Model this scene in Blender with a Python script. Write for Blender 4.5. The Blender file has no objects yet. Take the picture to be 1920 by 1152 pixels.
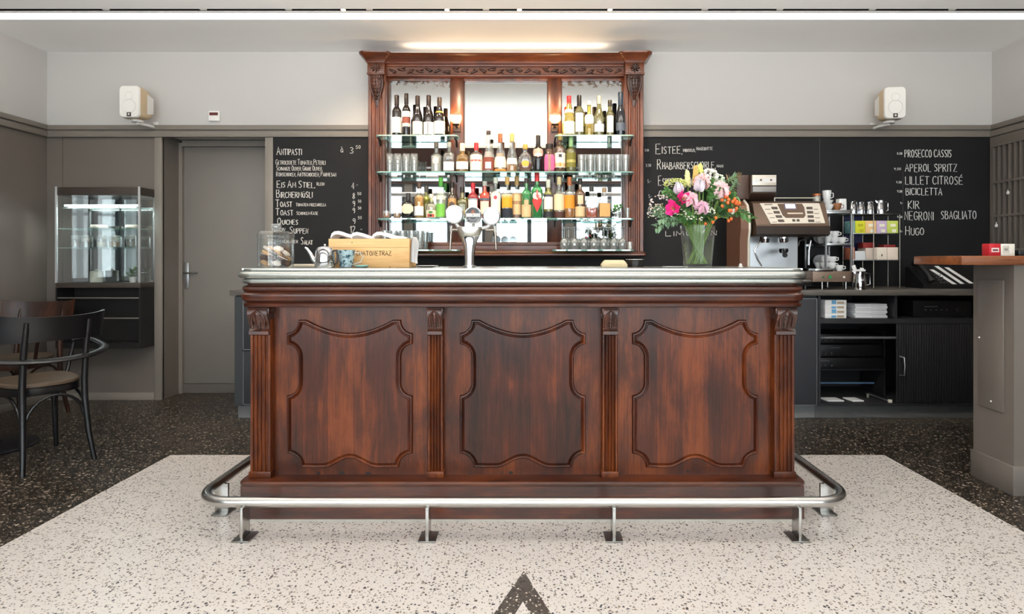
import bpy, bmesh, math, random
from math import pi, sin, cos, radians
from mathutils import Vector, Matrix

rnd = random.Random(7)
SC = bpy.context.scene
COL = SC.collection

# ------------------------------------------------------------------ camera
F, CX, CY, EYE = 1095.0, 995.0, 488.0, 1.165      # focal length and vanishing point of the room, in pixels; eye height in metres
cam_d = bpy.data.cameras.new('camera')
cam_d.sensor_width = 36.0
cam_d.lens = 36.0 * F / 1920.0
cam_d.shift_x = (960.0 - CX) / 1920.0
cam_d.shift_y = (CY - 576.0) / 1920.0
cam_d.clip_start = 0.02
cam = bpy.data.objects.new('camera', cam_d)
COL.objects.link(cam)
cam.location = (0.0, 0.0, EYE)
cam.rotation_euler = (pi / 2, 0.0, 0.0)
SC.camera = cam

# ------------------------------------------------------------------ exposure
SC.view_settings.view_transform = 'Standard'
SC.view_settings.look = 'None'
SC.view_settings.gamma = 1.0
SC.view_settings.use_curve_mapping = False
SC.view_settings.exposure = 0.24
cy = SC.cycles
cy.max_bounces = 14
cy.diffuse_bounces = 5
cy.glossy_bounces = 8
cy.transmission_bounces = 12
cy.transparent_max_bounces = 40
cy.caustics_reflective = False
cy.caustics_refractive = False
cy.sample_clamp_indirect = 6.0
cy.use_denoising = True

# ------------------------------------------------------------------ daylight: an overcast sky seen through the street windows
SKY = 7.0
wd = bpy.data.worlds.new('overcast_sky')
SC.world = wd
wd.use_nodes = True
bg = wd.node_tree.nodes['Background']
bg.inputs['Color'].default_value = (0.90, 0.955, 1.0, 1)
bg.inputs['Strength'].default_value = SKY


def lamp(name, kind, loc, energy, color, size=0.1, size_y=None, rot=(0, 0, 0), spot=None, blend=0.6):
    l = bpy.data.lights.new(name, kind)
    l.energy = energy
    l.color = color
    if kind == 'AREA':
        l.size = size
        if size_y:
            l.shape = 'RECTANGLE'
            l.size_y = size_y
    else:
        l.shadow_soft_size = size
    if spot:
        l.spot_size = spot
        l.spot_blend = blend
    o = bpy.data.objects.new(name, l)
    o.location = loc
    o.rotation_euler = rot
    COL.objects.link(o)
    return o


# plan of the room (metres, camera at the origin looking along +y)
YW = 4.867            # back wall
XL, XR = -4.03, 3.844  # side walls
YF = -1.25            # street front behind the camera
HC = 2.90             # ceiling
# one portal per street window, so that the sky light is sampled well
WINDOWS = [(-3.55, -2.35), (-2.20, -0.85), (-0.70, 0.65), (0.80, 2.15), (2.30, 3.50)]
WZ0, WZ1 = 0.30, 2.60
for wi, (wa, wb) in enumerate(WINDOWS):
    p = lamp('daylight_portal', 'AREA', ((wa + wb) / 2, YF - 0.16, (WZ0 + WZ1) / 2), 1.0, (1, 1, 1), wb - wa, WZ1 - WZ0, (pi / 2, 0, 0))
    p.data.cycles.is_portal = True

# ------------------------------------------------------------------ materials
def lin(c):
    if isinstance(c, str):
        c = tuple(int(c[i:i + 2], 16) / 255 for i in (0, 2, 4))
    return tuple((v / 12.92 if v <= 0.04045 else ((v + 0.055) / 1.055) ** 2.4) for v in c) + (1.0,)


_mats = {}


def newmat(name):
    m = bpy.data.materials.new(name)
    m.use_nodes = True
    nt = m.node_tree
    b = nt.nodes['Principled BSDF']
    return m, nt, b


def N(nt, typ, **kw):
    n = nt.nodes.new(typ)
    for k, v in kw.items():
        if k.startswith('i_'):
            n.inputs[k[2:].replace('_', ' ')].default_value = v
        else:
            setattr(n, k, v)
    return n


def pm(color, rough=0.5, metal=0.0, coat=0.0, name=None, var=0.0, vscale=8.0, spec=0.5, bump=0.0, bscale=60.0, emit=None, estr=0.0, trans=0.0, ior=1.45, sheen=0.0):
    key = (color, rough, metal, coat, var, vscale, spec, bump, bscale, emit, estr, trans, sheen)
    if key in _mats:
        return _mats[key]
    m, nt, b = newmat(name or 'mat_' + str(color))
    b.inputs['Base Color'].default_value = lin(color)
    b.inputs['Roughness'].default_value = rough
    b.inputs['Metallic'].default_value = metal
    b.inputs['Coat Weight'].default_value = coat
    b.inputs['Coat Roughness'].default_value = 0.12
    b.inputs['Specular IOR Level'].default_value = spec
    b.inputs['Transmission Weight'].default_value = trans
    b.inputs['IOR'].default_value = ior
    if sheen:
        b.inputs['Sheen Weight'].default_value = sheen
    if emit:
        b.inputs['Emission Color'].default_value = lin(emit)
        b.inputs['Emission Strength'].default_value = estr
    tc = N(nt, 'ShaderNodeTexCoord')
    no = N(nt, 'ShaderNodeTexNoise')
    no.inputs['Scale'].default_value = vscale
    no.inputs['Detail'].default_value = 5
    nt.links.new(tc.outputs['Object'], no.inputs['Vector'])
    mr = N(nt, 'ShaderNodeMapRange')
    mr.inputs['To Min'].default_value = 1 - max(var, 0.03)
    mr.inputs['To Max'].default_value = 1 + max(var, 0.03)
    nt.links.new(no.outputs['Fac'], mr.inputs['Value'])
    mx = N(nt, 'ShaderNodeMix', data_type='RGBA', blend_type='MULTIPLY')
    mx.inputs['Factor'].default_value = 1.0
    mx.inputs['A'].default_value = lin(color)
    nt.links.new(mr.outputs['Result'], mx.inputs['B'])
    nt.links.new(mx.outputs['Result'], b.inputs['Base Color'])
    if bump:
        n2 = N(nt, 'ShaderNodeTexNoise')
        n2.inputs['Scale'].default_value = bscale
        n2.inputs['Detail'].default_value = 4
        nt.links.new(tc.outputs['Object'], n2.inputs['Vector'])
        bp = N(nt, 'ShaderNodeBump')
        bp.inputs['Strength'].default_value = bump
        bp.inputs['Distance'].default_value = 0.002
        nt.links.new(n2.outputs['Fac'], bp.inputs['Height'])
        nt.links.new(bp.outputs['Normal'], b.inputs['Normal'])
    _mats[key] = m
    return m


def thin_glass(color=(1, 1, 1), refl=0.10, name='thin_glass', edge=0.35, rough=0.02, body=0.0, bodycol=(0.8, 0.8, 0.8)):
    """thin clear or tinted glass wall: lets light straight through, mirrors more at a grazing angle"""
    key = ('tg', color, refl, edge, rough, body, bodycol)
    if key in _mats:
        return _mats[key]
    m = bpy.data.materials.new(name)
    m.use_nodes = True
    nt = m.node_tree
    nt.nodes.clear()
    out = N(nt, 'ShaderNodeOutputMaterial')
    tr = N(nt, 'ShaderNodeBsdfTransparent')
    tr.inputs['Color'].default_value = color + (1,)
    gl = N(nt, 'ShaderNodeBsdfGlossy')
    gl.inputs['Roughness'].default_value = rough
    gl.inputs['Color'].default_value = (0.95, 0.97, 0.97, 1)
    lw = N(nt, 'ShaderNodeLayerWeight')
    lw.inputs['Blend'].default_value = 0.35
    mr = N(nt, 'ShaderNodeMapRange')
    mr.inputs['To Min'].default_value = refl
    mr.inputs['To Max'].default_value = max(refl, edge)
    nt.links.new(lw.outputs['Facing'], mr.inputs['Value'])
    mix = N(nt, 'ShaderNodeMixShader')
    nt.links.new(mr.outputs['Result'], mix.inputs[0])
    src = tr
    if body:
        df = N(nt, 'ShaderNodeBsdfDiffuse')
        df.inputs['Color'].default_value = bodycol + (1,)
        m2 = N(nt, 'ShaderNodeMixShader')
        m2.inputs[0].default_value = body
        nt.links.new(tr.outputs[0], m2.inputs[1])
        nt.links.new(df.outputs[0], m2.inputs[2])
        src = m2
    nt.links.new(src.outputs[0], mix.inputs[1])
    nt.links.new(gl.outputs[0], mix.inputs[2])
    nt.links.new(mix.outputs[0], out.inputs['Surface'])
    _mats[key] = m
    return m


def wood(name, dark, mid, light, axis='Z', scale=1.0, rough=0.36, coat=0.12, bump=0.25, stain=0.5, board=0.0, spec=0.3):
    """polished timber: fine pores along the grain, broad figure, blotches; board: width of the glued-up staves"""
    m, nt, b = newmat(name)
    geo = N(nt, 'ShaderNodeNewGeometry')

    def stretched(s, sc, det, ro, dist=0.0):
        mp = N(nt, 'ShaderNodeMapping')
        mp.inputs['Scale'].default_value = tuple(v * scale for v in {'Z': (s, s, 1), 'X': (1, s, s), 'Y': (s, 1, s)}[axis])
        nt.links.new(geo.outputs['Position'], mp.inputs['Vector'])
        n = N(nt, 'ShaderNodeTexNoise')
        n.inputs['Scale'].default_value = sc
        n.inputs['Detail'].default_value = det
        n.inputs['Roughness'].default_value = ro
        n.inputs['Distortion'].default_value = dist
        nt.links.new(mp.outputs[0], n.inputs['Vector'])
        return n.outputs['Fac']

    def mad(a, k, c):
        ad = N(nt, 'ShaderNodeMath', operation='MULTIPLY_ADD')
        nt.links.new(a, ad.inputs[0])
        ad.inputs[1].default_value = k
        if c is None:
            ad.inputs[2].default_value = 0.0
        else:
            nt.links.new(c, ad.inputs[2])
        return ad.outputs[0]

    figure = stretched(5.0, 2.2, 5, 0.55, 0.9)
    pores = stretched(26.0, 5.0, 6, 0.8)
    blot = stretched(1.5, 2.6, 5, 0.6, 0.4)
    f = mad(figure, 0.55, None)
    f = mad(pores, 0.5, f)
    f = mad(blot, stain, f)
    tot = 0.55 + 0.5 + stain
    if board:
        sp = N(nt, 'ShaderNodeSeparateXYZ')
        nt.links.new(geo.outputs['Position'], sp.inputs[0])
        dv = N(nt, 'ShaderNodeMath', operation='DIVIDE')
        nt.links.new(sp.outputs['X' if axis == 'Z' else 'Z'], dv.inputs[0])
        dv.inputs[1].default_value = board
        fl = N(nt, 'ShaderNodeMath', operation='FLOOR')
        nt.links.new(dv.outputs[0], fl.inputs[0])
        wn = N(nt, 'ShaderNodeTexWhiteNoise', noise_dimensions='1D')
        nt.links.new(fl.outputs[0], wn.inputs['W'])
        f = mad(wn.outputs['Value'], 0.22, f)
        tot += 0.22
    nm = N(nt, 'ShaderNodeMath', operation='DIVIDE')
    nt.links.new(f, nm.inputs[0])
    nm.inputs[1].default_value = tot
    cr = N(nt, 'ShaderNodeValToRGB')
    e = cr.color_ramp.elements
    e[0].position = 0.39
    e[0].color = lin(dark)
    e[1].position = 0.60
    e[1].color = lin(light)
    k = e.new(0.5)
    k.color = lin(mid)
    nt.links.new(nm.outputs[0], cr.inputs['Fac'])
    nt.links.new(cr.outputs['Color'], b.inputs['Base Color'])
    b.inputs['Roughness'].default_value = rough
    b.inputs['Coat Weight'].default_value = coat
    b.inputs['Specular IOR Level'].default_value = spec
    b.inputs['Coat Roughness'].default_value = 0.2
    bp = N(nt, 'ShaderNodeBump')
    bp.inputs['Strength'].default_value = bump * 0.5
    bp.inputs['Distance'].default_value = 0.001
    nt.links.new(pores, bp.inputs['Height'])
    nt.links.new(bp.outputs['Normal'], b.inputs['Normal'])
    return m


def terrazzo(name, base, base2, chips, scale, keep, rough, fine=None, chip_size=0.36):
    """cement ground with stone chips of random colour"""
    m, nt, b = newmat(name)
    geo = N(nt, 'ShaderNodeNewGeometry')
    n = N(nt, 'ShaderNodeTexNoise')
    n.inputs['Scale'].default_value = 3
    n.inputs['Detail'].default_value = 6
    nt.links.new(geo.outputs['Position'], n.inputs['Vector'])
    g = N(nt, 'ShaderNodeMix', data_type='RGBA')
    g.inputs['A'].default_value = lin(base)
    g.inputs['B'].default_value = lin(base2)
    nt.links.new(n.outputs['Fac'], g.inputs['Factor'])
    prev = g.outputs['Result']
    for (sc, kp, cs, ramp) in ((scale, keep, chip_size, chips),) + ((fine,) if fine else ()):
        v = N(nt, 'ShaderNodeTexVoronoi')
        v.inputs['Scale'].default_value = sc
        wv = N(nt, 'ShaderNodeTexNoise')
        wv.inputs['Scale'].default_value = sc * 1.3
        nt.links.new(geo.outputs['Position'], wv.inputs['Vector'])
        wm = N(nt, 'ShaderNodeMix', data_type='RGBA', blend_type='LINEAR_LIGHT')
        wm.inputs['Factor'].default_value = 0.5 / sc
        nt.links.new(geo.outputs['Position'], wm.inputs['A'])
        nt.links.new(wv.outputs['Color'], wm.inputs['B'])
        nt.links.new(wm.outputs['Result'], v.inputs['Vector'])
        sp = N(nt, 'ShaderNodeSeparateColor')
        nt.links.new(v.outputs['Color'], sp.inputs[0])
        # chip radius from the cell's own random number, so sizes differ
        rr = N(nt, 'ShaderNodeMapRange')
        rr.inputs['From Min'].default_value = 1 - kp
        rr.inputs['From Max'].default_value = 1.0
        rr.inputs['To Min'].default_value = 0.10
        rr.inputs['To Max'].default_value = cs
        nt.links.new(sp.outputs[0], rr.inputs['Value'])
        lt = N(nt, 'ShaderNodeMath', operation='LESS_THAN')
        nt.links.new(v.outputs['Distance'], lt.inputs[0])
        nt.links.new(rr.outputs['Result'], lt.inputs[1])
        gt = N(nt, 'ShaderNodeMath', operation='GREATER_THAN')
        gt.inputs[1].default_value = 1 - kp
        nt.links.new(sp.outputs[0], gt.inputs[0])
        mu = N(nt, 'ShaderNodeMath', operation='MULTIPLY')
        nt.links.new(lt.outputs[0], mu.inputs[0])
        nt.links.new(gt.outputs[0], mu.inputs[1])
        cr = N(nt, 'ShaderNodeValToRGB')
        cr.color_ramp.interpolation = 'CONSTANT'
        e = cr.color_ramp.elements
        e[0].position = 0
        e[0].color = lin(ramp[0])
        e[1].position = 1.0 / len(ramp)
        e[1].color = lin(ramp[1])
        for i in range(2, len(ramp)):
            q = e.new(i / len(ramp))
            q.color = lin(ramp[i])
        nt.links.new(sp.outputs[1], cr.inputs['Fac'])
        mx = N(nt, 'ShaderNodeMix', data_type='RGBA')
        nt.links.new(mu.outputs[0], mx.inputs['Factor'])
        nt.links.new(prev, mx.inputs['A'])
        nt.links.new(cr.outputs['Color'], mx.inputs['B'])
        prev = mx.outputs['Result']
    nt.links.new(prev, b.inputs['Base Color'])
    b.inputs['Roughness'].default_value = rough
    return m


# ------------------------------------------------------------------ mesh builder
class MB:
    def __init__(self):
        self.v, self.f, self.s = [], [], []

    def add(self, vs, fs, smooth=True, M=None):
        o = len(self.v)
        if M is not None:
            vs = [M @ Vector(p) for p in vs]
        self.v += [tuple(p) for p in vs]
        self.f += [tuple(i + o for i in f) for f in fs]
        self.s += [smooth] * len(fs)
        return self

    def box(self, x0, x1, y0, y1, z0, z1, bev=0.0, seg=2, M=None):
        if x1 < x0: x0, x1 = x1, x0
        if y1 < y0: y0, y1 = y1, y0
        if z1 < z0: z0, z1 = z1, z0
        vs = [(x, y, z) for x in (x0, x1) for y in (y0, y1) for z in (z0, z1)]
        fs = [(0, 1, 3, 2), (4, 6, 7, 5), (0, 4, 5, 1), (2, 3, 7, 6), (0, 2, 6, 4), (1, 5, 7, 3)]
        if bev > 0:
            bm = bmesh.new()
            bv = [bm.verts.new(p) for p in vs]
            for f in fs:
                bm.faces.new([bv[i] for i in f])
            bmesh.ops.bevel(bm, geom=list(bm.edges), offset=min(bev, 0.49 * min(x1 - x0, y1 - y0, z1 - z0)), segments=seg, affect='EDGES', profile=0.5)
            bm.verts.index_update()
            vs = [tuple(q.co) for q in bm.verts]
            fs = [tuple(q.index for q in f.verts) for f in bm.faces]
            bm.free()
        return self.add(vs, fs, True, M)

    def loft(self, rings, closed=True, cap0=False, cap1=False, M=None, smooth=True):
        n = len(rings[0])
        vs = [p for r in rings for p in r]
        fs = []
        for a in range(len(rings) - 1):
            for i in range(n if closed else n - 1):
                j = (i + 1) % n
                fs.append((a * n + i, a * n + j, (a + 1) * n + j, (a + 1) * n + i))
        if cap0:
            fs.append(tuple(range(n - 1, -1, -1)))
        if cap1:
            fs.append(tuple((len(rings) - 1) * n + i for i in range(n)))
        return self.add(vs, fs, smooth, M)

    def lathe(self, prof, c=(0, 0, 0), n=24, sq=None, sy=1.0, M=None, a0=0.0, a1=None, axis='Z'):
        """prof: (radius, height) pairs; sq: exponent of a squarish section; a0..a1: part of a turn only"""
        full = a1 is None
        rings = []
        cnt = n if full else n + 1
        for (r, z) in prof:
            ring = []
            for i in range(cnt):
                t = (2 * pi * i / n) if full else a0 + (a1 - a0) * i / n
                k = 1.0
                if sq:
                    k = 1.0 / ((abs(cos(t)) ** sq + abs(sin(t)) ** sq) ** (1.0 / sq))
                x, y = r * k * cos(t), r * k * sin(t) * sy
                if axis == 'Y':
                    ring.append((c[0] + x, c[1] + z, c[2] + y))
                elif axis == 'X':
                    ring.append((c[0] + z, c[1] + x, c[2] + y))
                else:
                    ring.append((c[0] + x, c[1] + y, c[2] + z))
            rings.append(ring)
        return self.loft(rings, full, full and prof[0][0] > 1e-6 and False, False, M)

    def cyl(self, p0, p1, r0, r1=None, n=16, caps=True, M=None):
        r1 = r0 if r1 is None else r1
        p0, p1 = Vector(p0), Vector(p1)
        d = (p1 - p0).normalized()
        u = d.orthogonal().normalized()
        w = d.cross(u)
        rings = [[tuple(p + (u * cos(2 * pi * i / n) + w * sin(2 * pi * i / n)) * r) for i in range(n)] for p, r in ((p0, r0), (p1, r1))]
        return self.loft(rings, True, caps, caps, M)

    def tube(self, pts, r, n=8, closed=False, caps=True, M=None, flat=1.0):
        pts = [Vector(p) for p in pts]
        R = r if isinstance(r, (list, tuple)) else [r] * len(pts)
        m = len(pts)
        rings = []
        u = None
        for k in range(m):
            a = pts[(k - 1) % m] if (closed or k > 0) else pts[k]
            b = pts[(k + 1) % m] if (closed or k < m - 1) else pts[k]
            d = (b - a)
            if d.length < 1e-9:
                d = Vector((0, 0, 1))
            d.normalize()
            if u is None:
                u = d.orthogonal().normalized() if abs(d.z) > 0.95 else d.cross(Vector((0, 0, 1))).normalized()
            u = (u - d * u.dot(d))
            if u.length < 1e-6:
                u = d.orthogonal()
            u.normalize()
            w = d.cross(u)
            rings.append([tuple(pts[k] + (u * cos(2 * pi * i / n) * flat + w * sin(2 * pi * i / n)) * R[k]) for i in range(n)])
        if closed:
            rings.append(rings[0])
        return self.loft(rings, True, caps and not closed, caps and not closed, M)

    def prism(self, poly, y0, y1, plane='XZ', M=None, smooth=False):
        """poly in the given plane, extruded along the third axis"""
        def P(a, b, t):
            return (a, t, b) if plane == 'XZ' else ((a, b, t) if plane == 'XY' else (t, a, b))
        n = len(poly)
        vs = [P(a, b, y0) for a, b in poly] + [P(a, b, y1) for a, b in poly]
        fs = [tuple(range(n)), tuple(range(2 * n - 1, n - 1, -1))]
        fs += [(i, i + n, (i + 1) % n + n, (i + 1) % n) for i in range(n)]
        return self.add(vs, fs, smooth, M)

    def ball(self, c, rx, ry=None, rz=None, n=12, m=8, M=None):
        ry = rx if ry is None else ry
        rz = rx if rz is None else rz
        rings = []
        for k in range(m + 1):
            t = -pi / 2 + pi * k / m
            q = max(cos(t), 1e-4)
            rings.append([(c[0] + rx * q * cos(2 * pi * i / n), c[1] + ry * q * sin(2 * pi * i / n), c[2] + rz * sin(t)) for i in range(n)])
        return self.loft(rings, True, True, True, M)

    def mould(self, prof, x0, x1, y0, y1, r=0.0, seg=5):
        """a moulding that runs round three sides of a block (front at y0): prof holds (outward, z)"""
        def path(o):
            R = max(r + o, 0.0)
            a, b, f = x0 - o, x1 + o, y0 - o
            pts = [(a, y1)]
            if R > 1e-4:
                for i in range(seg + 1):
                    t = pi + (pi / 2) * i / seg
                    pts.append((a + R + R * cos(t), f + R + R * sin(t)))
                for i in range(seg + 1):
                    t = 1.5 * pi + (pi / 2) * i / seg
                    pts.append((b - R + R * cos(t), f + R + R * sin(t)))
            else:
                pts += [(a, f)] * (seg + 1) + [(b, f)] * (seg + 1)
            pts.append((b, y1))
            return pts
        rings = [[(x, y, z) for x, y in path(o)] for o, z in prof]
        n = len(rings[0])
        self.loft(rings, True)
        return self

    def mesh(self, name, off=(0, 0, 0)):
        me = bpy.data.meshes.new(name)
        ox, oy, oz = off
        me.from_pydata([(x - ox, y - oy, z - oz) for x, y, z in self.v], [], self.f)
        me.polygons.foreach_set('use_smooth', self.s)
        me.update()
        bm = bmesh.new()
        bm.from_mesh(me)
        bmesh.ops.recalc_face_normals(bm, faces=bm.faces)
        bm.to_mesh(me)
        bm.free()
        me.set_sharp_from_angle(angle=radians(38))
        return me

    def base(self):
        xs = [p[0] for p in self.v]
        ys = [p[1] for p in self.v]
        zs = [p[2] for p in self.v]
        return ((min(xs) + max(xs)) / 2, (min(ys) + max(ys)) / 2, min(zs))


def _tag(o, label=None, cat=None, group=None, kind=None):
    if label: o['label'] = label
    if cat: o['category'] = cat
    if group: o['group'] = group
    if kind: o['kind'] = kind
    return o


def thing(name, label, cat, loc=(0, 0, 0), group=None, rotz=0.0):
    o = bpy.data.objects.new(name, None)
    o.empty_display_size = 0.05
    COL.objects.link(o)
    o.location = loc
    o.rotation_euler = (0, 0, rotz)
    return _tag(o, label, cat, group)


def wloc(o):
    l = Vector((0, 0, 0))
    while o is not None:
        l += o.location
        o = o.parent
    return l


def part(name, mb, m, parent, label=None, local=False):
    """one mesh object under its thing (or under a part); mb in world coordinates unless local"""
    off = (0, 0, 0) if local else tuple(wloc(parent))
    o = bpy.data.objects.new(name, mb.mesh(name, off))
    o.data.materials.append(m)
    o.parent = parent
    COL.objects.link(o)
    if label: o['label'] = label
    return o


def solo(name, mb, m, label, cat, group=None):
    c = mb.base()
    o = bpy.data.objects.new(name, mb.mesh(name, c))
    o.data.materials.append(m)
    o.location = c
    COL.objects.link(o)
    return _tag(o, label, cat, group)


def struct(name, mb, m, parent=None):
    if parent is not None:
        return part(name, mb, m, parent)
    o = bpy.data.objects.new(name, mb.mesh(name))
    o.data.materials.append(m)
    COL.objects.link(o)
    o['kind'] = 'structure'
    return o


def clone(root, loc, label=None, rotz=None, scale=None):
    """a copy of a thing with copies of its parts and their sub-parts"""
    r = root.copy()
    COL.objects.link(r)
    r.location = loc
    if rotz is not None: r.rotation_euler = (0, 0, rotz)
    if scale is not None: r.scale = scale
    if label: r['label'] = label
    for ch in list(root.children):
        c = ch.copy()
        COL.objects.link(c)
        c.parent = r
        for g in list(ch.children):
            d = g.copy()
            COL.objects.link(d)
            d.parent = c
    return r


def px(x, Y): return (x - CX) * Y / F
def pz(y, Y): return EYE - (y - CY) * Y / F
def arc(cx, cy, r, a0, a1, n, ry=None):
    ry = r if ry is None else ry
    return [(cx + r * cos(a0 + (a1 - a0) * i / n), cy + ry * sin(a0 + (a1 - a0) * i / n)) for i in range(n + 1)]


# ------------------------------------------------------------------ hand lettering in chalk: strokes on a unit grid
GL = {
 'A': '0,0 .28,1 .56,0|.1,.38 .47,.38', 'B': '.04,0 .04,1 .36,.95 .42,.75 .3,.55 .04,.52|.3,.55 .5,.38 .46,.1 .3,0 .04,0', 'C': '.52,.85 .36,1 .14,.92 .02,.6 .04,.28 .2,.02 .4,.02 .54,.16',
 'D': '.04,0 .04,1 .3,.94 .5,.66 .5,.32 .32,.04 .04,0', 'E': '.5,1 .04,1 .04,0 .52,0|.04,.52 .4,.52', 'F': '.5,1 .04,1 .04,0|.04,.52 .4,.52', 'G': '.52,.84 .34,1 .12,.9 .02,.55 .06,.2 .26,0 .5,.12 .52,.44 .32,.44',
 'H': '.04,0 .04,1|.5,0 .5,1|.04,.5 .5,.5', 'I': '.06,0 .06,1', 'J': '.36,1 .36,.2 .22,0 .04,.12', 'K': '.04,0 .04,1|.48,1 .06,.44 .5,0', 'L': '.04,1 .04,0 .46,0', 'M': '.02,0 .08,1 .34,.3 .6,1 .66,0',
 'N': '.04,0 .04,1 .48,0 .48,1', 'O': '.28,1 .08,.84 .02,.5 .1,.14 .28,0 .48,.16 .54,.5 .46,.86 .28,1', 'P': '.04,0 .04,1 .36,.97 .48,.76 .36,.54 .04,.48', 'Q': '.28,1 .08,.84 .02,.5 .1,.14 .28,0 .48,.16 .54,.5 .46,.86 .28,1|.34,.22 .58,-.06',
 'R': '.04,0 .04,1 .36,.97 .46,.76 .34,.55 .04,.5|.2,.52 .52,0', 'S': '.48,.88 .28,1 .08,.88 .1,.66 .36,.46 .46,.24 .3,.02 .04,.1', 'T': '0,1 .56,1|.28,1 .28,0', 'U': '.04,1 .04,.24 .2,0 .4,.04 .5,.26 .5,1', 'V': '0,1 .26,0 .52,1',
 'W': '0,1 .16,0 .34,.7 .52,0 .68,1', 'X': '0,0 .5,1|0,1 .5,0', 'Y': '0,1 .26,.5 .52,1|.26,.5 .26,0', 'Z': '.02,1 .5,1 0,0 .52,0', 'Ü': '.04,.8 .04,.2 .2,0 .4,.04 .5,.26 .5,.8|.14,.98 .15,1.04|.38,.98 .39,1.04',
 'Ä': '0,0 .28,.85 .56,0|.1,.34 .47,.34|.14,.98 .15,1.04|.4,.98 .41,1.04', 'É': '.5,.9 .04,.9 .04,0 .52,0|.04,.48 .4,.48|.2,1.02 .42,1.24', 'à': '.44,.62 .2,.62 .06,.34 .16,.06 .36,.1 .44,.5 .46,0|.14,.98 .3,.78',
 '0': '.24,1 .06,.8 .04,.3 .2,0 .38,.1 .44,.5 .4,.86 .24,1', '1': '.04,.72 .24,1 .24,0', '2': '.04,.8 .2,1 .42,.86 .38,.58 .02,0 .48,0', '3': '.04,.94 .3,1 .42,.78 .2,.54 .44,.32 .34,.04 .02,.06', '4': '.34,0 .34,1 .02,.34 .46,.34',
 '5': '.44,1 .1,1 .06,.58 .34,.58 .44,.32 .3,.02 .02,.06', '6': '.4,.98 .14,.7 .04,.3 .2,0 .4,.14 .4,.4 .2,.5 .06,.36', '7': '.02,1 .46,1 .16,0', '8': '.24,.54 .06,.76 .24,1 .42,.78 .24,.54 .02,.26 .22,0 .44,.22 .24,.54', '9': '.42,.66 .2,.5 .04,.74 .22,1 .42,.88 .4,.3 .28,0',
 '.': '.04,0 .1,.04', ',': '.1,.08 .02,-.16', '-': '.02,.42 .34,.44', '/': '0,0 .3,1', "'": '.04,1 .04,.8',
}


def script(mb, text, x, z, h, y, r, width=None, slope=0.0, seed=1, small=None, lean=0.0):
    """chalk strokes of a line of capitals on the plane y; small: capital size of the letters after the first of a word"""
    q = random.Random(seed)
    # natural width first, so that the line can be fitted
    def adv(ch, k):
        if ch == ' ': return 0.34 * k
        xs = [float(p.split(',')[0]) for st in GL[ch].split('|') for p in st.split()]
        return (max(xs) + 0.17) * k
    ks, first = [], True
    for ch in text:
        ks.append(1.0 if (first or not small) else small)
        first = ch in ' -/,' if ch != ',' else first
    tot = sum(adv(ch, k) for ch, k in zip(text, ks)) * h
    fx = (width / tot) if width else 1.0
    cx_ = 0.0
    for ch, k in zip(text, ks):
        if ch != ' ':
            dz = q.uniform(-0.03, 0.03)
            for st in GL[ch].split('|'):
                pts = []
                for p in st.split():
                    a, b = [float(t) for t in p.split(',')]
                    a = (cx_ + (a + lean * b) * k + q.uniform(-.015, .015)) * h * fx
                    b = (b * k + dz + q.uniform(-.02, .02)) * h
                    pts.append((x + a, y, z + b + slope * a))
                mb.tube(pts, r, 5, flat=1.0)
        cx_ += adv(ch, k)
    return mb

# ------------------------------------------------------------------ materials of the room
M_WALL = pm('c3c1be', 0.85, var=0.02, vscale=2.0, bump=0.05, bscale=120)  # the ceiling's paint, darkened so the ceiling looks better lit than the walls
M_CEIL = pm('f7f6f4', 0.9, var=0.015, vscale=2.0)  # the wall paint made paler, standing in for light on the ceiling
M_GREY = pm('6b645d', 0.42, var=0.04, vscale=3.0, bump=0.08, bscale=90)
M_GREYL = pm('807971', 0.4, var=0.03, vscale=3.0)
M_DOOR = pm('7c7771', 0.4, var=0.04, vscale=4.0, bump=0.1, bscale=140)
M_BOARD = pm('1f1f20', 0.6, var=0.22, vscale=5.0, bump=0.06, bscale=80, spec=0.22)
M_CHALK = pm('e6e4df', 0.95, var=0.12, vscale=90)
M_ALU = pm('c9cbcc', 0.3, metal=1.0, var=0.04)
M_STEEL = pm('b9b8b5', 0.22, metal=1.0, var=0.05, vscale=30)
M_CHROME = pm('d8dade', 0.08, metal=1.0)
M_BLACK = pm('141414', 0.4)
M_DARK = pm('1b1b1c', 0.45, var=0.08)
M_SLATE = pm('3b3d40', 0.42, var=0.06)
M_WHITE = pm('efece8', 0.5)
M_PAPER = pm('f1f0ee', 0.8)
M_BRASS = pm('b08d4a', 0.25, metal=1.0)
M_BROWNM = pm('6d564a', 0.36, metal=0.55, var=0.05)
M_FLOOR = terrazzo('dark_terrazzo', '1f1914', '29221c', ('a5967e', '5a4d3c', 'cfc1aa', '7d705c', 'b8ab98', '4a4136'), 66, 0.62, 0.34, fine=(125, 0.55, 0.44, ('857866', 'b5a78f', '5c5144')), chip_size=0.48)
M_LIGHT = terrazzo('light_terrazzo', 'e0d9d2', 'd7cfc8', ('332f2b', '5c4f40', '22222c', '5f5346', '33303d', '776a5e'), 80, 0.72, 0.30, fine=(135, 0.62, 0.44, ('7d7165', 'a09383', '5d5550', 'b0a495')), chip_size=0.44)
M_INLAY = terrazzo('inlay_terrazzo', '4f4842', '453f3a', ('211e1c', '8d857b', '2d2826', 'b8afa4', '3a3532', 'd0c8bd'), 90, 0.95, 0.32, chip_size=0.60)
M_MAH = wood('mahogany', '240d05', '4b200b', '763a14', 'Z', 1.0, stain=0.6)
M_PANEL = wood('mahogany_staves', '200b04', '451b09', '6e3412', 'Z', 1.0, stain=0.45, board=0.115)
M_MAHX = wood('mahogany_along', '200c06', '3d180a', '5d2b12', 'X', 1.0, stain=0.4, coat=0.35, rough=0.3, spec=0.5)
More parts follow.
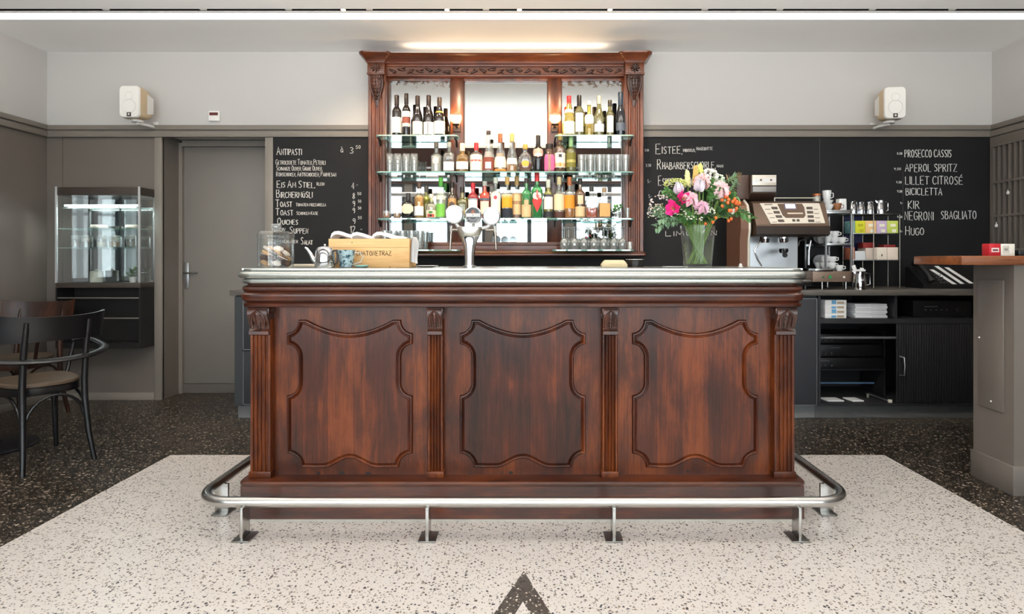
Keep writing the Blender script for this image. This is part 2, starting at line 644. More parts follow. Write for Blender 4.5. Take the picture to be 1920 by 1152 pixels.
M_MAHC = wood('mahogany_carved', '200c06', '3d1a0d', '5a2a12', 'Z', 2.0, stain=0.3, coat=0.35, spec=0.5)
M_HUT = wood('hutch_wood', '34180d', '562914', '7b401f', 'Z', 1.0, stain=0.3, rough=0.3, coat=0.3, spec=0.5)
M_HUTX = wood('hutch_wood_along', '381a0d', '5c2c16', '7e4321', 'X', 1.0, stain=0.3, rough=0.28, coat=0.3, spec=0.5)
M_HUTC = wood('hutch_carved', '200e08', '3a1b10', '552c19', 'Z', 2.0, stain=0.3, coat=0.3, spec=0.5)
M_OAK = wood('counter_board', '4d2a17', '6f3f22', '8c5632', 'X', 1.0, stain=0.3)
M_PINE = wood('pine_box', 'cf9f66', 'ddb27a', 'e8c38e', 'X', 0.8, rough=0.7, coat=0.0, bump=0.1, stain=0.2)


def mirror_mat():
    m, nt, b = newmat('old_mirror')
    b.inputs['Metallic'].default_value = 1.0
    b.inputs['Roughness'].default_value = 0.02
    b.inputs['Base Color'].default_value = (0.50, 0.51, 0.505, 1)
    geo = N(nt, 'ShaderNodeNewGeometry')
    sp = N(nt, 'ShaderNodeSeparateXYZ')
    nt.links.new(geo.outputs['Position'], sp.inputs[0])
    n = N(nt, 'ShaderNodeTexNoise')
    n.inputs['Scale'].default_value = 26
    n.inputs['Detail'].default_value = 8
    n.inputs['Roughness'].default_value = 0.7
    nt.links.new(geo.outputs['Position'], n.inputs['Vector'])
    hz = N(nt, 'ShaderNodeMapRange')      # the silvering has perished along the top of the two side mirrors
    hz.inputs['From Min'].default_value = 2.50
    hz.inputs['From Max'].default_value = 2.63
    hz.inputs['To Min'].default_value = -0.25
    hz.inputs['To Max'].default_value = 0.06
    nt.links.new(sp.outputs['Z'], hz.inputs['Value'])
    ad = N(nt, 'ShaderNodeMath', operation='ADD')
    nt.links.new(n.outputs['Fac'], ad.inputs[0])
    nt.links.new(hz.outputs['Result'], ad.inputs[1])
    th = N(nt, 'ShaderNodeMapRange')
    th.inputs['From Min'].default_value = 0.53
    th.inputs['From Max'].default_value = 0.585
    nt.links.new(ad.outputs[0], th.inputs['Value'])
    d = N(nt, 'ShaderNodeBsdfDiffuse')
    d.inputs['Color'].default_value = lin('6b6058')
    mx = N(nt, 'ShaderNodeMixShader')
    nt.links.new(th.outputs['Result'], mx.inputs[0])
    nt.links.new(b.outputs[0], mx.inputs[1])
    nt.links.new(d.outputs[0], mx.inputs[2])
    out = [k for k in nt.nodes if k.type == 'OUTPUT_MATERIAL'][0]
    nt.links.new(mx.outputs[0], out.inputs['Surface'])
    return m


M_FOXED = mirror_mat()
M_MIRROR = pm('bfc3c3', 0.015, metal=1.0, name='clear_mirror')
M_PANE = thin_glass((0.96, 0.98, 0.98), 0.05, 'window_pane')
M_SHELF = thin_glass((0.74, 0.92, 0.90), 0.14, 'shelf_glass', edge=0.5, body=0.16, bodycol=(0.45, 0.74, 0.74))
M_SHEDGE = thin_glass((0.35, 0.68, 0.60), 0.20, 'shelf_glass_edge', edge=0.4, body=0.6, bodycol=(0.30, 0.58, 0.52))
M_CLEAR = thin_glass((0.97, 0.985, 0.98), 0.07, 'clear_glass', edge=0.55)
M_TUMBLER = thin_glass((0.97, 0.975, 0.97), 0.07, 'tumbler_glass', edge=0.5, body=0.11, bodycol=(0.93, 0.93, 0.91))
M_STEMG = thin_glass((0.86, 0.875, 0.875), 0.10, 'stemware_glass', edge=0.55, body=0.14, bodycol=(0.78, 0.79, 0.78))
M_VASE = thin_glass((0.975, 0.985, 0.98), 0.012, 'vase_glass', edge=0.35, body=0.015, bodycol=(0.9, 0.92, 0.9))
M_JAR = thin_glass((0.975, 0.985, 0.98), 0.02, 'jar_glass', edge=0.4, body=0.02, bodycol=(0.9, 0.92, 0.9))

# ------------------------------------------------------------------ floor, ceiling, walls
struct('floor', MB().box(XL - 0.2, XR + 0.2, YF - 0.2, 5.4, -0.12, 0.0), M_FLOOR)
FB = 3.486
struct('floor_pale_field', MB().box(-2.15, 2.11, YF - 0.2, FB, 0.0, 0.001), M_LIGHT)
# the inlaid dark letter in front of the bar
am = MB()
aY = 2.185
am.prism([(-0.026, aY), (-0.235, 1.60), (-0.165, 1.60), (-0.0262, 1.99)], 0.001, 0.0018, 'XY')
am.prism([(-0.026, aY), (-0.0262, 1.99), (0.112, 1.60), (0.18, 1.60)], 0.001, 0.0018, 'XY')
am.prism([(-0.115, 1.74), (-0.095, 1.80), (0.043, 1.80), (0.063, 1.74)], 0.001, 0.0018, 'XY')
struct('floor_inlay', am, M_INLAY)

cm = MB()
cm.box(XL - 0.2, XR + 0.2, YF - 0.2, 4.030, HC, HC + 0.15)
cm.box(XL - 0.2, XR + 0.2, 4.070, 4.094, HC, HC + 0.15)
cm.box(XL - 0.2, XR + 0.2, 4.212, 5.4, HC, HC + 0.15)
cm.box(XL - 0.2, XR + 0.2, 4.030, 4.212, HC + 0.09, HC + 0.15)
struct('ceiling', cm, M_CEIL)

# long slot vent and light channel let into the ceiling
vt = thing('ceiling_vent', 'long thin black slot vent across the ceiling beside the white light channel', 'vent', (0, 4.05, HC))
part('slot', MB().box(XL, XR, 4.030, 4.070, HC + 0.055, HC + 0.085), M_BLACK, vt)
part('lining', MB().box(XL, XR, 4.0302, 4.033, HC + 0.002, HC + 0.06).box(XL, XR, 4.067, 4.0698, HC + 0.002, HC + 0.06), M_BLACK, vt)
for cxp in (197, 380, 540, 692, 911, 1322, 1463, 1637, 1787):
    x = px(cxp, 4.05)
    part('clip', MB().box(x - 0.022, x + 0.022, 4.0335, 4.0665, HC + 0.004, HC + 0.03, 0.003), M_WHITE, vt)
M_LED = pm('ffffff', 0.6, emit='fff6ea', estr=2.6, name='light_diffuser')
ll = thing('linear_light', 'long white glowing light channel recessed across the ceiling', 'ceiling light', (0, 4.15, HC))
part('diffuser', MB().box(XL, XR, 4.098, 4.208, HC + 0.004, HC + 0.02), M_LED, ll)
part('housing', MB().box(XL, XR, 4.0945, 4.0975, HC + 0.0, HC + 0.06).box(XL, XR, 4.2085, 4.2115, HC + 0.0, HC + 0.06), M_WHITE, ll)

TZ0, TZ1 = 2.187, 2.285   # picture rail
JL, JR = -3.067, -2.209   # door recess
YD = 5.117
wm = MB().box(XL - 0.2, XR + 0.2, YW, 5.35, TZ0 + 0.03, HC)
struct('wall_back', wm, M_WALL)
wm = MB().box(XL - 0.2, JL, YW + 0.004, 5.35, 0, TZ0 + 0.03).box(JR, XR + 0.2, YW + 0.004, 5.35, 0, TZ0 + 0.03).box(JL, JR, YD + 0.05, 5.35, 0, TZ0 + 0.03)
struct('wall_back_lower', wm, M_GREY)
struct('wall_left', MB().box(XL - 0.2, XL, YF - 0.2, YW, TZ0 + 0.03, HC), M_WALL)
SY0, SY1, SZ0, SZ1 = 3.45, 4.22, 0.95, 2.05   # assumed side window, unseen, added for daylight and the case mirror's reflection
wl = MB()
for (a, b, c, d) in ((YF - 0.2, SY0, 0, TZ0 + 0.03), (SY1, YW, 0, TZ0 + 0.03), (SY0, SY1, 0, SZ0), (SY0, SY1, SZ1, TZ0 + 0.03)):
    wl.box(XL - 0.2, XL - 0.004, a, b, c, d)
struct('wall_left_lower', wl, M_GREY)
sw = MB()
for (a, b, c, d) in ((SY0, SY0 + .05, SZ0, SZ1), (SY1 - .05, SY1, SZ0, SZ1), (SY0, SY1, SZ0, SZ0 + .05), (SY0, SY1, SZ1 - .05, SZ1), ((SY0 + SY1) / 2 - .025, (SY0 + SY1) / 2 + .025, SZ0, SZ1)):
    sw.box(XL - .14, XL - .08, a, b, c, d)
so = struct('window_6', sw, pm('4c4f52', 0.4))
part('pane', MB().box(XL - .115, XL - .108, SY0 + .04, SY1 - .04, SZ0 + .04, SZ1 - .04), thin_glass((0.30, 0.31, 0.31), 0.05, 'tinted_pane'), so)  # pane tinted to weaken the daylight of this assumed window
sp_ = lamp('daylight_portal', 'AREA', (XL - 0.16, (SY0 + SY1) / 2, (SZ0 + SZ1) / 2), 1.0, (1, 1, 1), SY1 - SY0, SZ1 - SZ0, (0, -pi / 2, 0))
sp_.data.cycles.is_portal = True
struct('wall_right', MB().box(XR, XR + 0.2, YF - 0.2, YW, TZ0 + 0.03, HC), M_WALL)
struct('wall_right_lower', MB().box(XR + 0.004, XR + 0.2, YF - 0.2, YW, 0, TZ0 + 0.03), M_GREY)


def rail(mb, x0, x1, y):     # two stepped bands
    mb.box(x0, x1, y - 0.034, y + 0.01, TZ0 + 0.058, TZ1, 0.004)
    mb.box(x0, x1, y - 0.014, y + 0.01, TZ0 + 0.046, TZ0 + 0.060)
    mb.box(x0, x1, y - 0.028, y + 0.01, TZ0, TZ0 + 0.048, 0.004)


tm = MB()
rail(tm, XL, XR, YW)
struct('trim_1', tm, M_GREYL)
for nm, xw, sg in (('trim_2', XL, 1), ('trim_3', XR, -1)):
    tm = MB()
    for a, z0, z1 in ((0.034, TZ0 + 0.058, TZ1), (0.014, TZ0 + 0.046, TZ0 + 0.060), (0.028, TZ0, TZ0 + 0.048)):
        tm.box(xw - 0.01 * sg, xw + a * sg, YF, YW - 0.034, z0, z1, 0.003)
    struct(nm, tm, M_GREYL)
# door recess: raised architrave, door with sill, handle
tm = MB()
tm.box(JL - 0.062, JL, YW - 0.014, YW + 0.02, 0.0, TZ0, 0.003)
tm.box(JR, JR + 0.067, YW - 0.014, YW + 0.02, 0.0, TZ0, 0.003)
struct('trim_4', tm, M_GREYL)
struct('trim_5', MB().box(JL, JL + 0.03, YD - 0.03, YD + 0.05, 0, TZ0).box(JR - 0.03, JR, YD - 0.03, YD + 0.05, 0, TZ0).box(JL + 0.03, JR - 0.03, YD - 0.03, YD + 0.05, TZ0 - 0.03, TZ0 + 0.02), M_GREYL)
d = bpy.data.objects.new('door_1', MB().box(JL + 0.032, JR - 0.032, YD - 0.004, YD + 0.04, 0.085, TZ0 - 0.032, 0.002).mesh('door_1'))
d.data.materials.append(M_DOOR)
COL.objects.link(d)
d['kind'] = 'structure'
d['label'] = 'plain grey flush door set back in a recess beside the display case'
part('kick_plate', MB().box(JL + 0.032, JR - 0.032, YD - 0.012, YD + 0.04, 0.002, 0.083), pm('5f5a55', 0.5), d)
hx = px(351, YD)
hz = pz(512, YD)
part('handle_plate', MB().box(hx - 0.018, hx + 0.018, YD - 0.012, YD - 0.004, hz - 0.14, hz + 0.09, 0.004), M_ALU, d)
part('handle', MB().cyl((hx, YD - 0.012, hz), (hx, YD - 0.05, hz), 0.010).tube([(hx, YD - 0.05, hz), (hx + 0.03, YD - 0.055, hz), (hx + 0.12, YD - 0.055, hz)], 0.0085, 10), M_STEEL, d)
bb = MB()
bb.box(XL, JL - 0.064, YW - 0.016, YW + 0.01, 0, 0.062, 0.003)
struct('baseboard_back', bb, M_GREYL)
struct('baseboard_left', MB().box(XL - 0.01, XL + 0.016, YF, YW - 0.018, 0, 0.062, 0.003), M_GREYL)
struct('trim_6', MB().box(-3.915, -3.90, YW - 0.004, YW + 0.01, 0.063, TZ0), M_GREY)

# street front behind the camera, seen in the mirrors
fm = MB().box(XL - 0.2, XR + 0.2, YF - 0.2, YF, 0, WZ0).box(XL - 0.2, XR + 0.2, YF - 0.2, YF, WZ1, HC)
edges = [XL - 0.2] + [e for w in WINDOWS for e in w] + [XR + 0.2]
for a, b in zip(edges[::2], edges[1::2]):
    fm.box(a, b, YF - 0.2, YF, WZ0, WZ1)
struct('wall_front', fm, pm('8b847c', 0.6))
struct('trim_7', MB().box(XL, XR, YF, YF + 0.06, WZ1 - 0.02, HC), pm('3b241a', 0.5))
struct('ceiling_beam', MB().box(XL, XR, 0.45, 0.62, 2.60, HC), pm('3b2018', 0.5))
struct('ceiling_beam', MB().box(XL, XR, 1.46, 1.62, 2.73, HC), pm('d8cab6', 0.8))
M_FRAME = pm('4c4f52', 0.4)
for i, (a, b) in enumerate(WINDOWS):
    w = MB()
    for (x0, x1) in ((a, a + 0.06), (b - 0.06, b), ((a + b) / 2 - 0.04, (a + b) / 2 + 0.04)):
        w.box(x0, x1, YF - 0.12, YF - 0.05, WZ0, WZ1)
    for (z0, z1) in ((WZ0, WZ0 + 0.07), (WZ1 - 0.07, WZ1), (1.98, 2.04)):
        w.box(a, b, YF - 0.118, YF - 0.052, z0, z1)
    o = struct('window_%d' % (i + 1), w, M_FRAME)
    part('pane', MB().box(a + 0.05, b - 0.05, YF - 0.088, YF - 0.082, WZ0 + 0.06, WZ1 - 0.06), M_PANE, o)

# unseen light channels added over the guests' side to brighten the ceiling
for (uy, uz, ue, lab) in ((2.2, 2.175, 155.0, 'long light channel added over the floor before the bar to brighten the ceiling'), (-0.3, 2.25, 60.0, 'long light channel added near the street windows to brighten the ceiling')):
    ul = thing('added_uplight', lab, 'ceiling light', (0.0, uy, uz), 'added light channels')
    part('channel', MB().box(-3.3, 3.1, uy - 0.06, uy + 0.06, uz, uz + 0.05, 0.004), M_WHITE, ul)
    part('diffuser', MB().box(-3.28, 3.08, uy - 0.052, uy + 0.052, uz + 0.0505, uz + 0.056), pm('ffffff', 0.6, emit='fff4e6', estr=6.0, name='added_uplight_glow'), ul)
    for xx in (-2.8, -0.1, 2.6):
        part('suspension', MB().cyl((xx, uy, uz + 0.0565), (xx, uy, HC), 0.002, n=6), M_STEEL, ul)
    lamp('added_uplight_light', 'AREA', (-0.1, uy, uz + 0.06), ue, (1.0, 0.975, 0.94), 6.3, 0.10, rot=(pi, 0, 0))

# spot lamps in the slot: they warm the hutch (their reflections sparkle in its mirrors)
M_BULB = pm('fff4e0', 0.5, emit='ffe2b8', estr=40.0, name='lamp_glow')
for i, (sx, sp) in enumerate(((-1.30, 'over the shelf of red wine'), (-0.58, 'over the tall clear bottles'), (-0.078, 'over the middle mirror'), (0.55, 'over the shelf of white wine'))):
    s_ = thing('spot_lamp', 'small round spot lamp in the ceiling slot ' + sp, 'spot lamp', (sx, 4.05, HC), 'spot lamps in the ceiling slot')
    part('housing', MB().lathe([(0.016, 0.0), (0.017, 0.004), (0.017, 0.05), (0.006, 0.054)], (sx, 4.05, HC + 0.001), 16), M_WHITE, s_)
    part('bulb', MB().lathe([(0.001, 0.004), (0.012, 0.004), (0.013, 0.012), (0.001, 0.014)], (sx, 4.05, HC - 0.002), 16), M_BULB, s_)
    lamp('spot_light', 'SPOT', (sx, 4.05, HC - 0.006), 45, (1.0, 0.76, 0.5), 0.02, rot=(radians(24), 0, 0), spot=radians(95), blend=0.9)

# ================================================================== the bar counter
BX0, BX1 = -1.259, 1.185
bar = thing('bar_counter', 'long carved mahogany bar counter with three shaped panels and a zinc top', 'bar counter', (-0.04, 2.95, 0))
YB = 3.30
part('floor_strip', MB().box(BX0 - 0.027, BX1 + 0.027, 2.598, YB, 0.001, 0.013), pm('b9b4ab', 0.6, var=0.2, vscale=30), bar, 'worn pale strip along the floor')
part('plinth', MB().box(BX0 - 0.030, BX1 + 0.030, 2.594, YB, 0.0132, 0.160), M_MAHX, bar)
part('plinth_moulding', MB().mould([(0.030, 0.158), (0.038, 0.160), (0.042, 0.166), (0.042, 0.174), (0.036, 0.181), (0.010, 0.186), (-0.05, 0.188)], BX0, BX1, 2.624, YB), M_MAHX, bar)
part('body', MB().box(BX0 + 0.012, BX1 - 0.012, 2.662, YB - 0.003, 0.16, 1.06), M_MAH, bar)
# top mouldings in wood: torus, large torus, band
def zz(y, s=428.0): return EYE - (y - CY) / s
prof = [(-0.04, zz(578)), (0.014, zz(577.5)), (0.026, zz(576)), (0.028, zz(570)), (0.020, zz(567.5)), (0.018, zz(566)), (0.030, zz(564)), (0.036, zz(559)), (0.035, zz(553)), (0.026, zz(549)), (0.022, zz(547.5)),
        (0.028, zz(546)), (0.033, zz(543)), (0.030, zz(539)), (0.020, zz(537)), (0.012, zz(536)), (0.010, zz(533)), (-0.04, zz(532.5))]
part('top_moulding', MB().mould(prof, BX0, BX1, 2.596, YB, r=0.03), M_MAHX, bar)
M_ZINC = pm('b4b7b2', 0.27, metal=0.9, var=0.06, vscale=12, name='zinc')
zp = [(-0.1, 1.061), (0.020, 1.061), (0.030, 1.064), (0.034, 1.070), (0.032, 1.079), (0.024, 1.084), (0.026, 1.0855), (0.043, 1.087), (0.050, 1.094), (0.051, 1.102), (0.047, 1.110), (0.036, 1.1155), (0.030, 1.1165), (0.0295, 1.118),
      (0.033, 1.121), (0.033, 1.125), (0.029, 1.1285), (0.016, 1.1292)]
part('zinc_top', MB().mould(zp, BX0, BX1, 2.596, YB + 0.02, r=0.035), M_ZINC, bar, 'grey zinc top with rounded nosing')
part('worktop_sheet', MB().box(BX0 - 0.0165, BX1 + 0.0165, 2.5795, YB + 0.02, 1.121, 1.129), M_ZINC, bar)
TOP = 1.1293

# pilasters: fluted shaft and a scrolled console with a leaf
def shaft(x0, x1, nf):
    w = x1 - x0
    e = w * 0.13
    poly = [(x0, 2.668), (x0, 2.632), (x0 + 0.004, 2.626), (x0 + e, 2.626)]
    fw = (w - 2 * e) / nf
    for k in range(nf):
        a = x0 + e + k * fw
        for i in range(7):
            t = pi * i / 6
            poly.append((a + fw * 0.08 + fw * 0.42 * (1 - cos(t)), 2.626 + 0.011 * sin(t)))
    poly += [(x1 - e, 2.626), (x1 - 0.004, 2.626), (x1, 2.632), (x1, 2.668)]
    return poly


PIL = [(470, 510), (802, 832), (1128, 1158), (1449, 1489)]
for k, (a, b) in enumerate(PIL):
    x0, x1 = (a - CX) / 415.5, (b - CX) / 415.5
    pl = part('pilaster', MB().prism(shaft(x0, x1, 4), 0.187, 0.90, 'XY').box(x0 - 0.002, x1 + 0.002, 2.618, 2.668, 0.1865, 0.215, 0.003), M_MAH, bar)
    cm_ = MB()
    cm_.box(x0 - 0.002, x1 + 0.002, 2.600, 2.664, 0.922, 0.953, 0.006)
    # console side profile (y, z), swept across the width
    pr = [(2.664, 0.950), (2.600, 0.948), (2.592, 0.935), (2.594, 0.915), (2.604, 0.893), (2.616, 0.872), (2.620, 0.858), (2.616, 0.850), (2.608, 0.846), (2.608, 0.832), (2.616, 0.828), (2.664, 0.828)]
    cm_.prism(pr, x0 + 0.004, x1 - 0.004, 'YZ')
    cs = part('console', cm_, M_MAHC, bar)
    xm, hw = (x0 + x1) / 2, (x1 - x0) / 2
    lf = MB()
    for t in range(5):
        z = 0.925 - t * 0.014
        y = 2.593 + t * 0.0055
        lf.ball((xm, y, z), hw * 0.30 * (1 - 0.10 * t), 0.006, 0.016, 10, 6)
    lf.tube([(xm - hw * 0.55, 2.606, 0.866), (xm - hw * 0.6, 2.600, 0.90), (xm - hw * 0.42, 2.592, 0.925), (xm, 2.588, 0.938), (xm + hw * 0.42, 2.592, 0.925), (xm + hw * 0.6, 2.600, 0.90), (xm + hw * 0.55, 2.606, 0.866)], 0.0055, 8)
    part('leaf_carving', lf, M_MAHC, cs)

# raised panels
def outline():
    h = [(0, 625)]
    h += [(u, 625 - 25 * (u / 81.0) ** 1.85) for u in (10, 20, 30, 40, 50, 60, 70, 76)]
    h += [(81, 600), (96, 600)]
    h += [(118 - 22 * cos(t), 600 + 25 * sin(t)) for t in [pi / 2 * i / 7 for i in range(1, 8)]]
    h += [(118, 633), (118, 646)]
    h += [(118 - 22 * sin(t), 670 - 24 * cos(t)) for t in [pi / 2 * i / 7 for i in range(1, 8)]]
    h += [(96, 685), (96, 703), (96, 718)]
    h += [(118 - 22 * cos(t), 718 + 24 * sin(t)) for t in [pi / 2 * i / 7 for i in range(1, 8)]]
    h += [(118, 770), (118, 810), (118, 851)]
    h += [(118 - 26 * sin(t), 877 - 26 * cos(t)) for t in [pi / 2 * i / 7 for i in range(1, 8)]]
    h += [(70, 878), (50, 878)]
    h += [(50 - 50 * i / 9, 878 - 18 * (0.5 - 0.5 * cos(pi * i / 9))) for i in range(1, 10)]
    full = h + [(-u, v) for u, v in reversed(h[1:-1])]
    s = 412.5
    return [(u / s, EYE - (v - CY) / s) for u, v in full]


def inset(poly, d):
    n = len(poly)
    out = []
    for i in range(n):
        a, b, c = Vector(poly[i - 1]), Vector(poly[i]), Vector(poly[(i + 1) % n])
        e1, e2 = (b - a).normalized(), (c - b).normalized()
        n1, n2 = Vector((e1.y, -e1.x)), Vector((e2.y, -e2.x))
        m = (n1 + n2)
        m = m.normalized() if m.length > 1e-6 else n1
        k = 1.0 / max(0.55, m.dot(n1))
        out.append(tuple(b + m * d * k))
    return out


OUT = outline()
for xc in (655.7, 980.0, 1303.5):
    x = (xc - CX) / 412.5
    P = [(x + u, z) for u, z in OUT]
    if Vector(inset(P, 0.01)[0]).y > P[0][1]:
        sgn = -1
    else:
        sgn = 1
    mb = MB()
    rings = [[(a, yy, b) for a, b in inset(P, sgn * dd)] for dd, yy in ((0.0, 2.664), (0.0005, 2.654), (0.004, 2.648), (0.009, 2.647), (0.013, 2.651), (0.0145, 2.657), (0.018, 2.656), (0.022, 2.652))]
    mb.loft(rings, True, False, True)
    part('raised_panel', mb, M_PANEL, bar)
# frame joints: thin stiles beside the pilasters
fr = MB()
for k, (a, b) in enumerate(PIL[:3]):
    x0, x1 = (b - CX) / 411.6, (PIL[k + 1][0] - CX) / 411.6
    fr.box(x0, x1, 2.6615, 2.664, 0.925, 0.957)
part('top_rail', fr, M_MAH, bar)

km = pm('1a0d08', 0.6)
for (kx_, ky_, kr_) in ((597, 888, 3.2), (641, 888, 5), (646, 895, 3), (690, 889, 4.5), (746, 893, 3.6), (880, 890, 3), (958, 887, 3.6), (1020, 890, 3), (1290, 884, 2.6)):
    part('knot', MB().ball(((kx_ - CX) / 411.6, 2.6618, EYE - (ky_ - CY) / 411.6), kr_ / 411.6 * 1.25, 0.0008, kr_ / 411.6 * 0.8, 12, 6), km, bar, 'dark knot in the wood')

# ================================================================== foot rail
rail_t = thing('foot_rail', 'brushed steel foot rail running round the base of the bar', 'foot rail', (-0.03, 2.44, 0))
RL, RR, RZ, RY, RC = -1.416, 1.357, 0.154, 2.44, 0.15
pts = [(RL, 3.28, RZ)] + [(RL, 3.28 - 0.1 * i, RZ) for i in range(1, 7)]
pts += [(RL + RC - RC * cos(t), RY + RC - RC * sin(t), RZ) for t in [pi / 2 * i / 10 for i in range(11)]]
pts += [(RL + RC + (RR - RL - 2 * RC) * i / 8, RY, RZ) for i in range(1, 8)]
pts += [(RR - RC + RC * sin(t), RY + RC - RC * cos(t), RZ) for t in [pi / 2 * i / 10 for i in range(11)]]
pts += [(RR, 2.68 + 0.1 * i, RZ) for i in range(0, 7)]
part('tube', MB().tube(pts, 0.0215, 20), pm('c3c2bf', 0.24, metal=1.0, var=0.05, vscale=40, name='brushed_tube'), rail_t)


def rail_post(x, y, along='y'):
    mb = MB()
    if along == 'y':
        mb.box(x - 0.0065, x + 0.0065, y - 0.02, y + 0.045, 0.006, RZ - 0.014, 0.001)
    else:
        mb.box(x - 0.03, x + 0.03, y - 0.0065, y + 0.0065, 0.006, RZ - 0.014, 0.001)
    p = part('post', mb, M_STEEL, rail_t)
    part('foot_plate', MB().box(x - 0.036, x + 0.036, y - 0.03, y + 0.062, 0.001, 0.008, 0.001), pm('8f8d89', 0.3, metal=1.0), p)


for x in (-1.196, -0.428, 0.345, 1.114):
    rail_post(x, 2.43)
for x in (RL, RR):
    rail_post(x, 2.68, 'x')
    rail_post(x, 3.22, 'x')

# ================================================================== mirrored hutch on the back wall
YM, YP = 4.80, 4.70
hut = thing('mirrored_hutch', 'tall carved mahogany back bar with three mirrors and a heavy cornice', 'back bar', (-0.2, 4.80, 1.2))
SP = F / YP
def hx_(p): return (p - CX) / SP
def hz_(p): return EYE - (p - CY) / SP
part('back_board', MB().box(hx_(692), hx_(1205), YM + 0.012, YW - 0.013, 1.20, 2.72), M_HUTC, hut)
XA, XB, XC_, XD, XE, XF, XG, XH = [hx_(v) for v in (690, 723, 843, 867, 1028, 1053, 1171, 1207)]
zt, zb = 2.632, 1.312     # mirror opening
for nm, a, b in (('mirror', XB, XC_), ('mirror', XD, XE), ('mirror', XF, XG)):
    part(nm, MB().box(a - 0.01, b + 0.01, YM, YM + 0.008, zb - 0.01, zt + 0.01), M_MIRROR if (a == XD) else M_FOXED, hut)
# stiles between the mirrors and the frame beads
for a, b in ((XC_, XD), (XE, XF)):
    part('stile', MB().box(a, b, YM - 0.040, YM + 0.011, zb, zt + 0.02, 0.004), M_HUT, hut)
fr = MB()
for a, b in ((XB, XC_), (XD, XE), (XF, XG)):
    fr.box(a, b, YM - 0.03, YM - 0.001, zt - 0.002, zt + 0.03, 0.004)
    fr.box(a - 0.002, a + 0.008, YM - 0.022, YM - 0.001, zb, zt, 0.003)
    fr.box(b - 0.008, b + 0.002, YM - 0.022, YM - 0.001, zb, zt, 0.003)
part('mirror_bead', fr, M_HUT, hut)
# bottom rail with ledge
part('bottom_rail', MB().box(XB, XG, YM - 0.05, YM + 0.011, 1.215, zb, 0.004).box(XB, XG, YM - 0.058, YM - 0.04, 1.285, 1.300, 0.004), M_HUTX, hut)
part('ledge', MB().mould([(-0.05, 1.196), (0.012, 1.197), (0.020, 1.204), (0.020, 1.214), (0.010, 1.222), (0.002, 1.234), (-0.04, 1.236)], XA, XH, YP - 0.005, YW - 0.013), M_HUTX, hut)
# fluted pilasters
for a, b in ((XA, XB), (XG, XH)):
    w = b - a
    e = w * 0.16
    poly = [(a, YM + 0.011), (a, YP + 0.006), (a + 0.005, YP), (a + e, YP)]
    fw = (w - 2 * e) / 3
    for k in range(3):
        q = a + e + k * fw
        for i in range(7):
            t = pi * i / 6
            poly.append((q + fw * 0.1 + fw * 0.4 * (1 - cos(t)), YP + 0.012 * sin(t)))
    poly += [(b - e, YP), (b - 0.005, YP), (b, YP + 0.006), (b, YM + 0.011)]
    part('pilaster', MB().prism(poly, 1.236, 2.66, 'XY'), M_HUT, hut)
# entablature: architrave, frieze, cornice
part('architrave', MB().box(XB - 0.002, XG + 0.002, YM - 0.06, YM + 0.011, zt + 0.02, 2.665, 0.004).box(XB, XG, YM - 0.085, YM - 0.05, 2.652, 2.668, 0.005), M_HUTX, hut)
fz = part('frieze', MB().box(XB - 0.002, XG + 0.002, YP + 0.03, YM + 0.011, 2.664, 2.752).box(XB, XG, YP + 0.008, YP + 0.032, 2.730, 2.75, 0.004), M_HUTX, hut)
cv = MB()
for k in range(26):
    x = XB + 0.05 + (XG - XB - 0.1) * k / 25
    z = 2.698 + 0.009 * sin(k * 1.9)
    a = 0.55 * sin(k * 1.9 + 1.0)
    MM = Matrix.Translation((x, YP + 0.027, z)) @ Matrix.Rotation(a, 4, 'Y')
    cv.ball((0, 0, 0), 0.034, 0.010, 0.010, 10, 6, MM)
    MM = Matrix.Translation((x + 0.016, YP + 0.026, z + (0.012 if k % 2 else -0.012))) @ Matrix.Rotation(-a * 1.3, 4, 'Y')
    cv.ball((0, 0, 0), 0.020, 0.009, 0.006, 8, 5, MM)
    if k % 5 == 2:
        cv.ball((x, YP + 0.024, z), 0.012, 0.012, 0.012, 10, 6)
part('foliage_carving', cv, M_HUTC, fz)
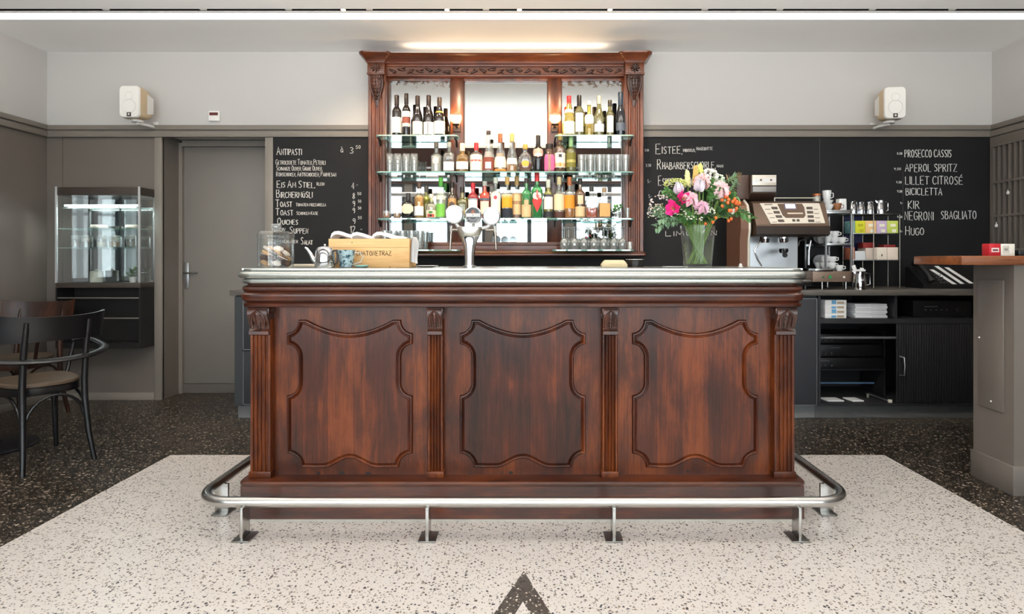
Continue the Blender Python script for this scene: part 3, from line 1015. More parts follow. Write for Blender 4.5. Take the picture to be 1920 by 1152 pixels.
# cornice: the ends break forward over the pilasters
def corn(x0, x1, y0, d):
    return MB().mould([(-0.03, 2.744), (0.0, 2.745), (0.004, 2.756), (0.014, 2.770), (0.030, 2.782), (0.034, 2.790), (0.046, 2.796), (0.056, 2.806), (0.058, 2.818 + d), (0.050, 2.822 + d), (-0.03, 2.823 + d)], x0, x1, y0, YW - 0.013)
part('cornice', corn(XB - 0.01, XG + 0.01, YP - 0.018, -0.010), M_HUTX, hut)
for a, b in ((XA, XB), (XG, XH)):
    blk = part('corner_block', MB().box(a + 0.002, b - 0.002, YP - 0.03, YM + 0.011, 2.655, 2.748, 0.004).box(a - 0.002, b + 0.002, YP - 0.036, YM, 2.652, 2.664, 0.003), M_HUT, hut)
    part('cornice_end', corn(a - 0.002, b + 0.002, YP - 0.042, 0.0), M_HUTX, hut)
    xm = (a + b) / 2
    rs = MB()
    for k in range(8):
        t = 2 * pi * k / 8
        MM = Matrix.Translation((xm + 0.021 * cos(t), YP - 0.033, 2.704 + 0.021 * sin(t))) @ Matrix.Rotation(-t, 4, 'Y')
        rs.ball((0, 0, 0), 0.019, 0.014, 0.009, 8, 5, MM)
    rs.ball((xm, YP - 0.036, 2.704), 0.012, 0.012, 0.012)
    part('rosette', rs, M_HUTC, blk)
    cn = MB()
    pr = [(YP + 0.004, 2.652), (YP - 0.042, 2.652), (YP - 0.050, 2.63), (YP - 0.046, 2.595), (YP - 0.034, 2.55), (YP - 0.016, 2.49), (YP - 0.003, 2.43), (YP + 0.004, 2.40)]
    n = 7
    rings = []
    for (yy, z) in pr:
        f = min(1.0, max(0.12, (z - 2.385) / 0.2))
        hw = (b - a) / 2 * 0.80 * f
        rings.append([(xm + hw * cos(pi + pi * i / n), YP + 0.004 + (yy - YP - 0.004) * (0.35 + 0.65 * sin(pi * i / n)) if True else 0, z) for i in range(n + 1)])
    cn.loft(rings, False)
    con = part('console', cn, M_HUTC, hut)
    ac = MB()
    for k in range(7):
        z = 2.625 - 0.026 * k
        yy = YP - 0.046 + 0.0066 * k
        sp_ = 0.040 * (1 - k * 0.11)
        for s_ in (-1, 1):
            MM = Matrix.Translation((xm + s_ * sp_ * 0.72, yy + 0.012, z)) @ Matrix.Rotation(s_ * 0.6, 4, 'Y')
            ac.ball((0, -0.006, 0), 0.012, 0.016, 0.024, 8, 5, MM)
        ac.ball((xm, yy - 0.008, z), 0.011 * (1 - k * 0.06), 0.014, 0.018, 8, 5)
    for s_ in (-1, 1):
        ac.tube([(xm + s_ * 0.044, YP - 0.030, 2.640), (xm + s_ * 0.052, YP - 0.026, 2.60), (xm + s_ * 0.046, YP - 0.02, 2.55), (xm + s_ * 0.030, YP - 0.012, 2.50), (xm + s_ * 0.012, YP - 0.006, 2.44)], [0.009, 0.010, 0.008, 0.006, 0.004], 8)
    part('acanthus_leaf', ac, M_HUTC, con)

# wall lamps on the two stiles
for (a, b, w) in ((XC_, XD, 'beside the shelf of red wine'), (XE, XF, 'beside the shelf of white wine')):
    xm = (a + b) / 2
    zl = EYE - (224 - CY) * 4.68 / F
    sc = thing('wall_lamp', 'small round glass wall lamp on a hutch stile ' + w, 'wall lamp', (xm, YM - 0.04, zl - 0.06))
    part('bracket', MB().box(xm - 0.030, xm + 0.030, YM - 0.055, YM - 0.0405, zl - 0.085, zl - 0.015, 0.004).cyl((xm, YM - 0.05, zl - 0.045), (xm, YM - 0.12, zl - 0.045), 0.010).lathe([(0.004, 0.0), (0.026, 0.004), (0.030, 0.012), (0.016, 0.020), (0.004, 0.022)], (xm, YM - 0.115, zl - 0.05), 16), pm('5a463a', 0.3, metal=0.8), sc)
    part('glass_globe', MB().lathe([(0.016, -0.030), (0.040, -0.020), (0.050, 0.004), (0.047, 0.026), (0.036, 0.044)], (xm, YM - 0.115, zl), 24), M_TUMBLER, sc)
    part('bulb', MB().ball((xm, YM - 0.115, zl - 0.006), 0.020, 0.020, 0.016), pm('fff0d6', 0.5, emit='ffdfae', estr=22.0, name='bulb_glow'), sc)
    lamp('wall_lamp_light', 'POINT', (xm, YM - 0.115, zl + 0.035), 4.5, (1.0, 0.62, 0.28), 0.02)
# unseen strip assumed on top of the hutch from the glow on the ceiling
st = thing('assumed_uplight_strip', 'assumed unseen light strip lying on top of the hutch cornice and lighting the ceiling', 'lamp', (-0.2, 4.72, 2.814))
part('channel', MB().box(-1.02, 0.62, 4.70, 4.74, 2.8145, 2.822), M_ALU, st)
part('diffuser', MB().box(-1.01, 0.61, 4.704, 4.736, 2.8223, 2.825), pm('ffffff', 0.6, emit='ffe6c8', estr=7.5, name='assumed_strip_glow'), st)

# glass shelves on brackets
def glass_shelf(name, label, x0, x1, z, inner=None):
    """inner: the part that reaches back between the pilasters"""
    yf, yb = 4.555, YP - 0.006
    i0, i1 = inner or (0, 0)
    r = 0.035
    poly = [(x0, yb), (x0, yf + r)] + arc(x0 + r, yf + r, r, pi, 1.5 * pi, 5)[1:] + arc(x1 - r, yf + r, r, 1.5 * pi, 2 * pi, 5) + [(x1, yb), (i1, yb), (i1, YM - 0.026), (i0, YM - 0.026), (i0, yb)]
    t = thing(name, label, 'shelf', ((x0 + x1) / 2, 4.66, z - 0.010), 'glass shelves of the back bar')
    if inner is None:
        poly = poly[:-4]
    part('pane', MB().prism(poly, z - 0.010, z, 'XY'), M_SHELF, t)
    e = MB()
    rim = [(x0, yb), (x0, yf + r)] + arc(x0 + r, yf + r, r, pi, 1.5 * pi, 5)[1:] + arc(x1 - r, yf + r, r, 1.5 * pi, 2 * pi, 5) + [(x1, yb)]
    e.loft([[(a, b, z - 0.0099) for a, b in rim], [(a, b - 0.0012, z - 0.0099) for a, b in rim], [(a, b - 0.0012, z - 0.0001) for a, b in rim], [(a, b, z - 0.0001) for a, b in rim]], False)
    part('polished_edge', e, M_SHEDGE, t)
    br = MB()
    return t


SH1, SH2, SH3, SH4 = 2.144, 1.858, 1.493, 1.2475
gs = F / 4.56
sA, sB = (704 - CX) / gs, (1190 - CX) / gs
glass_shelf('glass_shelf', 'short glass shelf holding the dark red wine bottles', sA, (858 - CX) / gs, SH1, (XB + 0.01, XC_ - 0.01))
glass_shelf('glass_shelf', 'short glass shelf holding the white wine bottles', (1041 - CX) / gs, sB, SH1, (XF + 0.01, XG - 0.01))
glass_shelf('glass_shelf', 'long middle glass shelf with the tall clear spirit bottles', sA, sB, SH2, (XB + 0.01, XG - 0.01) if False else (XD + 0.01, XE - 0.01))
glass_shelf('glass_shelf', 'long lower glass shelf with the red and green liqueur bottles', sA + 0.01, sB, SH3, (XD + 0.01, XE - 0.01))
glass_shelf('glass_shelf', 'low glass shelf with tumblers behind the wooden box', sA + 0.02, (862 - CX) / gs, SH4)
glass_shelf('glass_shelf', 'lowest glass shelf with upside-down stemmed glasses', (1036 - CX) / gs, sB, SH4)
# brackets screwed to pilasters and stiles
for z in (SH1, SH2, SH3):
    for x in ((XA + XB) / 2 + 0.03, (XC_ + XD) / 2, (XE + XF) / 2, (XG + XH) / 2 - 0.03):
        yb = YP if (x < XB or x > XG) else YM - 0.04
        b_ = MB().box(x - 0.006, x + 0.006, 4.60, yb - 0.0005, z - 0.016, z - 0.0105).prism([(yb - 0.0005, z - 0.016), (yb - 0.0005, z - 0.06), (yb - 0.012, z - 0.06), (yb - 0.05, z - 0.016)], x - 0.006, x + 0.006, 'YZ')
        part('shelf_bracket', b_, M_DARK, hut)

# ================================================================== blackboards with chalk writing
YBD = YW - 0.012
def board(name, label, x0, x1, z0, z1):
    t = thing(name, label, 'blackboard', ((x0 + x1) / 2, YBD, z0))
    part('slate', MB().box(x0, x1, YBD, YW + 0.002, z0, z1), M_BOARD, t)
    return t


bl = board('blackboard', 'black menu board with chalk prices between the recessed door and the hutch', JR + 0.068, hx_(691), 0.95, TZ0 - 0.001)
br = board('blackboard', 'wide black menu board with chalked drinks behind the coffee machine', hx_(691) + 0.002, XR - 0.001, 0.95, TZ0 - 0.001)
SW = F / YBD
def cx_(p): return (p - CX) / SW
def cz_(p): return EYE - (p - CY) / SW
YT = YBD - 0.0006


def chalk(bd, text, x0, x1, ytop, ybot, r=0.0030, small=0.72, slope=0.0, seed=1, lean=0.0):
    mb = MB()
    script(mb, text, cx_(x0), cz_(ybot), (ybot - ytop) / SW, YT, r, (x1 - x0) / SW, slope, seed, small, lean)
    part('chalk_writing', mb, M_CHALK, bd)


L = [('ANTIPASTI', 519, 567, 276, 291, .003, .75), ('GETROCKNETE TOMATEN, PETERLI', 517, 611, 299, 309, .0019, .75), ('SCHWARZE OLIVEN, GRÜNE OLIVEN,', 518, 605, 311, 320, .0019, .75), ('ROHSCHINKEN, ARTISCHOCKEN, PARMESAN', 518, 631, 322, 331, .0019, .75),
     ('EIS AM STIEL,', 519, 592, 339, 352, .003, .75), ('KLEIN', 594, 609, 342, 348, .0019, .9), ('BIRCHERMÜSLI', 518, 587, 356, 371, .003, .72), ('TOAST', 517, 549, 375, 388, .003, .72), ('TOMATEN-MOZZARELLA', 555, 612, 381, 387, .0019, .9),
     ('TOAST', 517, 551, 391, 404, .003, .72), ('SCHINKEN-KÄSE', 556, 597, 397, 403, .0019, .9), ('QUICHES', 520, 560, 409, 421, .003, .7), ('DIV.', 525, 538, 427, 434, .0019, .9), ('SUPPEN', 543, 579, 425, 438, .003, .72), ('GRÜNER', 533, 560, 450, 456, .0019, .9), ('SALAT', 564, 587, 446, 459, .003, .6),
     ('à', 638, 645, 275, 286, .0028, None), ('3', 656, 665, 277, 288, .003, None), ('50', 667, 677, 273, 279, .0019, None), ('4', 659, 666, 343, 355, .003, None), ('.-', 667, 672, 344, 349, .0019, None), ('8', 661, 667, 362, 373, .003, None), ('50', 670, 678, 361, 366, .0019, None),
     ('9', 661, 667, 377, 388, .003, None), ('50', 671, 678, 375, 380, .0019, None), ('9', 661, 667, 390, 400, .003, None), ('50', 671, 678, 388, 393, .0019, None), ('9', 661, 668, 410, 420, .003, None), ('50', 671, 679, 406, 411, .0019, None), ('12', 656, 668, 424, 437, .003, None), ('-', 676, 680, 428, 432, .0025, None)]
for i, (t, a, b, y0, y1, r, sm) in enumerate(L):
    chalk(bl, t, a, b, y0, y1, r, sm, 0.0, i)
R_ = [('EISTEE,', 1229, 1281, 270, 289, .0031, .7), ('HIBISKUS,', 1281, 1305, 279, 285, .0019, .9), ('HAGEBUTTE', 1306, 1337, 276, 282, .0019, .9), ('RHABARBERSCHORLE,', 1232, 1343, 299, 318, .0031, .68), ('HAUS', 1344, 1357, 309, 314, .0019, .9), ('ESPRESSO TONIC', 1234, 1310, 330, 348, .0031, .7), ('GINGER ALE', 1235, 1290, 357, 374, .0031, .7), ('CIDRE', 1215, 1250, 387, 400, .0031, .7), ('LIMONEN', 1247, 1347, 434, 443, .0029, .95),
      ('5.50', 1209, 1217, 280, 284, .0018, None), ('5.50', 1211, 1221, 308, 313, .0018, None), ('5.-', 1214, 1221, 337, 343, .0022, None), ('5.-', 1216, 1222, 365, 371, .0022, None),
      ('PROSECCO CASSIS', 1696, 1785, 281, 295, .0030, None), ('APEROL SPRITZ', 1697, 1796, 308, 322, .0030, None), ('LILLET CITROSÉ', 1697, 1807, 331, 346, .0030, None), ('BICICLETTA', 1698, 1768, 353, 366, .0030, None), ('KIR', 1702, 1726, 377, 392, .0030, None), ('NEGRONI', 1696, 1752, 397, 413, .0030, None), ('SBAGLIATO', 1764, 1832, 396, 411, .0030, None), ('HUGO', 1697, 1734, 424, 441, .0030, .8),
      ('8.50', 1682, 1692, 286, 290, .0018, None), ('9.50', 1676, 1690, 315, 319, .0018, None), ('9.50', 1680, 1691, 340, 344, .0018, None), ('9.50', 1682, 1692, 357, 361, .0018, None), ('9.-', 1688, 1693, 379, 383, .0018, None), ('9.50', 1682, 1692, 405, 409, .0018, None), ('9.-', 1688, 1693, 432, 436, .0018, None)]
for i, (t, a, b, y0, y1, r, sm) in enumerate(R_):
    chalk(br, t, a, b, y0, y1, r, sm, 0.02 if a < 1400 else 0.0, 60 + i)
sm_ = MB()
for xx in (1537,):
    sm_.box(cx_(xx) - 0.002, cx_(xx) + 0.002, YBD - 0.0006, YBD + 0.001, 1.30, TZ0 - 0.003)
sm_.box(cx_(1693) - 0.0015, cx_(1693) + 0.0015, YBD - 0.0006, YBD + 0.001, cz_(440), cz_(322))
part('seam', sm_, pm('4c4c4d', 0.8), br)

# ================================================================== bottles and glasses
def bprof(kind, H, R, rn):
    if kind == 'bordeaux':
        p = [(R * .86, 0), (R, .012), (R, .60 * H), (R * .96, .635 * H), (R * .78, .675 * H), (rn * 1.35, .715 * H), (rn, .75 * H), (rn, .965 * H), (rn * 1.12, .967 * H), (rn * 1.12, .993 * H), (rn * .9, H)]
    elif kind == 'burgundy':
        p = [(R * .86, 0), (R, .012), (R, .44 * H), (R * .97, .50 * H), (R * .80, .58 * H), (R * .58, .66 * H), (rn * 1.25, .74 * H), (rn, .80 * H), (rn, .965 * H), (rn * 1.12, .967 * H), (rn * 1.12, .993 * H), (rn * .9, H)]
    elif kind == 'flute':
        p = [(R * .86, 0), (R, .012), (R, .42 * H), (R * .93, .50 * H), (R * .74, .62 * H), (R * .52, .74 * H), (rn * 1.1, .85 * H), (rn, .9 * H), (rn, .967 * H), (rn * 1.1, .97 * H), (rn * 1.1, .995 * H), (rn * .9, H)]
    elif kind == 'cone':
        p = [(R * .9, 0), (R, .012), (R, .22 * H), (R * .95, .30 * H), (R * .70, .48 * H), (R * .48, .62 * H), (rn * 1.1, .76 * H), (rn, .80 * H), (rn, .965 * H), (rn * 1.1, .967 * H), (rn * 1.1, .995 * H), (rn * .9, H)]
    elif kind == 'squat':
        p = [(R * .9, 0), (R, .012), (R, .50 * H), (R * .97, .56 * H), (R * .80, .61 * H), (rn * 1.2, .65 * H), (rn, .68 * H), (rn, .97 * H), (rn * 1.15, .972 * H), (rn * .9, H)]
    elif kind == 'decanter':
        p = [(R * .55, 0), (R * .66, .012), (R * .92, .16 * H), (R, .33 * H), (R * .90, .52 * H), (R * .62, .66 * H), (rn * 1.1, .74 * H), (rn, .78 * H), (rn, .97 * H), (rn * 1.2, .972 * H), (rn * .9, H)]
    else:   # spirit
        p = [(R * .9, 0), (R, .010), (R, .56 * H), (R * .96, .60 * H), (R * .74, .655 * H), (rn * 1.3, .69 * H), (rn, .72 * H), (rn, .965 * H), (rn * 1.12, .967 * H), (rn * .9, H)]
    return [(0.0005, 0.002)] + p + [(0.0005, H)]


def rad_at(p, z):
    for (r0, z0), (r1, z1) in zip(p[1:-1], p[2:-1]):
        if z0 <= z <= z1 and z1 > z0:
            return r0 + (r1 - r0) * (z - z0) / (z1 - z0)
    return p[2][0]


def gl(col, dark=False, body=0.10):
    return thin_glass(col, 0.08, 'bottle_glass', edge=0.5, body=body, bodycol=tuple(min(1, c * 0.9 + 0.04) for c in col))


G_WINE = pm('1b120d', 0.08, spec=0.7, coat=0.4, name='dark_wine_glass')
G_CLEAR = thin_glass((0.93, 0.95, 0.94), 0.10, 'bottle_clear', edge=0.7, body=0.05, bodycol=(0.92, 0.93, 0.92))
G_GREEN = gl((0.05, 0.50, 0.14), body=0.35)
G_OLIVE = gl((0.36, 0.33, 0.07), body=0.30)
G_YG = gl((0.72, 0.66, 0.16), body=0.25)
G_BROWN = gl((0.24, 0.10, 0.03), body=0.35)
G_AMBER = gl((0.62, 0.36, 0.06), body=0.25)
G_NAVY = pm('10141c', 0.08, spec=0.7, coat=0.4, name='dark_navy_glass')
G_BLACK = pm('0e0d0c', 0.07, spec=0.7, coat=0.5, name='black_glass')
G_RED = gl((0.62, 0.03, 0.05), body=0.4)
G_ORED = gl((0.85, 0.10, 0.04), body=0.45)


def liq(c):
    col = tuple(((v / 255) ** 2.2) for v in bytes.fromhex(c))
    return thin_glass(tuple(min(1, q * 1.1) for q in col), 0.03, 'liquid_' + c, edge=0.1, body=0.55, bodycol=col)


def cap_m(c): return pm(c, 0.35, var=0.05)


def bottle(name, kind, pxc, top, R_px, shelf_z, glass, label, group, cap=('cap', '1a1614', 0.2), liquid=None, labels=(), Y=4.63, sq=None, sy=1.0, cat='bottle', rn=None, capw=1.12):
    """pxc, top, R_px: centre, top and half width as seen from the camera's place at the shelf's depth;
    labels: (z0, z1 as shares of the height, colour, half angle in degrees, extra bands ...)"""
    s = F / Y
    H = pz(top, Y) - shelf_z
    R = R_px / s
    rn = rn or min(0.0150, R * 0.42)
    x = px(pxc, Y)
    t = thing(name, label, cat, (x, Y, shelf_z + 0.0004), group)
    p = bprof(kind, H, R, rn)
    if sq:
        # squarish section only on the body: blend by radius
        mb = MB()
        rings = []
        n = 28
        for (r, z) in p:
            k_ = max(0.0, min(1.0, (r - rn * 1.2) / max(R - rn * 1.2, 1e-4)))
            ring = []
            for i in range(n):
                a = 2 * pi * i / n
                k = 1.0 / ((abs(cos(a)) ** sq + abs(sin(a)) ** sq) ** (1.0 / sq))
                k = 1 + (k - 1) * k_
                ring.append((r * k * cos(a), r * k * sin(a) * (1 + (sy - 1) * k_), z))
            rings.append(ring)
        mb.loft(rings, True)
    else:
        mb = MB().lathe(p, n=24, sy=sy)
    part('bottle_glass', mb, glass, t, local=True)
    if liquid:
        col, fill = liquid
        q = [(r * 0.90, z) for r, z in p if 0.006 < z < fill * H]
        q = [(0.0005, 0.008), (p[2][0] * 0.86, 0.008)] + q + [(rad_at(p, fill * H) * 0.90, fill * H), (0.0005, fill * H)]
        part('liquid', MB().lathe(q, n=20, sq=(sq if sq else None), sy=sy), liq(col), t, local=True)
    if cap:
        nm, cc, ln = cap
        cr = rn * capw + 0.0012
        part(nm, MB().lathe([(cr * 0.98, H * (1 - ln)), (cr, H * (1 - ln) + 0.003), (cr, H * 0.995 + 0.001), (cr * 0.9, H + 0.003), (0.0005, H + 0.0032)], n=18), cap_m(cc), t, local=True)
    for (a, b, c, ang, *shape) in labels:
        lb = MB()
        rr, n = [], 14
        shp = shape[0] if shape else None
        A = radians(ang)
        zs = [a + (b - a) * i / 8 for i in range(9)]
        for z in zs:
            r = rad_at(p, z * H) + 0.0007
            f = 1.0
            u = (z - a) / (b - a) * 2 - 1
            if shp == 'oval': f = max(0.03, math.sqrt(max(0, 1 - u * u)))
            if shp == 'diamond': f = max(0.03, 1 - abs(u))
            if shp == 'hex': f = min(1.0, 1.5 - abs(u) * 1.05)
            ring = []
            for i in range(n + 1):
                th = -pi / 2 + A * f * (2 * i / n - 1)
                k = 1.0
                if sq:
                    k = 1.0 / ((abs(cos(th)) ** sq + abs(sin(th)) ** sq) ** (1.0 / sq))
                ring.append((r * k * cos(th), (r * k * sin(th)) * sy, z * H))
            rr.append(ring)
        lb.loft(rr, False)
        part('label', lb, pm(c, 0.6, var=0.10, vscale=140), t, local=True)
    return t


W = 'wine bottles on the short glass shelves'
bottle('wine_bottle', 'bordeaux', 744, 180, 8.6, SH1, G_WINE, 'dark square-shouldered wine bottle with a large plain white label, end of the red wine shelf', W, ('capsule', '2a1c14', .24), labels=((.08, .46, 'efebe6', 84),))
bottle('wine_bottle', 'bordeaux', 762, 176.5, 7.6, SH1, G_WINE, 'dark wine bottle with a high white label over a red band', W, ('capsule', '241811', .24), labels=((.45, .58, 'f1eeea', 84), (.30, .44, '8a4a3c', 80), (.22, .30, 'd8cfc6', 70)))
bottle('wine_bottle', 'burgundy', 783, 181, 9.4, SH1, G_WINE, 'dark sloping wine bottle with a white label, middle of the red wine shelf', W, ('capsule', '33221a', .22), labels=((.04, .36, 'ede6de', 84),))
bottle('wine_bottle', 'burgundy', 803.8, 180, 9.4, SH1, G_WINE, 'dark sloping wine bottle whose white label has a thin grey stripe', W, ('capsule', '2d1c16', .26), labels=((.04, .34, 'f2f1f0', 84), (.05, .33, '8f9096', 8)))
bottle('wine_bottle', 'burgundy', 824, 184, 10.2, SH1, G_WINE, 'dark wine bottle with white label and slanted gold neck band beside the hutch stile', W, ('capsule', '46352c', .22), labels=((.05, .38, 'efe9e1', 84), (.60, .645, 'c79a4a', 80)))
bottle('wine_bottle', 'flute', 1067, 181, 10.4, SH1, G_YG, 'slim yellow-green wine bottle with a red capsule and a cream label', W, ('capsule', 'c2242c', .30), ('c9b73a', .78), ((.05, .36, 'f0ead6', 84), (.58, .66, 'f3efe3', 86)))
bottle('wine_bottle', 'bordeaux', 1086, 180, 8.6, SH1, G_OLIVE, 'olive wine bottle with black capsule and a tall narrow white label', W, ('capsule', '26211e', .26), ('57501a', .7), ((.10, .56, 'f3f1ee', 55),))
bottle('wine_bottle', 'squat', 1104.6, 191, 8.8, SH1, G_YG, 'pale yellow wine bottle with clear stopper and white label above an amber base', W, ('stopper', 'e6e8e4', .10), ('c79a2e', .36), ((.42, .62, 'f3f2ec', 80), (.34, .44, 'efeee6', 80, 'oval')))
bottle('wine_bottle', 'burgundy', 1123, 181, 9.3, SH1, G_OLIVE, 'brown-olive wine bottle with silver capsule and a small white label with a pointed top', W, ('capsule', 'bdb6a6', .20), ('4a3a18', .6), ((.10, .30, 'f0ede8', 80), (.28, .38, 'f0ede8', 26, 'diamond')))
bottle('wine_bottle', 'bordeaux', 1143.5, 189, 7.6, SH1, G_OLIVE, 'narrow olive wine bottle with a tall white label and slim stopper', W, ('stopper', '3a3428', .16), ('4c4520', .7), ((.10, .56, 'f1f0f0', 50),))
bottle('wine_bottle', 'burgundy', 1163.5, 174, 8.8, SH1, G_NAVY, 'dark sparkling wine bottle with long navy foil next to the fluted post', W, ('foil', '2b3a4a', .36), None, ((.12, .30, '59626f', 76),), capw=1.25)

S = 'spirit bottles on the middle shelf'
bottle('spirit_bottle', 'squat', 818, 268, 10.0, SH2, G_CLEAR, 'clear round bottle with a dark cap and a pale pink round mark', S, ('cap', '6b5c52', .18), ('e6e6e0', .55), ((.26, .50, 'e7c9c6', 34, 'oval'),))
bottle('spirit_bottle', 'spirit', 842, 268, 10.0, SH2, G_CLEAR, 'clear square bottle with a white label and a little brown liquor at one side', S, ('cap', 'cfc3b6', .16), ('b98a5e', .30), ((.05, .34, 'e9ecef', 60),), sq=5)
bottle('spirit_bottle', 'squat', 867, 270, 11.0, SH2, G_AMBER, 'squat amber bottle with a pale cork cap and a white label', S, ('cork', 'e9dcc0', .26), ('6e4a14', .5), ((.10, .36, 'f0ece4', 74),), sq=4, rn=0.017)
bottle('spirit_bottle', 'spirit', 893, 269, 11.6, SH2, G_CLEAR, 'clear bottle with a bright red cap and red lettering on a cream label', S, ('cap', 'd2313a', .24), ('efece4', .6), ((.06, .58, 'efe6da', 80), (.36, .42, 'c25048', 60)))
bottle('spirit_bottle', 'cone', 916, 246.5, 11.0, SH2, G_CLEAR, 'tallest clear conical bottle with a dark top and a brown and blue label', S, ('pourer', '3c2c2a', .08), ('e9e2dc', .5), ((.05, .36, '7a3b2c', 84), (.08, .24, 'c9d2e6', 30)))
bottle('spirit_bottle', 'cone', 938, 252, 11.4, SH2, G_CLEAR, 'clear conical bottle with copper cap and pinkish liquor', S, ('cap', '9c5a3c', .22), ('e9c9a8', .5), ((.12, .40, 'f0e4d2', 78), (.02, .08, 'd98f4a', 84)))
bottle('spirit_bottle', 'cone', 960, 252, 11.2, SH2, G_CLEAR, 'clear conical bottle with a golden wood cap and orange liquor at the bottom', S, ('cap', 'd6a867', .20), ('e0a868', .2), ((.20, .36, 'ece4d6', 60),))
bottle('spirit_bottle', 'decanter', 985, 272, 14.0, SH2, G_CLEAR, 'round flat cognac decanter with gold stopper and a gold medallion', S, ('stopper', 'c99a4a', .16), ('8a3c16', .34), ((.20, .42, 'd9a94a', 30, 'oval'),), sy=0.55)
bottle('spirit_bottle', 'bordeaux', 1009, 255, 9.4, SH2, G_BLACK, 'near-black bottle with a long neck and a pinkish oval label', S, ('cap', '1d1715', .28), None, ((.40, .66, 'd9a99a', 76, 'oval'), (.42, .52, 'efe6e0', 50, 'oval')))
bottle('liqueur_jar', 'squat', 1030, 271, 9.4, SH2, G_BROWN, 'jar-shaped bottle wrapped in a magenta label under a wide dark lid', S, ('lid', '2b2320', .16), None, ((.03, .62, 'c4588a', 88), (.03, .62, 'a58a74', 14)), sq=6, rn=0.026)
bottle('spirit_bottle', 'bordeaux', 1050, 252, 10.0, SH2, G_BROWN, 'dark brown bottle with a pourer and a white and orange label', S, ('pourer', 'c79a58', .16), ('2a1408', .55), ((.12, .50, 'e9e4da', 82), (.14, .24, 'd98a34', 80), (.38, .46, '2d2a28', 18)))
bottle('spirit_bottle', 'bordeaux', 1070.5, 259, 9.2, SH2, G_OLIVE, 'olive green bottle with a pale green cap and a dark gold label', S, ('cap', '9fbf8a', .26), ('3a3c10', .6), ((.14, .56, '6d6a2a', 78), (.28, .36, 'b5aa68', 66)))

Q = 'liqueur bottles on the lower shelf'
bottle('spirit_bottle', 'spirit', 765.6, 363, 11.0, SH3, G_BLACK, 'short black apothecary bottle with a cream six-sided label', Q, ('stopper', '2a2a2c', .26), None, ((.18, .56, 'ead9bf', 52, 'hex'),), sq=6)
bottle('spirit_bottle', 'spirit', 786, 343, 9.6, SH3, G_CLEAR, 'clear bottle of yellow liqueur with a brown cap', Q, ('cap', '5a4238', .16), ('e0a93a', .64), ((.08, .34, 'e3e9ee', 66),))
bottle('spirit_bottle', 'spirit', 799, 349.5, 7.6, SH3, G_YG, 'thin pale green bottle with a grey cap behind the bottle of yellow liqueur', Q, ('cap', '5b5550', .18), ('cfcf9a', .6), (), Y=4.70)
bottle('spirit_bottle', 'squat', 809, 365, 9.6, SH3, G_CLEAR, 'small clear bottle with a colourful red, green and black label', Q, ('cap', 'e3d6c6', .14), ('efe6d0', .6), ((.04, .34, 'e8dcc4', 82), (.06, .18, 'b93c30', 40), (.20, .30, '3d7a3a', 22), (.07, .16, '22201e', 14)))
bottle('spirit_bottle', 'bordeaux', 826.6, 334, 8.8, SH3, G_CLEAR, 'clear bottle with a green cap and a bright green label low down', Q, ('cap', '4f9a3a', .22), ('e3ecd8', .62), ((.04, .36, '74b84c', 66), (.46, .56, 'd8dcd0', 80)))
bottle('spirit_bottle', 'bordeaux', 834.8, 345, 6.4, SH3, G_CLEAR, 'slim clear bottle with a green cap standing behind the green-labelled one', Q, ('cap', '3f8a34', .18), ('e6ebe0', .6), (), Y=4.722)
bottle('spirit_bottle', 'spirit', 848, 343, 8.4, SH3, G_BROWN, 'brown bottle with a tan label and dark round mark behind the beer tap', Q, ('cap', '2d201c', .14), ('5a3418', .6), ((.20, .56, 'c49a68', 84), (.26, .48, '4a3c38', 40, 'oval')), Y=4.665)
bottle('spirit_bottle', 'squat', 867, 352, 9.4, SH3, G_OLIVE, 'squat dark olive bottle standing alone behind the beer tap', Q, ('cap', '2b2620', .16), ('2f2a10', .6), ((.06, .26, '8f8452', 74),), sq=5)
bottle('spirit_bottle', 'bordeaux', 887, 344, 10.0, SH3, G_RED, 'deep red bottle with a red cap and a white label', Q, ('cap', 'c41f30', .16), ('8e1220', .66), ((.10, .52, 'efe8e6', 56), (.52, .56, '8fa6b4', 60)))
bottle('spirit_bottle', 'bordeaux', 909, 341, 9.6, SH3, G_ORED, 'orange-red bitter bottle with a silver cap and a pale label', Q, ('cap', 'b7b4b0', .12), ('d23a1c', .74), ((.12, .46, 'ead9c6', 52), (.48, .54, '4d5a68', 66)))
bottle('spirit_bottle', 'bordeaux', 929.4, 334, 9.6, SH3, G_CLEAR, 'clear bottle with a white label and a small red dot', Q, ('cap', 'c9c9c2', .14), ('eef0e6', .66), ((.08, .62, 'eeeee4', 70), (.46, .56, 'd04450', 20, 'oval')))
bottle('spirit_bottle', 'spirit', 951, 333, 10.2, SH3, G_CLEAR, 'bottle with tan cap, orange and yellow label and dark blue foot', Q, ('cap', 'c49a5a', .18), ('ecd9b4', .5), ((.26, .58, 'e6a62e', 70), (.50, .58, 'e9d2b4', 82), (.02, .24, '1d2430', 88)))
bottle('spirit_bottle', 'spirit', 969, 332, 9.8, SH3, G_CLEAR, 'pinkish bottle almost covered by a big peach label', Q, ('cap', 'b8935a', .20), ('dba690', .6), ((.10, .60, 'e4bd92', 86), (.34, .42, 'a4805e', 50)), Y=4.672)
bottle('spirit_bottle', 'bordeaux', 987, 335, 9.0, SH3, G_GREEN, 'green bottle with a black and white cap and a peach label', Q, ('cap', '3a2f2c', .12), ('1c7a30', .6), ((.03, .34, 'e2bd92', 80), (.30, .46, 'd8b08a', 26)))
bottle('spirit_bottle', 'bordeaux', 1007, 325, 10.6, SH3, G_GREEN, 'tall green bottle with a red cap and a red and white diamond label', Q, ('cap', 'c92a30', .18), ('148a34', .62), ((.14, .62, 'd23a3c', 58, 'diamond'), (.40, .58, 'ece6e0', 50, 'oval')))
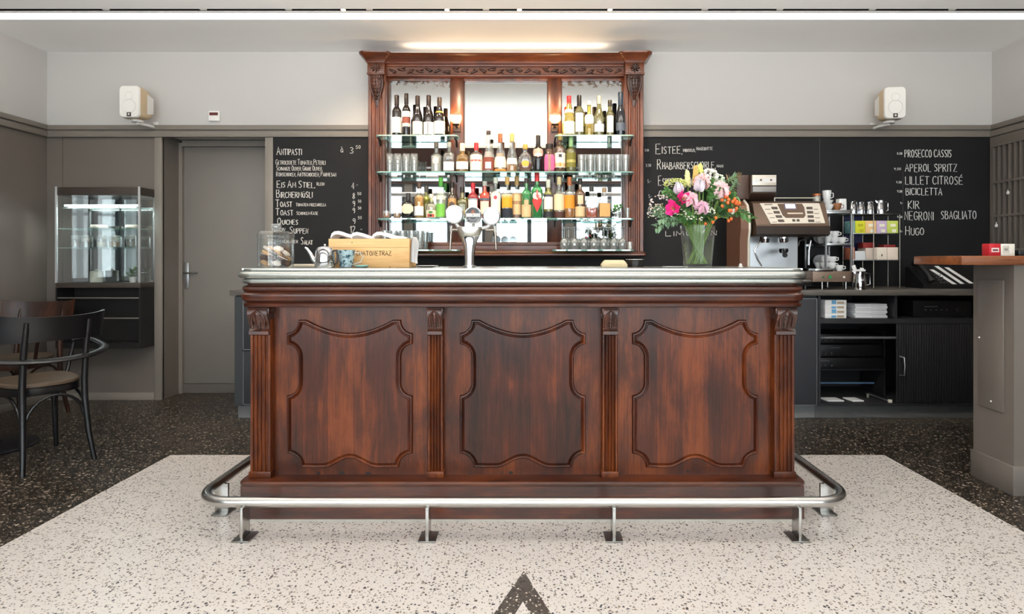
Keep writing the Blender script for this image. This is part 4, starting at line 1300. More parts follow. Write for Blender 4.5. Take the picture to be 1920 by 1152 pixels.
bottle('spirit_bottle', 'bordeaux', 1028, 338, 8.6, SH3, G_YG, 'slim bottle with a white cap, white label and dark foot', Q, ('cap', 'dcdacb', .20), ('8a7a30', .62), ((.24, .56, 'e9e8e8', 78), (.03, .18, '26272c', 86), (.56, .62, '3c4048', 80)))
bottle('spirit_bottle', 'spirit', 1048.5, 333, 9.8, SH3, G_CLEAR, 'clear bottle with a pale gold cap, cream label and dark foot', Q, ('cap', 'd9c49a', .18), ('e4d6ba', .6), ((.20, .58, 'e9d6b0', 80), (.02, .16, '4a2c24', 86)))
bottle('spirit_bottle', 'spirit', 1067.7, 333, 10.0, SH3, G_CLEAR, 'clear bottle of amber whisky with a copper cap and orange label', Q, ('cap', 'b5663c', .20), ('d98a22', .30), ((.24, .56, 'd8902e', 80),))
bottle('spirit_bottle', 'bordeaux', 1087.6, 336, 9.6, SH3, G_BROWN, 'dark brown bottle with a black cap and two cream labels', Q, ('cap', '1f1c18', .14), ('4a2410', .6), ((.02, .30, 'e2c49a', 82), (.36, .58, 'd9c8a8', 32)))
bottle('spirit_bottle', 'spirit', 1109, 351, 11.4, SH3, G_CLEAR, 'square clear bottle with a white label over orange-red liqueur', Q, ('cap', '2e2c2a', .14), ('d4562c', .32), ((.34, .60, 'eaf0f2', 42),), sq=6)
bottle('spirit_bottle', 'spirit', 1133, 353, 11.2, SH3, G_CLEAR, 'square clear bottle with a large tan label and wood stopper', Q, ('stopper', 'a58a6a', .14), ('d9a468', .5), ((.06, .48, 'd6a468', 43),), sq=6)

# glasses -----------------------------------------------------------------
def tumbler(name, label, x, y, z, h, r, group, foot=0.85):
    t = thing(name, label, 'glass', (x, y, z + 0.0004), group)
    w = 0.0022
    part('bowl', MB().lathe([(0.0005, 0.0), (r * foot, 0.0), (r * (foot + .02), 0.003), (r, h), (r - w, h), (r * foot - w, 0.012), (0.0005, 0.010)], n=20), M_STEMG, t, local=True)
    return t


def stemglass(name, label, x, y, z, h, r, group, flip=False):
    t = thing(name, label, 'glass', (x, y, z + 0.0004), group)
    bowl = [(0.004, .46 * h), (r * .55, .50 * h), (r * .92, .62 * h), (r, .75 * h), (r * .95, .88 * h), (r * .84, h), (r * .84 - .0018, h), (r * .95 - .002, .88 * h), (r - .002, .75 * h), (r * .90, .63 * h), (r * .5, .52 * h), (0.0005, .49 * h)]
    stem = [(0.0042, .47 * h), (0.0036, .30 * h), (0.0040, .06 * h)]
    foot = [(0.005, .06 * h), (r * .5, .02 * h), (r * .86, 0.004), (r * .86, 0.0), (0.0005, 0.0)]
    fl = (lambda p: [(a, h - b) for a, b in p]) if flip else (lambda p: p)
    part('bowl', MB().lathe(fl(bowl), n=20), M_STEMG, t, local=True)
    part('stem', MB().lathe(fl(stem), n=10), M_STEMG, t, local=True)
    part('foot', MB().lathe(fl(foot), n=20), M_STEMG, t, local=True)
    return t


g0 = None
for row, (yy, xs) in enumerate(((4.61, (731, 746, 762, 777)), (4.68, (738, 753, 769)))):
    for k, p in enumerate(xs):
        x = px(p, yy)
        lab = 'clear tumbler in a cluster beside the fluted hutch post, shelf below the red wine'
        g0 = tumbler('tumbler', lab, x, yy, SH2, 0.145, 0.029, 'tall tumblers below the red wine')
for row, (yy, xs) in enumerate(((4.61, (1090, 1107, 1124, 1141, 1158, 1173)), (4.68, (1098, 1115, 1132, 1149, 1165)))):
    for k, p in enumerate(xs):
        tumbler('tumbler', 'clear tumbler in the two close rows below the white wine', px(p, yy), yy, SH2, 0.150 if row else 0.138, 0.031, 'tumblers below the white wine', 0.72)
for yy, xs in ((4.60, (1058, 1077, 1095, 1113.5, 1132, 1151, 1167)), (4.685, (1066, 1084, 1103, 1121, 1140, 1158))):
    for p in xs:
        stemglass('wine_glass', 'clear stemmed glass standing upside down on the lowest glass shelf', px(p, yy), yy, SH4, 0.178, 0.034, 'upside-down stemmed glasses', True)
for yy, xs in ((4.60, (722, 738, 755, 772, 788)), (4.68, (731, 748, 765, 781, 797))):
    for p in xs:
        tumbler('tumbler', 'clear tumbler standing on the low glass shelf behind the napkins', px(p, yy), yy, SH4, 0.15, 0.030, 'tumblers behind the napkins', 0.80)
for p, lab, c in ((725, 'small amber glass at the end of the lower shelf', 'c9854a'), (745, 'round amber glass between the end glass and the black apothecary bottle', 'd39a5a')):
    x, yy = px(p, 4.62), 4.62
    t = thing('tea_light_glass', lab, 'glass', (x, yy, SH3 + 0.0004), 'amber glasses on the lower shelf')
    part('bowl', MB().lathe([(0.0005, 0), (0.024, 0), (0.030, 0.02), (0.029, 0.062), (0.027, 0.062), (0.028, 0.02), (0.0005, 0.006)], n=20), M_TUMBLER, t, local=True)
    part('wax', MB().lathe([(0.0005, 0.008), (0.024, 0.008), (0.0265, 0.02), (0.026, 0.040), (0.0005, 0.041)], n=16), liq(c), t, local=True)
# potted sprig and two small glasses at the far end
t = thing('herb_glass', 'green herb sprig in a small glass at the end of the lower shelf', 'plant', (px(1158, 4.62), 4.62, SH3 + 0.0004))
part('glass', MB().lathe([(0.0005, 0), (0.022, 0), (0.027, 0.06), (0.025, 0.06), (0.020, 0.006), (0.0005, 0.005)], n=18), M_TUMBLER, t, local=True)
lf = MB()
q = random.Random(3)
for k in range(46):
    a, b, r = q.uniform(0, 2 * pi), q.uniform(-.4, 1.2), q.uniform(.01, .045)
    MM = Matrix.Translation((r * cos(a), r * sin(a) * .7, 0.075 + 0.035 * sin(b))) @ Matrix.Rotation(a, 4, 'Z') @ Matrix.Rotation(q.uniform(-.8, .8), 4, 'Y')
    lf.ball((0, 0, 0), 0.013, 0.009, 0.0025, 8, 4, MM)
part('leaves', lf, pm('4f8a34', 0.5, var=0.25, vscale=40), t, local=True)
part('stem', MB().tube([(0, 0, 0.012), (0.004, 0, 0.07)], 0.002, 6).tube([(0.004, 0.003, 0.012), (-0.008, 0.002, 0.07)], 0.002, 6), pm('5c7a3a', 0.6), t, local=True)
tumbler('small_glass', 'small clear glass beside the herb sprig', px(1176.5, 4.62), 4.62, SH3, 0.085, 0.023, 'small glasses by the hutch post', 0.7)
t = thing('frosted_candle_glass', 'small frosted glass candle on the lowest shelf beside the upside-down glasses', 'candle', (px(1181, 4.6), 4.6, SH4))
part('wax', MB().lathe([(0.0005, 0.004), (0.019, 0.004), (0.020, 0.03), (0.0005, 0.031)], n=16), pm('f0ece2', 0.6), t, local=True)
part('glass', MB().lathe([(0.0005, 0), (0.021, 0), (0.024, 0.062), (0.0225, 0.062), (0.0205, 0.003), (0.0005, 0.003)], n=18), M_TUMBLER, t, local=True)

# ================================================================== things standing on the bar top
def at_top(p, y): return (px(p, y), y, TOP + 0.0003)

# --- cookie jar
Yj = 2.86
x, y, z = at_top(517.5, Yj)
s = F / Yj
jr = 32 / s
jar = thing('cookie_jar', 'large clear glass cookie jar with a knobbed glass lid on the bar top', 'jar', (x, y, z))
JH = 0.145
part('glass', MB().lathe([(0.0005, 0), (jr * .94, 0), (jr, 0.006), (jr, JH - 0.008), (jr * .97, JH), (jr * .94, JH), (jr * .965, JH - .01), (jr * .965, 0.009), (0.0005, 0.006)], n=40), M_JAR, jar, local=True)
lid = part('lid', MB().lathe([(0.0005, JH + .022), (jr * .3, JH + .028), (jr * .9, JH + .030), (jr * 1.0, JH + .020), (jr * 1.03, JH + .006), (jr * 1.02, JH + 0.001), (jr * .9, JH + 0.001), (jr * .86, JH + .012), (0.0005, JH + .014)], n=40), M_JAR, jar, local=True)
part('knob', MB().lathe([(0.010, JH + .029), (0.016, JH + .034), (0.024, JH + .044), (0.025, JH + .060), (0.020, JH + .068), (0.0005, JH + .069)], n=24), M_TUMBLER, lid, local=True)
q = random.Random(11)
kinds = [('round chocolate cookie in the glass jar', '4a2a1e', 0), ('pale iced biscuit in the glass jar', 'e9dcd2', 1), ('golden butter biscuit in the glass jar', 'd2a676', 0), ('biscuit sandwiched with cream in the glass jar', '6b4232', 2)]
lay = 0
for lz in (0.022, 0.046, 0.070, 0.090):
    n = 6 if lz < 0.085 else 4
    for k in range(n):
        a = 2 * pi * (k + 0.5 * lay) / n + q.uniform(-.1, .1)
        r = jr * 0.60 * (1 if n == 6 else 0.8)
        lab, c, kd = kinds[(k * 3 + lay * 2 + (k // 2)) % 4]
        cr = 0.0235
        cm2 = MB()
        cm2.lathe([(0.0005, -0.007), (cr * .9, -0.007), (cr, -0.003), (cr * .97, 0.003), (cr * .7, 0.007), (0.0005, 0.008)], n=16)
        tl = Matrix.Rotation(q.uniform(0.2, 0.75), 4, 'Y') @ Matrix.Rotation(q.uniform(-.4, .4), 4, 'X')
        cm2.v = [tuple(tl @ Vector(v)) for v in cm2.v]
        o = bpy.data.objects.new('cookie', cm2.mesh('cookie'))
        o.data.materials.append(pm(c, 0.75, var=0.2, vscale=60, bump=0.4, bscale=150))
        o.location = (x + r * cos(a), y + r * sin(a), z + lz)
        COL.objects.link(o)
        _tag(o, lab, 'cookie', 'cookies in the glass jar')
        if kd == 2:
            f_ = MB().lathe([(cr * 1.01, -0.002), (cr * 1.03, 0.0), (cr * 1.01, 0.002)], n=16)
            f_.v = [tuple(tl @ Vector(v)) for v in f_.v]
            part('cream', f_, pm('efe4d8', 0.7), o, local=True)
    lay += 1

# --- small board, teapot, cup, saucer
x, y, z = at_top(571, 3.12)
solo('serving_board', MB().box(x - 0.066, x + 0.066, y - 0.05, y + 0.06, z, z + 0.014, 0.003), pm('e8dcc6', 0.6, var=0.08, vscale=20), 'pale flat wooden board lying behind the cookie jar and teapot', 'board')

Yt = 2.665
x, y, z = at_top(609, Yt)
s = F / Yt
tp = thing('teapot', 'small polished steel teapot with a raised spout beside the blue patterned cup', 'teapot', (x, y, z))
r = 18 / s
bh = 36 / s
part('body', MB().lathe([(0.0005, 0), (r * .9, 0), (r * 1.0, 0.006), (r * .98, bh * .5), (r * .92, bh * .85), (r * .80, bh), (0.0005, bh + .002)], n=32), M_CHROME, tp, local=True)
ld = part('lid', MB().lathe([(r * .82, bh + .0005), (r * .7, bh + .006), (r * .3, bh + .011), (0.0005, bh + .012)], n=28), M_CHROME, tp, local=True)
part('lid_knob', MB().lathe([(0.003, bh + .012), (0.006, bh + .016), (0.005, bh + .021), (0.0005, bh + .022)], n=14), M_CHROME, ld, local=True)
part('spout', MB().tube([(-r * .85, 0, bh * .28), (-r * 1.2, 0, bh * .45), (-r * 1.5, 0, bh * .75), (-r * 1.85, 0, bh * 1.0), (-r * 2.05, 0, bh * 1.06)], [0.012, 0.0105, 0.008, 0.006, 0.005], 12), M_CHROME, tp, local=True)
part('handle', MB().tube([(r * .86, 0.0, bh * .88), (r * 1.18, 0.0, bh * .92), (r * 1.32, 0.0, bh * .62), (r * 1.22, 0.0, bh * .25), (r * .92, 0.0, bh * .15)], 0.0055, 10), pm('2f2520', 0.4), tp, local=True)


def floral():
    m, nt, b = newmat('blue_floral_glaze')
    tc = N(nt, 'ShaderNodeTexCoord')
    v = N(nt, 'ShaderNodeTexVoronoi', feature='SMOOTH_F1')
    v.inputs['Scale'].default_value = 75
    n = N(nt, 'ShaderNodeTexNoise')
    n.inputs['Scale'].default_value = 55
    n.inputs['Distortion'].default_value = 2.0
    nt.links.new(tc.outputs['Object'], n.inputs['Vector'])
    nt.links.new(tc.outputs['Object'], v.inputs['Vector'])
    ad = N(nt, 'ShaderNodeMath', operation='ADD')
    nt.links.new(v.outputs['Distance'], ad.inputs[0])
    nt.links.new(n.outputs['Fac'], ad.inputs[1])
    cr = N(nt, 'ShaderNodeValToRGB')
    e = cr.color_ramp.elements
    e[0].position = 0.62
    e[0].color = lin('1d3040')
    e[1].position = 1.02
    e[1].color = lin('a9c0c4')
    k = e.new(0.78)
    k.color = lin('3f5b6a')
    nt.links.new(ad.outputs[0], cr.inputs['Fac'])
    nt.links.new(cr.outputs[0], b.inputs['Base Color'])
    b.inputs['Roughness'].default_value = 0.15
    return m


x, y, z = at_top(649, 2.735)
s = F / 2.735
r1, r0, h = 17 / s, 11.5 / s, 33 / s
cup = thing('patterned_cup', 'tapered cup with dark blue floral glaze in front of the wooden box', 'cup', (x, y, z))
part('body', MB().lathe([(0.0005, 0.002), (r0, 0.002), (r0 * 1.03, 0.006), (r1, h), (r1 - .003, h), (r0, 0.010), (0.0005, 0.008)], n=36), floral(), cup, local=True)
part('handle', MB().tube([(r1 * .90, 0, h * .84), (r1 * 1.55, 0, h * .86), (r1 * 1.85, 0, h * .62), (r1 * 1.6, 0, h * .32), (r0 * 1.1, 0, h * .18)], 0.0028, 10), pm('cfc8bd', 0.2), cup, local=True)
x, y, z = at_top(678, 2.68)
solo('saucer', MB().lathe([(0.0005, 0.0), (0.020, 0.0), (0.030, 0.006), (0.034, 0.012), (0.032, 0.013), (0.020, 0.006), (0.0005, 0.005)], (x, y, z), n=32), pm('a9d2c4', 0.25), 'small pale turquoise saucer in front of the wooden box', 'saucer')

# --- wooden box with napkins
Yb = 2.80
s = F / Yb
x0, x1 = px(616, Yb), px(767.5, Yb)
z0 = TOP + 0.0003
z1 = pz(448, Yb)
bd = 0.17
bx = thing('wooden_box', 'pale pine wine box with branded lettering full of white napkins', 'box', ((x0 + x1) / 2, Yb + bd / 2, z0))
t_ = 0.009
part('front_board', MB().box(x0, x1, Yb, Yb + t_, z0, z1, 0.0012).box(x0, x1, Yb + 0.0004, Yb + t_, z1 + 0.0003, z1 + 0.0005), M_PINE, bx)
part('back_board', MB().box(x0, x1, Yb + bd - t_, Yb + bd, z0, z1, 0.0012), M_PINE, bx)
part('side_board', MB().box(x0, x0 + t_, Yb + t_ + .0003, Yb + bd - t_ - .0003, z0, z1, 0.0012), M_PINE, bx)
part('side_board', MB().box(x1 - t_, x1, Yb + t_ + .0003, Yb + bd - t_ - .0003, z0, z1, 0.0012), M_PINE, bx)
part('base_board', MB().box(x0 + t_, x1 - t_, Yb + t_ + .0003, Yb + bd - t_ - .0003, z0, z0 + 0.008), M_PINE, bx)
gv = MB().box(x0 + 0.001, x1 - 0.001, Yb - 0.0003, Yb + 0.001, pz(464.5, Yb), pz(464, Yb))
part('board_joint', gv, pm('9c7444', 0.8), bx)
wt = MB()
script(wt, 'CHATONETRAZ', px(668, Yb), pz(479.5, Yb), 8.5 / s, Yb - 0.0004, 0.0017, 67 / s, 0, 5)
part('branded_lettering', wt, pm('5d4128', 0.8), bx)
kn = MB()
for (a, b) in ((660, 455), (731, 501)):
    kn.ball((px(a, Yb), Yb + 0.0004, pz(b, Yb)), 0.003, 0.0012, 0.003)
part('knot', kn, pm('7a532e', 0.8), bx)

M_NAP = pm('f4f1f0', 0.9, var=0.03, vscale=30, bump=0.2, bscale=60)


def napkin(name, label, prof, y0, y1, th=0.016):
    """a folded cloth: profile line (px, py) at depth y0, draped back to y1"""
    mb = MB()
    n = len(prof)
    rows = []
    for j in range(7):
        f = j / 6
        yy = y0 + (y1 - y0) * f
        rows.append([(a, yy, b + 0.006 * sin(3 * f + a * 20) - 0.010 * f) for a, b in prof])
    for dz in (0,):
        mb.loft(rows, False)
    back = [[(a, yy, b - th) for a, yy, b in r] for r in rows]
    mb.loft(back, False)
    mb.loft([rows[0], back[0]], False)
    mb.loft([rows[-1], back[-1]], False)
    mb.loft([[r[0] for r in rows], [r[0] for r in back]], False)
    mb.loft([[r[-1] for r in rows], [r[-1] for r in back]], False)
    o = solo(name, mb, M_NAP, label, 'napkin', 'white napkins in the wooden box')
    return o


def nl(pts, Y): return [(px(a, Y), pz(b, Y)) for a, b in pts]


napkin('napkin', 'white folded napkin at the teapot end of the wooden box', nl([(619, 443), (621, 437), (626, 433.5), (632, 433.5), (640, 436), (650, 440), (657, 442), (659, 444)], 2.83), 2.835, 2.94)
napkin('napkin', 'white folded napkin in the middle of the wooden box', nl([(656, 442.5), (661, 439), (668, 437), (678, 438.5), (690, 441), (698, 443.5), (702, 445)], 2.83), 2.838, 2.935)
napkin('napkin', 'white napkin with a high round fold beside the hanging cloth', nl([(696, 444), (700, 438), (706, 433.5), (714, 432.5), (724, 435.5), (735, 440), (750, 443), (762, 446)], 2.83), 2.832, 2.942)
# a second layer fills the box
napkin('napkin', 'flat white napkin lying under the others in the wooden box', nl([(627, 458), (640, 457), (665, 458), (690, 458.5), (720, 458), (745, 458), (758, 459)], 2.83), 2.826, 2.945, 0.03)
hg = MB()
rows = []
for k in range(12):
    f = k / 11
    zc = pz(446 + 45 * f, 2.84)
    rows.append([(x1 + 0.0025 + 0.006 * (1 - f) + (0.004 + 0.034 * math.sqrt(f) * (0.75 + 0.25 * cos(4 * f))) * i / 6 * 0.9, 2.815 + 0.10 * i / 6 * (1 - 0.4 * f) + 0.006 * sin(i * 1.9), zc - 0.010 * (i / 6) * f) for i in range(7)])
rows.insert(0, [(x1 - 0.004 + 0.002 * i, 2.83 + 0.10 * i / 6, pz(444, 2.84)) for i in range(7)])
hg.loft(rows, False)
hg.loft([[(a + 0.003, b - 0.002, c) for a, b, c in r] for r in rows], False)
solo('cloth', hg, M_NAP, 'white cloth hanging over the end of the wooden box beside the beer tap', 'cloth')
x, y, z = at_top(800, 2.92)
solo('plate', MB().lathe([(0.0005, 0.0), (0.035, 0.0), (0.058, 0.007), (0.0575, 0.009), (0.034, 0.003), (0.0005, 0.003)], (x, y, z), n=36), M_WHITE, 'flat white plate lying between the wooden box and the beer tap', 'plate')

# --- beer tap
Yt = 3.0
s = F / Yt
x, y, z = at_top(880.5, Yt)
tap = thing('beer_tap', 'chrome beer tap column with three round badges', 'beer tap', (x, y, z))
z_ = lambda p: pz(p, Yt) - z
cm_ = MB()
w = lambda v: v / s
sec = [(500.5, 9.8, 9.8), (490, 9.4, 9.2), (475, 9.6, 9.0), (462, 11.5, 9.0), (452, 14.5, 9.2), (446, 17.5, 9.6), (443.5, 18.5, 10)]
n = 28
rings = [[(w(a) * cos(2 * pi * i / n), w(b) * sin(2 * pi * i / n), z_(p)) for i in range(n)] for p, a, b in sec]
cm_.loft(rings, True, True, True)
part('column', cm_, M_CHROME, tap, local=True)
part('foot_ring', MB().lathe([(w(12.5), 0.0), (w(12.5), 0.006), (w(10.4), 0.009), (w(9.9), 0.009)], n=28), M_CHROME, tap, local=True)
hd = MB()
rings = []
for p, a, b in ((443.3, 18.0, 9.5), (441, 20, 10.5), (432, 23.5, 11.5), (427.5, 25.0, 11.5), (425.5, 24.4, 11)):
    rings.append([(w(a) * cos(2 * pi * i / n), w(b) * sin(2 * pi * i / n), z_(p)) for i in range(n)])
hd.loft(rings, True, True, True)
part('head', hd, pm('c9c4bb', 0.3, metal=1.0), tap, local=True)
for k, (cxp, cyp, rr, face) in enumerate(((852, 402.5, 17.5, 'eef0f2'), (887, 403.5, 16, '2b2928'), (921.5, 405.5, 17, '9fb0b0'))):
    xx, zc = px(cxp, Yt - 0.03) - x, pz(cyp, Yt - 0.03) - z
    R = rr / (F / (Yt - 0.03))
    bdg = part('badge', MB().lathe([(0.0005, 0.0), (R, 0.0), (R * 1.02, -0.004), (R, -0.014), (R * .90, -0.017), (R * .84, -0.0135), (0.0005, -0.0135)], (xx, -0.02, zc), 36, axis='Y'), M_CHROME, tap, local=True)
    part('badge_face', MB().lathe([(0.0005, -0.0142), (R * .83, -0.0142), (R * .83, -0.0138)], (xx, -0.02, zc), 32, axis='Y'), pm(face, 0.18, metal=0.3 if k == 2 else 0.0, coat=0.5), bdg, local=True)
    if k == 1:
        em = MB().box(xx - R * .80, xx + R * .80, -0.0346, -0.0343, zc - R * .22, zc + R * .20)
        part('emblem_band', em, pm('c9c6c3', 0.4), bdg, local=True)
        em = MB().prism([(xx - R * .26, zc + R * .22), (xx + R * .26, zc + R * .22), (xx + R * .16, zc + R * .52), (xx, zc + R * .62), (xx - R * .16, zc + R * .52)], -0.0348, -0.0343)
        part('emblem_shield', em, pm('8a4a34', 0.4), bdg, local=True)
        em = MB()
        em.prism(arc(xx, zc, R * .70, radians(215), radians(325), 10) + arc(xx, zc, R * .50, radians(325), radians(215), 10), -0.0348, -0.0343)
        em.ball((xx, -0.0347, zc), R * .05, 0.0004, R * .10)
        part('emblem_ring', em, pm('6a6866', 0.4), bdg, local=True)
    part('badge_arm', MB().tube([(xx * .55, 0.0, z_(428)), (xx * .8, -0.006, z_(426)), (xx, -0.012, zc - R * .8)], 0.009, 10) if k != 1 else MB().cyl((xx, -0.008, z_(427)), (xx, -0.016, zc - R * .9), 0.008), M_CHROME, tap, local=True)
    if k != 1:
        sg = -1 if k == 0 else 1
        xs_ = px(846 if k == 0 else 929, Yt) - x
        part('spout', MB().tube([(xs_ * .62, -0.002, z_(431)), (xs_ * .95, -0.008, z_(431)), (xs_, -0.010, z_(438)), (xs_ + sg * 0.004, -0.012, z_(468))], [0.009, 0.011, 0.008, 0.0055], 12), pm('8d8278', 0.2, metal=1.0), tap, local=True)
        part('tap_handle', MB().cyl((xs_, -0.012, z_(434)), (xs_ - sg * 0.003, -0.03, z_(423)), 0.007, 0.009), M_CHROME, tap, local=True)

# --- paper bag, tin, papers by the vase
x, y, z = at_top(1151, 3.0)
pb = MB()
rings = [[(x + a * 0.064 * f, y + b * 0.04 * f, z + h) for a, b in ((-1, -.8), (-.6, -1), (.6, -1), (1, -.8), (1, .8), (.6, 1), (-.6, 1), (-1, .8))] for h, f in ((0, 1.0), (0.012, 1.02), (0.030, .82), (0.036, .70))]
pb.loft(rings, True, True, True, smooth=False)
pgd = thing('card_box', 'small cream angular card box in front of the mirrored hutch', 'box', (x, y, z))
part('body', pb, pm('dccaa2', 0.7, var=0.05), pgd)
part('print', MB().box(x - 0.028, x + 0.034, y - 0.0405, y - 0.0400, z + 0.008, z + 0.014), pm('b49a6a', 0.7), pgd)
x, y, z = at_top(1190.5, 3.06)
tn = thing('tin', 'low round black tin with a pale rim beside the cream card box', 'tin', (x, y, z))
part('body', MB().lathe([(0.0005, 0), (0.044, 0), (0.045, 0.004), (0.045, 0.030), (0.0005, 0.030)], n=30), pm('1f1b19', 0.35), tn, local=True)
part('lid', MB().lathe([(0.0465, 0.0305), (0.0475, 0.033), (0.0475, 0.038), (0.044, 0.0405), (0.0005, 0.041)], n=30), pm('3a3430', 0.25, metal=0.5), tn, local=True)
part('rim', MB().lathe([(0.0476, 0.0375), (0.0482, 0.039), (0.0470, 0.0405)], n=30), M_ALU, tn, local=True)
x, y, z = at_top(1266, 3.02)
solo('menu_sheet', MB().box(x - 0.055, x + 0.055, y - 0.04, y + 0.05, z, z + 0.003), M_PAPER, 'thin white sheet lying behind the flower vase', 'paper')
x, y, z = at_top(1388.5, 2.95)
sk = thing('small_stopper', 'tiny white round knob standing near the end of the bar top', 'knob', (x, y, z))
part('foot', MB().lathe([(0.0005, 0), (0.012, 0), (0.012, 0.004), (0.005, 0.006)], n=18), M_WHITE, sk, local=True)
part('ball', MB().ball((0, 0, 0.011), 0.008), M_WHITE, sk, local=True)

# --- vase of flowers
Yv = 2.80
s = F / Yv
x, y, z = at_top(1308, Yv)
vs = thing('flower_vase', 'tall tapered clear glass vase holding the mixed bouquet on the bar top', 'vase', (x, y, z))
rt, rb, vh = 32 / s, 25.5 / s, 78 / s
part('glass', MB().lathe([(0.0005, 0), (rb * .96, 0), (rb, 0.004), (rt, vh), (rt - .003, vh), (rb - .003, 0.014), (0.0005, 0.012)], n=40), M_VASE, vs, local=True)
part('water', MB().lathe([(0.0005, 0.0145), (rb * .93, 0.0145), (rb + (rt - rb) * .62 - 0.004, vh * .66), (0.0005, vh * .66)], n=36), thin_glass((0.90, 0.94, 0.84), 0.004, 'water', edge=0.06), vs, local=True)
q = random.Random(21)
VX, VY, VZ = x, y, z
M_STEM = pm('6d8a3c', 0.5, var=0.25, vscale=30)
M_LEAF = pm('4f7a3e', 0.5, var=0.3, vscale=25)
M_LEAF2 = pm('7d9a78', 0.55, var=0.25, vscale=25)
M_LEAF3 = pm('3a5a34', 0.5, var=0.25, vscale=25)


def stem_path(tx, ty, tz):
    """from the bottom of the vase through its mouth to a head"""
    a = math.atan2(ty, tx) if (abs(tx) + abs(ty)) > 1e-6 else 0
    d = math.hypot(tx, ty)
    ab, rr_ = a + pi + q.uniform(-1.3, 1.3), rb * q.uniform(.25, .78)
    b = Vector((rr_ * cos(ab), rr_ * sin(ab), 0.018))
    m = Vector((min(rt * .78, d * .5) * cos(a), min(rt * .78, d * .5) * sin(a), vh))
    e = Vector((tx, ty, tz))
    pts = []
    for i in range(11):
        t = i / 10
        if t < .5:
            u = t * 2
            pts.append(b.lerp(m, u))
        else:
            u = (t - .5) * 2
            c = m + (m - b) * 0.35
            pts.append((1 - u) ** 2 * m + 2 * u * (1 - u) * c + u * u * e)
    return pts


bq = thing('bouquet', 'loose mixed bouquet of lilies, roses, orange rosehips and foliage in the glass vase', 'bouquet', (VX, VY, VZ))


def fpart(name, mb, m, t, local=True):
    """the first mesh of a flower is the flower itself, the others hang under it"""
    if t['o'] is None:
        t['o'] = part(t['name'], mb, m, bq, t['label'], local=True)
        return t['o']
    return part(name, mb, m, t['o'], local=True)


def flower(name, label, fx, fy, dy, head, cat='flower', stem=True):
    Y = Yv + dy
    tx, tz = px(fx, Y) - VX, pz(fy, Y) - VZ
    t = {'o': None, 'name': name, 'label': label}
    head(t, Vector((tx, dy, tz)))
    fpart('stem', MB().tube(stem_path(tx, dy, tz), 0.0029, 7), M_STEM, t)


def petal(mb, M, L, Wd, curl=0.4, cup=0.3, n=6):
    rows = []
    for i in range(n + 1):
        u = i / n
        wv = Wd * (sin(pi * (u ** 0.8) * 0.94 + 0.05))
        zc = L * u
        yc = -L * curl * u * u
        rows.append([(wv * v, yc + cup * wv * v * v * 2 * (1 if True else 0), zc) for v in (-1, -.5, 0, .5, 1)])
    mb.loft(rows, False, M=M)
    mb.loft([[(a, b + 0.0007, c) for a, b, c in r] for r in rows], False, M=M)


def lily(col, size=0.05, open_=0.9, face=(-.2, -1, .2), np_=6):
    def f(t, p):
        mb = MB()
        d = Vector(face).normalized()
        base = Matrix.Translation(p - d * size * .3) @ d.to_track_quat('Z', 'Y').to_matrix().to_4x4()
        for k in range(np_):
            M = base @ Matrix.Rotation(2 * pi * k / np_ + .3, 4, 'Z') @ Matrix.Rotation(-open_ + (0.2 if k % 2 else 0), 4, 'X')
            petal(mb, M, size, size * .30, .5, .3)
        fpart('petals', mb, pm(col, 0.55, var=0.12, vscale=30), t)
        sm = MB()
        for k in range(5):
            a = 2 * pi * k / 5
            sm.tube([base @ Vector((0, 0, 0)), base @ Vector((.006 * cos(a), .006 * sin(a), size * .6))], 0.0009, 5)
            sm.ball(tuple(base @ Vector((.006 * cos(a), .006 * sin(a), size * .62))), .002)
        fpart('stamens', sm, pm('b98a3a', 0.6), t)
    return f


def rose(col, size=0.03, lay=3):
    def f(t, p):
        mb = MB()
        d = Vector((0.1, -1, .55)).normalized()
        base = Matrix.Translation(p - d * size * .4) @ d.to_track_quat('Z', 'Y').to_matrix().to_4x4()
        for l in range(lay):
            np_ = 4 + l
            for k in range(np_):
                M = base @ Matrix.Rotation(2 * pi * (k + .5 * l) / np_, 4, 'Z') @ Matrix.Rotation(-(0.15 + .42 * l), 4, 'X') @ Matrix.Translation((0, -.002 - .004 * l, 0))
                petal(mb, M, size * (.9 + .1 * l), size * (.42 + .08 * l), -.25, .9)
        fpart('petals', mb, pm(col, 0.6, var=0.10, vscale=30), t)
        fpart('calyx', MB().ball(tuple(p - d * size * .45), size * .22), M_LEAF, t)
    return f


def cluster(col, n, rx, rz, fs, ry=None, seed=1, c2=None):
    def f(t, p):
        qq = random.Random(seed)
        mb, mb2 = MB(), MB()
        for k in range(n):
            a, b = qq.uniform(0, 2 * pi), math.acos(qq.uniform(-.5, 1))
            c = p + Vector((rx * sin(b) * cos(a), (ry or rx) * sin(b) * sin(a), rz * cos(b)))
            (mb if (not c2 or k % 3) else mb2).ball(tuple(c), fs * qq.uniform(.7, 1.2), None, fs * .7, 7, 4)
        fpart('florets', mb, pm(col, 0.7, var=0.15, vscale=60), t)
        if c2:
            fpart('buds', mb2, pm(c2, 0.7, var=0.15, vscale=60), t)
    return f


